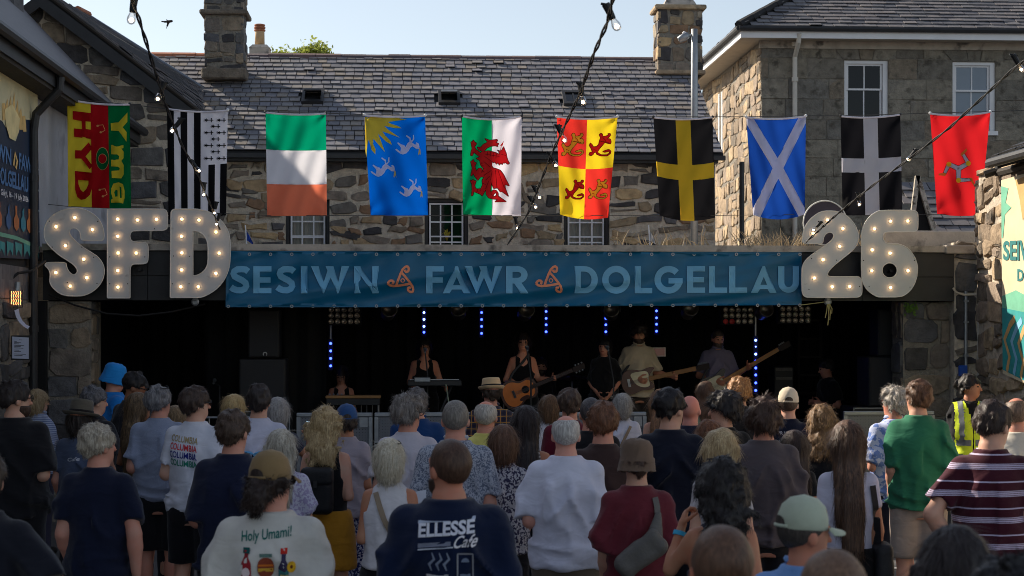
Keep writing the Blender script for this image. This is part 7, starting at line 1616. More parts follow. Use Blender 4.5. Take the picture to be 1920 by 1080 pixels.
def guitar(key, label, kind, cols, ang=20, L=1.0, off=(0.02, .20, 1.03)):
    rec = CR[key]; M = rec['M'] @ Matrix.Translation(off) @ Matrix.Rotation(R(180 - ang) if False else 0, 4, 'Y')
    ca, sa = math.cos(R(ang)), math.sin(R(ang))
    # u runs along the neck (towards the player's left = local -x and up), v across
    mp = lambda u, v, d=0.0: M @ Vector((-(u * ca - v * sa), d, u * sa + v * ca))
    t = thing('acoustic_guitar' if kind == 'ac' else 'electric_guitar' if kind == 'el' else 'bass_guitar', M @ Vector((0, 0, 0)), label, 'guitar')
    if kind == 'ac': P = [(-.30, .0), (-.28, .12), (-.20, .19), (-.10, .19), (-.01, .125), (.06, .13), (.13, .14), (.19, .08), (.20, 0), (.19, -.08), (.13, -.14), (.06, -.13), (-.01, -.125), (-.10, -.19), (-.20, -.19), (-.28, -.12)]; th_ = .10
    else: P = [(-.22, 0), (-.20, .10), (-.12, .155), (-.03, .145), (.05, .11), (.12, .13), (.19, .15 if kind == 'bs' else .13), (.22, .11), (.14, .05), (.12, -.02), (.17, -.07), (.17, -.12), (.09, -.135), (.0, -.115), (-.10, -.15), (-.19, -.11)]; th_ = .045
    P = chaikin([(a * L, c * L) for a, c in P], 2); V, T = shape2d([P]); vs, fs = extrude(V, T, mp, 0, th_); bd = obj('body', vs, fs, pm('gloss_%d_%d_%d' % cols[0], srgb(*cols[0]), .1, rough=.25, bump=0), t)
    inn = [(a * .86 - .01, c * .84) for a, c in P] if kind == 'ac' else chaikin([(-.10, .11), (.0, .115), (.14, .10), (.12, -.02), (.13, -.09), (.05, -.10), (-.04, -.05), (-.08, .03)], 2)
    decal('top' if kind == 'ac' else 'pickguard', [inn], [], mp, pm('gloss_%d_%d_%d' % cols[1], srgb(*cols[1]), .2, 5, .25, 0), bd, th_ + .003, thick=.002)
    if kind == 'ac':
        decal('soundhole', [arc(.035, 0, .05, .05, 0, 350, 22)], [], mp, M_BLACKM, bd, th_ + .006); decal('scratchplate', [chaikin([(.02, -.06), (.08, -.11), (-.06, -.13), (-.10, -.09)], 2)], [], mp, pm('tortoiseshell', srgb(60, 30, 22), .3), bd, th_ + .007)
    nl = .52 * L + (.22 if kind == 'bs' else 0)
    q = MB(); u0 = .18 * L
    q.add([mp(u, v, d) for u in (u0 - .06, u0 + nl) for v, d in ((-.028, th_ - .005), (.028, th_ - .005), (.024, th_ + .014), (-.024, th_ + .014))], [(0, 1, 2, 3), (7, 6, 5, 4), (0, 4, 5, 1), (1, 5, 6, 2), (2, 6, 7, 3), (3, 7, 4, 0)]); nk = q.build('neck', pm('maple_neck' if kind != 'ac' else 'rosewood', srgb(176, 128, 80) if kind != 'ac' else srgb(60, 40, 32), .15), t)
    V, T = shape2d([[(u0 + nl, -.026), (u0 + nl + .03, -.04), (u0 + nl + .17, -.045), (u0 + nl + .18, .03), (u0 + nl + .02, .032)]]); vs, fs = extrude(V, T, mp, th_ - .01, th_ + .006); hd_ = obj('headstock', vs, fs, pm('headstock_wood', srgb(150, 104, 66) if kind != 'ac' else srgb(40, 30, 28), .1), t)
    for i in range(6 if kind != 'bs' else 4): MB().sphere(mp(u0 + nl + .04 + .022 * i, .045 if kind != 'ac' or i % 2 else -.05, th_), .012, 6, 4).build('tuning_peg', M_STEEL, hd_)
    br = MB(); br.add([mp(u, v, d) for u in (-.14 * L, -.11 * L) for v, d in ((-.05, th_ + .004), (.05, th_ + .004), (.05, th_ + .016), (-.05, th_ + .016))], [(0, 1, 2, 3), (7, 6, 5, 4), (0, 4, 5, 1), (1, 5, 6, 2), (2, 6, 7, 3), (3, 7, 4, 0)]); br.build('bridge', M_STEEL if kind != 'ac' else M_BLACK, bd)
    for i in range(6 if kind != 'bs' else 4):
        v = -.02 + .04 * i / 5; MB().tube([mp(-.13 * L, v, th_ + .018), mp(u0 + nl, v * .8, th_ + .018)], .0012, 3).build('string', M_STEEL, nk)
    MB().tube([mp(-.26 * L, .05, .02), rec['M'] @ Vector((.14, .10, 1.25)), rec['M'] @ Vector((.02, .11, 1.38)), rec['M'] @ Vector((-.075, .05, 1.485)), rec['M'] @ Vector((-.06, -.10, 1.47))], .016, 6).build('strap', M_BLACK, t)
guitar('singer', 'sunburst acoustic guitar held by the lead singer', 'ac', ((62, 30, 20), (196, 106, 34)), 22, 1.0, (.04, .19, 1.02))
guitar('telecaster', 'dark electric guitar with cream pickguard held by the man in cream', 'el', ((70, 30, 20), (212, 200, 164)), 12, 1.05, (.03, .17, 1.06))
guitar('bass', 'dark bass guitar with cream pickguard held by the bassist', 'bs', ((24, 20, 24), (196, 186, 156)), 30, 1.05, (.06, .17, 1.02))

# pedal steel and keyboard
Yk = 21.25; t = thing('pedal_steel_guitar', at(660, 800, Yk), 'wooden pedal steel guitar on thin legs in front of the long-haired musician', 'steel guitar')
xA, xB, zA = xa(610, Yk), xa(714, Yk), za(741, Yk)
MB().bbox((xA, Yk, zA - .035), (xB, Yk + .24, zA), .008).build('top', pm('light_wood', srgb(176, 132, 84), .15), t); MB().bbox((xA + .01, Yk + .01, zA - .12), (xB - .01, Yk + .23, zA - .036), .006).build('apron', M_BLACK, t)
for x in (xA + .03, xB - .03):
    for y in (Yk + .03, Yk + .2): MB().tube([(x, y, zA - .12), (x, y, SF + .002)], .012, 7).build('leg', M_STEEL, t)
for i in range(5): MB().tube([(xA + .3 + .07 * i, Yk + .1, zA - .12), (xA + .3 + .07 * i, Yk + .1, SF + .1)], .005, 5).build('pedal_rod', M_STEEL, t)
for i in range(4): MB().sphere((xA + .05 + .05 * i, Yk + .06, zA + .012), .014, 6, 4).build('tuner', M_STEEL, t)
Yq = 20.85; t = thing('keyboard', at(812, 800, Yq), 'slim black stage keyboard on a crossed stand', 'keyboard'); xA, xB, zA = xa(764, Yq), xa(866, Yq), za(713, Yq)
MB().bbox((xA, Yq, zA - .07), (xB, Yq + .26, zA), .01).build('case', M_BLACK, t); MB().box((xA + .03, Yq + .14, zA + .0005), (xB - .03, Yq + .25, zA + .008)).build('keys', M_WHITE, t); MB().bbox((xA + .08, Yq - .012, zA - .02), (xA + .28, Yq + .09, zA + .04), .008).build('control_panel', M_STEEL, t)
for a, c in ((xA + .12, xB - .12), (xB - .12, xA + .12)): MB().tube([(a, Yq + .12, SF + .02), (c, Yq + .14, zA - .07)], .015, 7).build('stand_leg', M_BLACK, t)
tag(MB().tube([(xa(836, Yq), Yq - .005, zA - .05), (xa(842, Yq), Yq - .05, zA - .3), (xa(852, Yq), Yq - .04, zA - .7), (xa(858, Yq), Yq - .04, SF + .02)], .008, 6).build('cable', pm('pale_cable', srgb(150, 160, 140), .1)), 'pale cable hanging from the keyboard', 'cable')
def mic(px, py, depth, label, boom=(.25, .15)):
    p = at_d(px, py, depth); t = thing('microphone_stand', (p.x, p.y, SF), label, 'microphone'); b0 = Vector((p.x + boom[0], p.y - .12, p.z - boom[1])); 
    MB().tube([(b0.x, b0.y, SF), b0], .011, 7).build('pole', M_BLACK, t); MB().tube([b0, p + Vector((.0, -.06, -.02))], .009, 7).build('boom', M_BLACK, t); q = MB().tube([p + Vector((0, -.10, -.03)), p + Vector((0, -.0, .0))], [.012, .018], 8).build('handle', M_STEEL, t); MB().sphere(p + Vector((0, .02, .005)), .026, 9, 6).build('grille', M_STEEL, q)
    for k in range(3): a = k * 2.09 + .4; MB().tube([(b0.x, b0.y, SF + .12), (b0.x + math.cos(a) * .28, b0.y + math.sin(a) * .28, SF + .012)], .009, 6).build('foot', M_BLACK, t)
mic(988, 652, 20.75, 'microphone at the mouth of the lead singer', (.04, .35)); mic(797, 656, 21.15, 'microphone at the mouth of the keyboard singer', (.03, .3)); mic(1139, 652, 20.8, 'microphone in front of the performer with clasped hands', (.06, .4)); mic(402, 714, 21.2, 'empty microphone stand in the dark at stage left', (.08, .06))
# drum kit
t = thing('drum_kit', at_d(1015, 760, 22.8) * 1, 'dark drum kit glinting behind the lead singer', 'drums'); t.location.z = SF; p = Vector((t.location.x, t.location.y, SF))
M_SHELL = pm('sparkle_shell', srgb(40, 38, 42), .5, 90, .25, .1, 90); CYM = pm('bronze_cymbal', srgb(150, 116, 60), .2, 10, .3, .1, 60, metal=.9)
MB().lathe([(.26, -.2), (.28, -.19), (.28, .19), (.26, .2)], 28, Matrix.Translation(p + Vector((0, 0, .29))) @ Matrix.Rotation(R(90), 4, 'X')).build('bass_drum', M_SHELL, t)
for dx, dz, r__ in ((-.18, .62, .15), (.16, .62, .16), (.46, .4, .2)): MB().lathe([(r__ * .97, -.12), (r__, -.11), (r__, .11), (r__ * .97, .12)], 24, Matrix.Translation(p + Vector((dx, .05, dz))) @ Matrix.Rotation(R(12), 4, 'X')).build('tom', M_SHELL, t)
for dx, dz in ((-.5, .95), (.42, 1.05)):
    c_ = MB().lathe([(.2, 0), (.08, .012), (.03, .03), (.001, .032)], 26, Matrix.Translation(p + Vector((dx, .1, dz))) @ Matrix.Rotation(R(10), 4, 'X')).build('cymbal', CYM, t); MB().tube([p + Vector((dx, .1, dz)), p + Vector((dx, .1, .01))], .01, 6).build('cymbal_stand', M_STEEL, t)
# loudspeakers
M_GRILL = pm('speaker_grille', srgb(44, 44, 46), .3, 260, .7, .5, 300)
for lab, p0, p1, y0, y1, q0, q1, q2 in (('at stage left', 465, 523, 581, 670, 449, 536, 672), ('at stage right', 1647, 1708, 580, 669, 1626, 1722, 669)):
    Yp_ = 20.75; t = thing('loudspeaker', at((p0 + p1) / 2, y1, Yp_), 'black loudspeaker cabinet on top of the stack ' + lab, 'loudspeaker', 'loudspeaker cabinets')
    a, c = xa(p0, Yp_), xa(p1, Yp_); MB().bbox((a, Yp_ + .02, za(y1, Yp_)), (c, Yp_ + .42, za(y0, Yp_)), .012).build('cabinet', M_BLACK, t); MB().bbox((a + .015, Yp_, za(y1, Yp_) + .015), (c - .015, Yp_ + .0195, za(y0, Yp_) - .015), .004).build('grille', M_GRILL, t)
    b_ = at((p0 + p1) / 2 + 3, y1 - 6, Yp_); MB().tube([b_ + Vector((math.cos(R(x_)) * .022, -.006, math.sin(R(x_)) * .022)) for x_ in range(-50, 231, 28)], .006, 5).build('badge', pm('silver_badge', srgb(200, 200, 196), .05), t)
    z1_ = za(q2, Yp_) - .002; z0_ = z1_ - .62; t = thing('subwoofer', (xa((q0 + q1) / 2, Yp_), Yp_, z0_), 'large black bass cabinet under the loudspeaker ' + lab, 'loudspeaker', 'loudspeaker cabinets')
    a, c = xa(q0, Yp_), xa(q1, Yp_); MB().bbox((a, Yp_ - .08, z0_), (c, Yp_ + .5, z1_), .015).build('cabinet', M_BLACK, t); MB().bbox((a + .02, Yp_ - .1, z0_ + .02), (c - .02, Yp_ - .0805, z1_ - .02), .004).build('grille', M_GRILL, t)
    t = thing('flight_case', (xa((q0 + q1) / 2, Yp_), Yp_, SF), 'black flight case under the bass cabinet ' + lab, 'case', 'flight cases')
    MB().bbox((a - .2, Yp_ - .12, SF + .002), (c + .05, Yp_ + .55, z0_ - .002), .012).build('case', M_BLACK, t)
    for x in (a - .2, c + .05): MB().box((x - .006, Yp_ - .127, SF + .004), (x + .006, Yp_ - .12, z0_ - .004)).build('metal_edge', M_STEEL, t)
    MB().box((a - .19, Yp_ - .127, z0_ - .016), (c + .04, Yp_ - .12, z0_ - .004)).build('metal_edge', M_STEEL, t)
# theatre lamps under the lintel
for i, (px, py, an) in enumerate(((728, 585, 20), (860, 584, -10), (985, 586, 15), (1146, 585, -15), (1292, 583, 12), (1432, 584, 30))):
    p = at(px, py, 21.0); t = thing('stage_lamp', p, ['first', 'second', 'third', 'fourth', 'fifth', 'sixth'][i] + ' round theatre lamp from the left, hanging behind the banner edge', 'lamp', 'round theatre lamps behind the banner')
    M_ = Matrix.Translation(p) @ Matrix.Rotation(R(an), 4, 'Y') @ Matrix.Rotation(R(70), 4, 'X'); MB().lathe([(.05, -.16), (.085, -.1), (.09, .06), (.098, .07), (.098, .1), (.088, .1), (.08, .05), (.06, .0)], 18, M_).build('can', pm('worn_alloy', srgb(120, 116, 112), .3, 14, .35, .2, 40, metal=.8), t, True)
    MB().tube([p + Vector((-.11, 0, 0)), p + Vector((-.11, 0, .16)), p + Vector((.11, 0, .16)), p + Vector((.11, 0, 0))], .01, 6).build('yoke', M_BLACK, t); MB().tube([p + Vector((0, 0, .16)), p + Vector((0, 0, .5))], .012, 6).build('hook', M_BLACK, t)
# lamp panels, five by three
M_PAR = pm('lamp_reflector', srgb(190, 182, 172), .3, 30, .22, .3, 70, metal=.7); M_PARR = pm('red_gel_lamp', srgb(200, 70, 70), .2, rough=.2, bump=0)
for pi, (px, py, lab) in enumerate(((645, 592, 'left'), (1384, 592, 'right, behind the bassist'), (1491, 590, 'far right, next to the banner end'))):
    c = at(px, py, 21.6); t = thing('stage_light', c, 'black panel of fifteen round lamps at ' + lab, 'stage light', 'five-by-three lamp panels')
    MB().bbox((c.x - .22, c.y + .02, c.z - .12), (c.x + .22, c.y + .12, c.z + .12), .008).build('housing', M_BLACKM, t); MB().tube([c + Vector((0, .07, .12)), c + Vector((0, .07, .5))], .015, 6).build('hanger', M_BLACK, t)
    for i in range(5):
        for j in range(3):
            p = c + Vector((-.162 + .081 * i, 0, .074 - .074 * j)); m = M_PARR if pi == 1 and j == 2 and i < 2 else M_PAR
            MB().lathe([(.032, -.02), (.034, .01), (.030, .012), (.018, -.004), (.001, -.008)], 12, Matrix.Translation(p) @ Matrix.Rotation(R(90), 4, 'X')).build('lamp', m, t)
# blue LED strips
M_LED = emis('blue_led', (.03, .06, 1.0), 5.0); M_LEDW = emis('blue_white_led', (.10, .17, 1.0), 7.0)
bars = [(795, (586, 599, 612, 623)), (903, (586, 599, 612, 625)), (1024, (584, 597, 609, 622)), (1136, (597, 609, 622)), (1231, (583, 596, 608, 621)), (620, (644, 658, 672, 686)), (1417, (638, 650, 664, 677, 690, 703, 718, 732))]
ordn = ['above the keyboard', 'left of the lead singer', 'right of the lead singer', 'above the performer with clasped hands', 'above the guitarist in cream', 'behind the pedal steel player', 'long one right of the bassist']
for bi, (px, ys) in enumerate(bars):
    Yb_ = 23.6 if bi < 5 else 21.9; t = thing('led_strip', at(px, max(ys) + 6, Yb_), 'vertical strip of blue lights ' + ordn[bi], 'stage light', 'vertical blue light strips')
    a = at(px, ys[0] - 8, Yb_ + .03); c = at(px, ys[-1] + 8, Yb_ + .03); MB().box((a.x - .03, Yb_ + .02, c.z), (a.x + .03, Yb_ + .07, a.z)).build('bar', M_BLACKM, t)
    for i, y in enumerate(ys): MB().sphere(at(px, y, Yb_), .017 if bi != 6 or i != 1 else .010, 8, 6).build('led', M_LEDW if bi in (0, 6) and i < 3 else M_LED, t)
    if bi >= 5: MB().tube([(a.x, Yb_ + .05, a.z), (a.x, Yb_ + .05, a.z + .35)], .018, 7).build('stand', M_STEEL, t)
# ladder, amplifier rack, tablet on a stand
Yx = 24.0; t = thing('ladder', at(1520, 760, Yx), 'ladder leaning in the dark at the back of the stage', 'ladder')
for px in (1498, 1540): MB().box((xa(px, Yx) - .015, Yx, SF), (xa(px, Yx) + .015, Yx + .06, za(606, Yx))).build('rail', M_WOODD, t)
for k in range(7): MB().box((xa(1498, Yx) + .016, Yx + .01, SF + .25 + .26 * k), (xa(1540, Yx) - .016, Yx + .05, SF + .28 + .26 * k)).build('rung', M_WOODD, t)
t = thing('amplifier_rack', at(1470, 760, 23.0), 'black amplifier rack with grey trim beside the crew member', 'amplifier'); t.location.z = SF; a, c = xa(1452, 23.0), xa(1488, 23.0)
MB().bbox((a, 23.0, SF), (c, 23.4, za(688, 23.0)), .012).build('cabinet', M_BLACK, t)
for z0_, z1_ in ((690, 696), (708, 713)): MB().box((a + .02, 22.99, za(z1_, 23)), (c - .02, 22.999, za(z0_, 23))).build('panel', pm('grey_panel', srgb(110, 106, 100), .3, 50), t)
t = thing('tablet', at_d(1236, 672, 21.7), 'tablet in a pale frame on a stand beside the guitarist in cream', 'tablet'); c = at_d(1236, 660, 21.7)
MB().bbox((c.x - .085, c.y, c.z - .06), (c.x + .085, c.y + .012, c.z + .06), .005).build('frame', pm('pale_frame', srgb(190, 180, 172), .05), t); obj('screen', [c + Vector(v) for v in ((-.07, -.002, -.045), (.07, -.002, -.045), (.07, -.002, .045), (-.07, -.002, .045))], [(0, 1, 2, 3)], emis('tablet_screen', (.10, .05, .04), .25), t); MB().tube([c + Vector((0, .02, -.06)), (c.x, c.y + .02, SF)], .01, 6).build('pole', M_BLACK, t)
# =================================================================== crowd barriers
pm_, nt_p, bp_p, vp_ = base_mat('perforated_steel')
vo = _n(nt_p, 'ShaderNodeTexVoronoi'); vo.inputs['Scale'].default_value = 32; vo.inputs['Randomness'].default_value = 0.0; nt_p.links.new(vp_, vo.inputs['Vector'])
hole = _math(nt_p, 'LESS_THAN', vo.outputs['Distance'], .34)
bp_p.inputs['Base Color'].default_value = (*srgb(112, 115, 122), 1); bp_p.inputs['Metallic'].default_value = .6; bp_p.inputs['Roughness'].default_value = .45
tp_ = _n(nt_p, 'ShaderNodeBsdfTransparent'); mx_ = _n(nt_p, 'ShaderNodeMixShader'); nt_p.links.new(hole, mx_.inputs[0]); nt_p.links.new(bp_p.outputs[0], mx_.inputs[1]); nt_p.links.new(tp_.outputs[0], mx_.inputs[2]); nt_p.links.new(mx_.outputs[0], nt_p.nodes['Material Output'].inputs[0])
YBR = 18.85
pan = [(556, 698), (702, 868), (872, 1036), (1040, 1212), (1582, 1752)]
lb = ['leftmost perforated steel barrier panel, behind the curly blonde woman', 'perforated steel barrier panel behind the lilac T-shirt', 'perforated steel barrier panel behind the straw hat', 'perforated steel barrier panel behind the grey bob woman', 'sunlit perforated steel barrier panel at the right']
for (a, c), l in zip(pan, lb):
    x0, x1, zt = xa(a, YBR), xa(c, YBR), za(773, YBR); t = thing('crowd_barrier', ((x0 + x1) / 2, YBR, 0), l, 'barrier', 'perforated steel crowd barriers')
    obj('perforated_sheet', [(x0 + .03, YBR + .015, .12), (x1 - .03, YBR + .015, .12), (x1 - .03, YBR + .015, zt - .03), (x0 + .03, YBR + .015, zt - .03)], [(0, 1, 2, 3)], pm_, t)
    MB().bbox((x0, YBR - .01, zt - .045), (x1, YBR + .05, zt), .008).build('top_rail', M_STEEL, t); MB().box((x0, YBR - .005, .05), (x1, YBR + .045, .11)).build('bottom_rail', M_STEEL, t)
    for x in (x0, x1 - .04): MB().box((x + .001, YBR - .006, .11), (x + .041, YBR + .046, zt - .046)).build('post', M_STEEL, t)
    MB().box((x1 - .14, YBR - .012, zt - .16), (x1 - .05, YBR - .006, zt - .05)).build('label_plate', M_STEEL, t)
    MB().box((x0, YBR - .1, .005), (x1, YBR + .9, .02)).build('foot_plate', M_STEEL, t)
x0, x1, zt = xa(330, 18.2), xa(470, 18.2), za(781, 18.2); t = thing('bar_barrier', ((x0 + x1) / 2, 18.2, 0), 'steel barrier of upright bars behind the COLUMBIA T-shirt', 'barrier')
MB().tube([(x0, 18.2, .05), (x0, 18.2, zt), (x1, 18.2, zt), (x1, 18.2, .05)], .02, 8).build('frame', M_STEEL, t)
n = 9
for i in range(1, n): MB().tube([(x0 + (x1 - x0) * i / n, 18.2, .2), (x0 + (x1 - x0) * i / n, 18.2, zt)], .008, 6).build('bar', M_STEEL, t)
MB().tube([(x0, 18.2, .2), (x1, 18.2, .2)], .015, 6).build('lower_rail', M_STEEL, t)

# =================================================================== festoon strings
M_CABLE = pm('black_cable', srgb(26, 24, 24), .2, 20, .6, .2, 80); M_SOCK = pm('black_socket', srgb(20, 20, 22), .1, rough=.5)
M_FIL = emis('bulb_filament', (1.0, .74, .46), 14.0); M_BGLS = glassy('bulb_glass', (.96, .93, .9), .02)
def festoon(label, pts, bulbs):
    """pts: (px, py, depth) along the cable; bulbs: (px, py, depth, swing)"""
    P = [at_d(*p) for p in pts]; t = thing('festoon_string', P[-1], label, 'string lights', 'festoon light strings'); Q = []
    for i in range(len(P) - 1):
        for k in range(8): f_ = k / 8; Q.append(P[i].lerp(P[i + 1], f_))
    Q.append(P[-1]); rr = random.Random(len(pts))
    for ph in (0, math.pi):
        MB().tube([q + Vector((math.cos(i * .9 + ph) * .007, math.sin(i * .9 + ph) * .005, math.sin(i * .9 + ph) * .007)) for i, q in enumerate(Q)], .0062, 6).build('cable', M_CABLE, t)
    for px, py, dp, sw in bulbs:
        b_ = at_d(px, py, dp); d = Vector((sw, 0, -1)).normalized(); top = b_ - d * .115
        s_ = MB().tube([top - d * .012, top + d * .02, top + d * .06, top + d * .075], [.022, .02, .018, .016], 10).build('socket', M_SOCK, t)
        MB().tube([top + Vector((-.03, 0, .012)), top + Vector((.03, 0, .004))], .007, 6).build('clip', M_SOCK, t)
        u = d.orthogonal().normalized(); M_ = Matrix.Translation(b_) @ d.to_track_quat('-Z', 'Y').to_matrix().to_4x4()
        MB().lathe([(.012, .045), (.016, .032), (.0225, .012), (.0235, -.003), (.018, -.018), (.008, -.0245), (.001, -.0255)], 14, M_).build('bulb', M_BGLS, t, True); MB().sphere(b_ + d * .002, .012, 7, 5).build('filament', M_FIL, s_)
festoon('festoon string running down the left from the top edge to the letter D', [(238, -30, 8.6), (262, 40, 9.4), (290, 130, 10.8), (312, 200, 12.4), (340, 270, 14.4), (372, 330, 16.6), (398, 392, 19.0), (412, 430, 19.6)], [(246, 37, 9.2, -.15), (296, 185, 12.0, -.4), (323, 245, 13.6, -.8), (373, 320, 16.2, .8), (382, 365, 17.6, -.05), (402, 399, 19.1, -.2), (406, 420, 19.4, -.3)])
festoon('festoon string running down the middle from the top edge to the stage roof', [(1158, -40, 8.0), (1140, 40, 8.6), (1112, 105, 9.7), (1090, 170, 10.9), (1062, 230, 12.3), (1036, 285, 14.0), (1012, 345, 16.0), (990, 400, 18.0), (952, 458, 19.9)], [(1156, 49, 8.8, .5), (1093, 191, 11.2, .15), (1058, 263, 13.0, .45), (1042, 310, 14.8, .5), (1011, 370, 16.9, .5), (1004, 388, 17.6, .6), (970, 428, 19.0, .2)])
festoon('festoon string running down the right to the digit 2', [(1960, 90, 12.2), (1905, 125, 12.8), (1840, 185, 14.0), (1780, 240, 15.2), (1702, 300, 16.8), (1640, 345, 18.0), (1590, 385, 18.9), (1560, 410, 19.3), (1540, 428, 19.45), (1510, 455, 19.6)], [(1915, 130, 12.8, .6), (1703, 299, 16.8, -.8), (1611, 383, 18.6, .1), (1526, 431, 19.45, -.9)])

# =================================================================== posters on the side walls
XP = XWL + .075
pmap = lambda x, y, d=0.0: at_x(x, y, XP + d)
t = thing('left_poster', at_x(40, 480, XP), 'dark festival poster with yellow sun on the left wall', 'poster')
def quad(c, sag=0): return bil(c, 0, 0)
PQ = bil(((-70, 38), (70, 152), (75, 487), (-70, 480)), 0, 0)
pp = lambda P: [PQ(u, v) for u, v in P]
decal('sheet', [pp(uvrect(0, 0, 1, 1, 8))], [], pmap, pm('navy_vinyl', srgb(24, 42, 66), .2, 3, .5, .1, 20), t, 0)
decal('cream_sky', [pp([(0, 0), (1, 0), (1, .255), (.9, .245), (.82, .26), (.76, .32), (.70, .40), (.64, .40), (.58, .36), (.52, .335), (.4, .34), (0, .36)])], [], pmap, pm('cream_print', srgb(206, 196, 158), .15, 3, .6, .1, 20), t, .004)
fl_ = []
for a in range(7): x_ = .55 + .045 * a; fl_.append([(x_ - .02, .33), (x_ - .028, .25), (x_ + .004, .15 + .03 * abs(a - 3)), (x_ + .012, .24), (x_ + .025, .32)])
decal('flames', [pp(p) for p in fl_], [], pmap, pm('amber_print', srgb(216, 178, 112), .2), t, .008); decal('sun', [pp([(.56, .27), (.66, .22), (.76, .27), (.74, .35), (.68, .40), (.62, .40), (.57, .34)])], [], pmap, pm('gold_print', srgb(226, 206, 150), .2), t, .012)
pm2 = lambda u, v, d=0.0: pmap(*PQ(u, v), d); BL = pm('poster_blue', srgb(84, 122, 168), .1); WT = pm('poster_white', srgb(214, 214, 220), .1)
text_obj('lettering', 'SIWN', pm2, BL, t, .008, .38, .535, .26, -.085); text_obj('lettering', 'FAWR', pm2, BL, t, .008, .74, .535, .22, -.085); decal('emblem', [pp(stroke([(.67, .53), (.695, .46), (.72, .5), (.70, .54)], .02))], [], pmap, MATS['amber_print'], t, .008)
text_obj('lettering', 'DOLGELLAU', pm2, BL, t, .008, .44, .645, .42, -.085); text_obj('lettering', 'G\u0175yl, 16 - 19 July 2026', pm2, WT, t, .008, .50, .705, .36, -.042)
for i, (u, c) in enumerate(((.48, (190, 110, 70)), (.60, (64, 96, 140)), (.70, (186, 112, 66)), (.79, (56, 130, 150)), (.87, (190, 120, 70)), (.94, (60, 140, 130)))):
    decal('instrument', [pp([(u - .03, .84), (u - .035, .80), (u - .01, .775), (u - .012, .73 + .02 * (i % 2)), (u + .012, .73), (u + .01, .775), (u + .035, .80), (u + .03, .84), (u, .86)])], [], pmap, pm('print_%d_%d_%d' % c, srgb(*c), .15), t, .008)
TQ = pm('print_teal', srgb(70, 150, 150), .15)
decal('bridge', [pp([(0, .90), (.45, .875), (.7, .885), (1, .925), (1, .945), (.7, .905), (.45, .895), (0, .92)])], [], pmap, pm('print_mint', srgb(120, 178, 150), .15), t, .008)
for k in range(9): u = .02 + .11 * k; decal('bridge_arch', [pp([(u, .915), (u + .09, .925), (u + .08, 1.0 - .01), (u + .065, .97), (u + .045, .955), (u + .025, .97), (u + .01, .99)])], [], pmap, TQ, t, .006)
for k in range(9): c = pmap(*PQ(.985, .04 + .115 * k), .01); MB().sphere(c, .014, 6, 4).build('eyelet', M_STEEL, t)
XQ = XWR - .075; qmap = lambda x, y, d=0.0: at_x(x, y, XQ - d)
t = thing('right_poster', at_x(1895, 640, XQ), 'pale festival poster with teal lettering and harp artwork on the right wall', 'poster')
RQ = bil(((1877, 338), (2010, 300), (2010, 760), (1880, 700)), 0, 0); pr2 = lambda P: [RQ(u, v) for u, v in P]; rm = lambda u, v, d=0.0: qmap(*RQ(u, v), d)
decal('sheet', [pr2(uvrect(0, 0, 1, 1, 8))], [], qmap, pm('cream_vinyl', srgb(222, 206, 172), .12, 3, .5, .1, 20), t, 0)
decal('leaf_print', [pr2([(0, .03), (.10, .05), (.06, .12), (.14, .15), (.05, .18), (.02, .3), (0, .3)])], [], qmap, pm('print_leaf', srgb(110, 180, 150), .15), t, .004)
decal('sun_print', [pr2([(.2, .02), (.6, .0), (.6, .2), (.4, .17), (.3, .22), (.26, .12)])], [], qmap, pm('print_tan', srgb(206, 164, 104), .15), t, .004)
text_obj('lettering', 'SEIWN F', rm, pm('print_green', srgb(40, 120, 120), .15), t, .006, .02, .415, .75, -.10); text_obj('lettering', 'DOLGELLAU', rm, MATS['print_green'], t, .006, .22, .515, .7, -.06)
decal('hill_print', [pr2([(0, .60), (.2, .56), (.5, .60), (1, .57), (1, .70), (0, .70)])], [], qmap, MATS['print_leaf'], t, .004); decal('teal_print', [pr2([(0, .66), (1, .66), (1, 1.0), (0, .98)])], [], qmap, pm('print_sea', srgb(44, 150, 150), .25, 5), t, .006)
for k in range(9): u = .06 + .1 * k; decal('swirl_print', [pr2(stroke([(u, .98), (u + .04, .9), (u - .03, .82), (u + .05, .74), (u + .12, .70)], .035))], [], qmap, pm('print_sky', srgb(130, 186, 216), .15) if k % 2 else MATS['print_tan'], t, .009)

# =================================================================== small things on the walls and roof edge
p = at_x(39, 650, XWL + .12); t = thing('notice', p, 'white printed notice on the left stone wall', 'notice')
nm_ = bil(((23, 631), (54, 633), (54, 673), (23, 672)), 0, 0); nmap = lambda u, v, d=0.0: at(*nm_(u, v), 18.45 - d)
MB().box((at(21, 650, 18.47).x, 18.47, at(21, 675, 18.47).z), (at(58, 650, 18.47).x, 18.5, at(21, 629, 18.47).z)).build('board', M_BLACK, t)
obj('sheet', [nmap(0, 0), nmap(0, 1), nmap(1, 1), nmap(1, 0)], [(0, 1, 2, 3)], pm('notice_paper', srgb(190, 196, 216), .04), t)
for i, (v, w_) in enumerate(((.12, .2), (.2, .15), (.25, .42), (.31, .3), (.38, .6), (.43, .4), (.50, .55), (.60, .3), (.66, .4), (.78, .7), (.84, .5))): q = [nmap(.12 if i else .4, v, .002), nmap(.12 if i else .4, v + .022, .002), nmap((.12 if i else .4) + w_, v + .022, .002), nmap((.12 if i else .4) + w_, v, .002)]; obj('print_line', q, [(0, 1, 2, 3)], pm('print_black', srgb(40, 40, 48), .1), t)
ys_ = [(27, 582), (30, 594), (36, 604), (44, 612), (52, 617)]; L = []
for i, (x, y) in enumerate(ys_): L += [at(x, y, 18.6), at(x + 8 - i, y - 3 + (0 if i < 3 else 3 - i * 1.2), 18.6 + .02)]
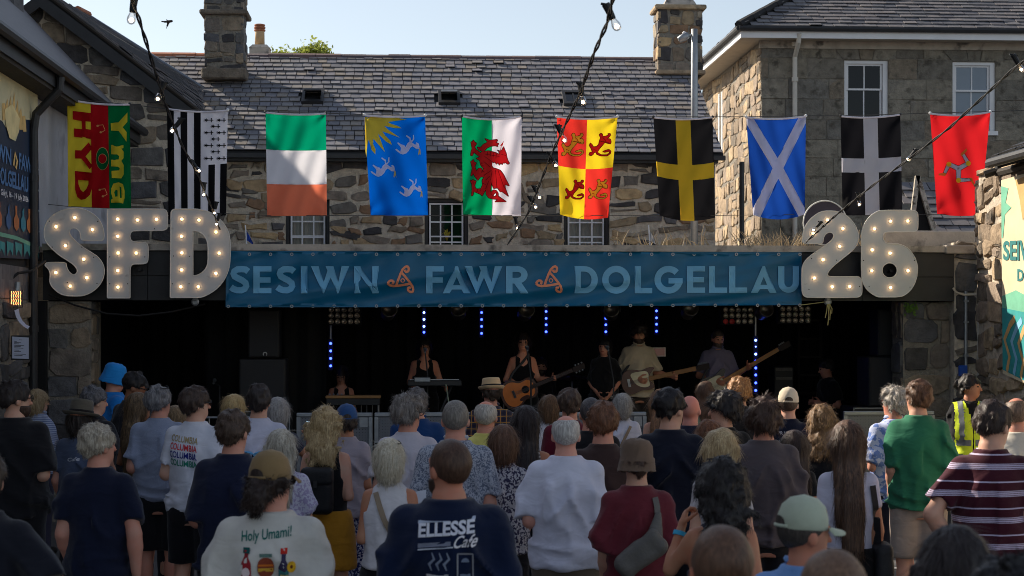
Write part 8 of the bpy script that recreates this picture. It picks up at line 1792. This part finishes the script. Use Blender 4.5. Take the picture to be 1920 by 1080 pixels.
tag(obj('paper_strip', L, [(2 * i, 2 * i + 1, 2 * i + 3, 2 * i + 2) for i in range(4)], MATS['notice_paper']), 'curling white paper strip hanging under the wall heater', 'paper')
hp_ = at(30, 550, 18.6); t = thing('wall_heater', hp_, 'small wall lamp with orange glowing filaments at the left edge', 'lamp'); MB().tube([at(33, 529, 18.6), at(32, 545, 18.6)], [.03, .036], 10).build('cap', M_STEEL, t)
for k in range(10):
    x = 21 + (k % 5) * 4.2; y0 = 546 + (k // 5) * 14; MB().tube([at(x, y0, 18.6), at(x + 1.5, y0 + 4, 18.58), at(x, y0 + 8, 18.6), at(x + 1, y0 + 12, 18.6)], .0035, 4).build('filament', emis('orange_filament', (1.0, .34, .1), 2.2), t)
MB().tube([at(19, 544, 18.63), at(19, 576, 18.63), at(42, 576, 18.63), at(42, 544, 18.63)], .006, 5).build('guard', M_BLACK, t)
tag(MB().tube([at_d(-20, 560, 18.4), at_d(12, 532, 18.5), at_d(34, 512, 18.6), at_d(60, 508, 18.8), at_d(84, 490, 19.2)], .016, 7).build('cable', M_CABLE), 'thick black cable looping across the left wall to the downpipe', 'cable')
tag(MB().tube([at(90, 552, 19.85), at(140, 572, 19.85), at(200, 588, 19.9), at(260, 592, 19.95), at(320, 585, 20.0), at(385, 570, 20.05)], .012, 6).build('cable', M_CABLE), 'black cable sagging across the top of the left stone pier', 'cable')
for px, py, lab in ((366, 566, 'left'), (1552, 566, 'right')):
    c = at(px, py, YS - .05); t = thing('rope_pulley', c, 'small grey pulley under the %s end of the fascia' % lab, 'pulley', 'pulleys under the fascia'); MB().lathe([(.03, -.02), (.045, -.012), (.035, 0), (.045, .012), (.03, .02)], 14, Matrix.Translation(c) @ Matrix.Rotation(R(90), 4, 'X')).build('wheel', M_STEEL, t); MB().bbox((c.x - .025, c.y - .03, c.z + .01), (c.x + .025, c.y + .03, c.z + .07), .006).build('bracket', M_STEEL, t)
rp_ = thing('rope', at(1553, 600, YS - .07), 'frayed pale rope tied to the right pulley', 'rope'); M_ROPE = pm('pale_rope', srgb(176, 164, 110), .2)
for k, (a, b_) in enumerate(((0, 40), (3, 30), (-4, 26), (6, 18))): MB().tube([at(1553 + a * .4, 570, YS - .08), at(1554 + a, 570 + b_ * .5, YS - .085), at(1552 + a * 1.2, 570 + b_, YS - .08)], .006, 5).build('strand', M_ROPE, rp_)
MB().tube([at(1548, 566, YS - .08), at(1502, 572, YS - .09)], .006, 5).build('guy', M_ROPE, rp_)
# conduit and cable on the right pier
t = thing('conduit', at(1811, 720, YS - .03), 'grey conduit pipe running down the right pier', 'pipe'); xC = at(1811, 600, YS - .05)
MB().tube([(xC.x, YS - .05, za(545, YS)), (xC.x, YS - .05, .2)], .02, 8).build('pipe', M_STEEL, t)
for z in (1.9, 2.3, 2.55): MB().box((xC.x - .03, YS - .075, z), (xC.x + .03, YS - .028, z + .025)).build('clip', M_STEEL, t)
tag(MB().tube([at(1787, 540, YS - .04), at(1792, 548, YS - .06), at(1808, 553, YS - .07), at(1830, 552, YS - .08), at(1850, 547, YS - .09), at(1880, 552, YS - .35)], .014, 7).build('cable', pm('pale_conduit', srgb(190, 180, 160), .15)), 'pale cable running across the right pier to the poster', 'cable')
b_ = at(1806, 693, YS - .08); t = thing('wall_socket', b_, 'blue industrial socket on the right pier', 'socket'); MB().bbox((b_.x - .05, YS - .1, b_.z - .08), (b_.x + .05, YS - .04, b_.z + .05), .01).build('box', pm('blue_plastic', srgb(30, 80, 170), .1, rough=.4), t)
# lamp post with camera
Yp2 = 25.0; t = thing('lamp_post', (xa(1302, Yp2), Yp2, 0), 'galvanised pole with a small floodlight rising behind the yellow cross flag', 'pole'); x = xa(1302, Yp2); zt = za(51, Yp2)
MB().tube([(x, Yp2, 3.2), (x, Yp2, za(87, Yp2)), (x, Yp2, za(86, Yp2)), (x, Yp2, zt)], [.055, .05, .046, .046], 14).build('pole', M_STEEL, t, True)
c = at(1282, 70, Yp2); MB().tube([(x, Yp2, za(60, Yp2)), c + Vector((.06, 0, .02))], .018, 7).build('bracket', M_STEEL, t); MB().lathe([(.02, -.09), (.05, -.08), (.06, .02), (.045, .08), (.01, .09)], 14, Matrix.Translation(c) @ Matrix.Rotation(R(60), 4, 'Y'), 1, .7).build('lamp_head', M_STEEL, t, True); MB().sphere(at(1283, 62, Yp2), .028, 8, 6).build('sensor', M_WHITE, t)
# little pennants and dry weeds on the flat roof
for px, c1_, lab in ((466, (24, 70, 170), 'small blue and yellow pennant standing on the roof edge behind the D'), (1222, (200, 198, 196), 'small white pennant standing on the roof edge')):
    t = thing('pennant', at(px, 462, 20.3), lab, 'pennant'); MB().tube([at(px - 3, 464, 20.3), at(px - 6, 422, 20.3)], .008, 6).build('stick', M_WHITE, t); L = []
    for i in range(7): u = i / 6; L += [at(px - 6 + 14 * u, 428 + 26 * u, 20.3 + .02 * math.sin(i * 2)), at(px - 4 + 14 * u, 450 + 10 * u, 20.3 - .02 * math.sin(i * 2))]
    obj('cloth', L, [(2 * i, 2 * i + 1, 2 * i + 3, 2 * i + 2) for i in range(6)], cloth(c1_), t)
rw = random.Random(44); wd_ = MB()
for k in range(260):
    px = rw.choice((rw.uniform(1385, 1515), rw.uniform(1385, 1515), rw.uniform(1150, 1400), rw.uniform(1500, 1660))); p = at(px, 460, rw.uniform(20.1, 20.9)); p.z = ZT1; hh = rw.uniform(.05, .24) * (1.3 if rw.random() < .08 else 1); q = p + Vector((rw.uniform(-.12, .12), rw.uniform(-.04, .04), hh)); wd_.tube([p, (p + q) / 2 + Vector((rw.uniform(-.02, .02), 0, .01)), q], [.006, .005, .002], 4)
tag(wd_.build('dry_weeds', pm('dry_stalk', srgb(176, 156, 124), .3)), 'dry pale weeds growing along the flat roof edge at right', 'weeds', kind='stuff')
gw_ = MB()
for k in range(60):
    p = at(1708 + rw.gauss(0, 6), 578 + rw.gauss(0, 4), YS + .1 + rw.uniform(-.04, .02)); a = rw.uniform(0, 6.28); d = Vector((math.cos(a), -.4, math.sin(a))) * .035; s_ = Vector((-d.z, 0, d.x)) * .4; gw_.add([p, p + d * .5 + s_, p + d, p + d * .5 - s_], [(0, 1, 2, 3)])
tag(gw_.build('wall_plant', pm('fresh_leaf', srgb(92, 128, 52), .25, trans=.3)), 'small green plant sprouting from the right stone pier', 'plant')
# bird
c = at_d(316, 41, 30); t = thing('bird', c, 'dark bird flying above the left roof', 'bird'); k_ = 30 / F_PX
BF2 = Field(axis((-.16, .16, .008)), axis((-.06, .06, .008)), axis((-.16, .08, .008)))
BF2.cone((-.06, 0, .0), (.045, 0, .012), .016, .022, .02); BF2.cone((.045, 0, .012), (.075, 0, .016), .016, .006, .01); BF2.cone((-.06, 0, 0), (-.11, 0, .006), .012, .012, .01); BF2.add(lambda x, y, z: cone(x, y, z, (.0, .0, .0), (-.03, -.02, -.11), .026, .010, .3), (-.08, -.05, -.14), (.05, .05, .03), .015); BF2.add(lambda x, y, z: cone(x, y, z, (.0, .02, .01), (-.05, .04, .05), .02, .006, .4), (-.08, -.05, -.03), (.05, .06, .07), .015)
bv, bq = nets(BF2); link_mesh('body', np_mesh('body', bv * 1.05 + np.array(c), bq, None, (pm('dark_plumage', srgb(46, 42, 44), .2),)), None, t)
# =================================================================== trees beyond the roofs
def tree(label, base, top_z, rx, rz, n, seed, col_, cx=0):
    rr = random.Random(seed); nr = np.random.RandomState(seed); t = thing('tree', base, label, 'tree', 'trees beyond the roofs'); B = Vector(base); cz = top_z - rz
    tk = MB(); tk.tube([B, B + Vector((.1, 0, (cz - B.z) * .5)), Vector((B.x + cx, B.y, cz))], [.28, .2, .12], 9); clumps = []
    for k in range(26):
        a, e = rr.uniform(0, 6.28), rr.uniform(-.3, .85); r_ = rr.uniform(.35, .95); c = Vector((B.x + cx + math.cos(a) * rx * r_ * math.sqrt(1 - max(0, e) ** 2 * .8), B.y + math.sin(a) * rx * .7 * r_, cz + e * rz * rr.uniform(.7, 1)))
        tk.tube([Vector((B.x + cx, B.y, cz - rz * .6)), (Vector((B.x + cx, B.y, cz)) + c) / 2, c], [.07, .04, .015], 5); clumps.append((c, rr.uniform(.28, .55) * rx * .55))
    tk.build('trunk', pm('bark', srgb(84, 72, 60), .3, 10, .9, .6, 20), t)
    idx = nr.randint(0, len(clumps), n); C_ = np.array([tuple(c[0]) for c in clumps])[idx]; Rr = np.array([c[1] for c in clumps])[idx]
    P = C_ + nr.normal(0, 1, (n, 3)) * (Rr[:, None] * .55); a = nr.normal(0, 1, (n, 3)); a /= np.linalg.norm(a, axis=1)[:, None]; b_ = np.cross(a, nr.normal(0, 1, (n, 3))); b_ /= np.linalg.norm(b_, axis=1)[:, None]; s_ = nr.uniform(.035, .075, n)[:, None]
    V = np.concatenate([P - a * s_, P + b_ * s_ * .5, P + a * s_, P - b_ * s_ * .5]); r_ = np.arange(n); Q = np.stack([r_, r_ + n, r_ + 2 * n, r_ + 3 * n], 1)
    link_mesh('crown', np_mesh('crown', V, Q, None, (pm('leaf_' + str(seed), srgb(*col_), .45, 1.5, .6, 0, trans=.45),)), None, t)
b_ = at(572, HOR, 41); tree('leafy green tree rising behind the slate ridge', (b_.x, 41, 0), za(84, 41), 1.0, 1.15, 15000, 5, (150, 160, 74))
b_ = at(1356, HOR, 46); tree('green tree glimpsed in the gap beside the ashlar house', (b_.x - .4, 46, 0), za(176, 46), 1.2, 2.4, 7000, 6, (96, 116, 62))
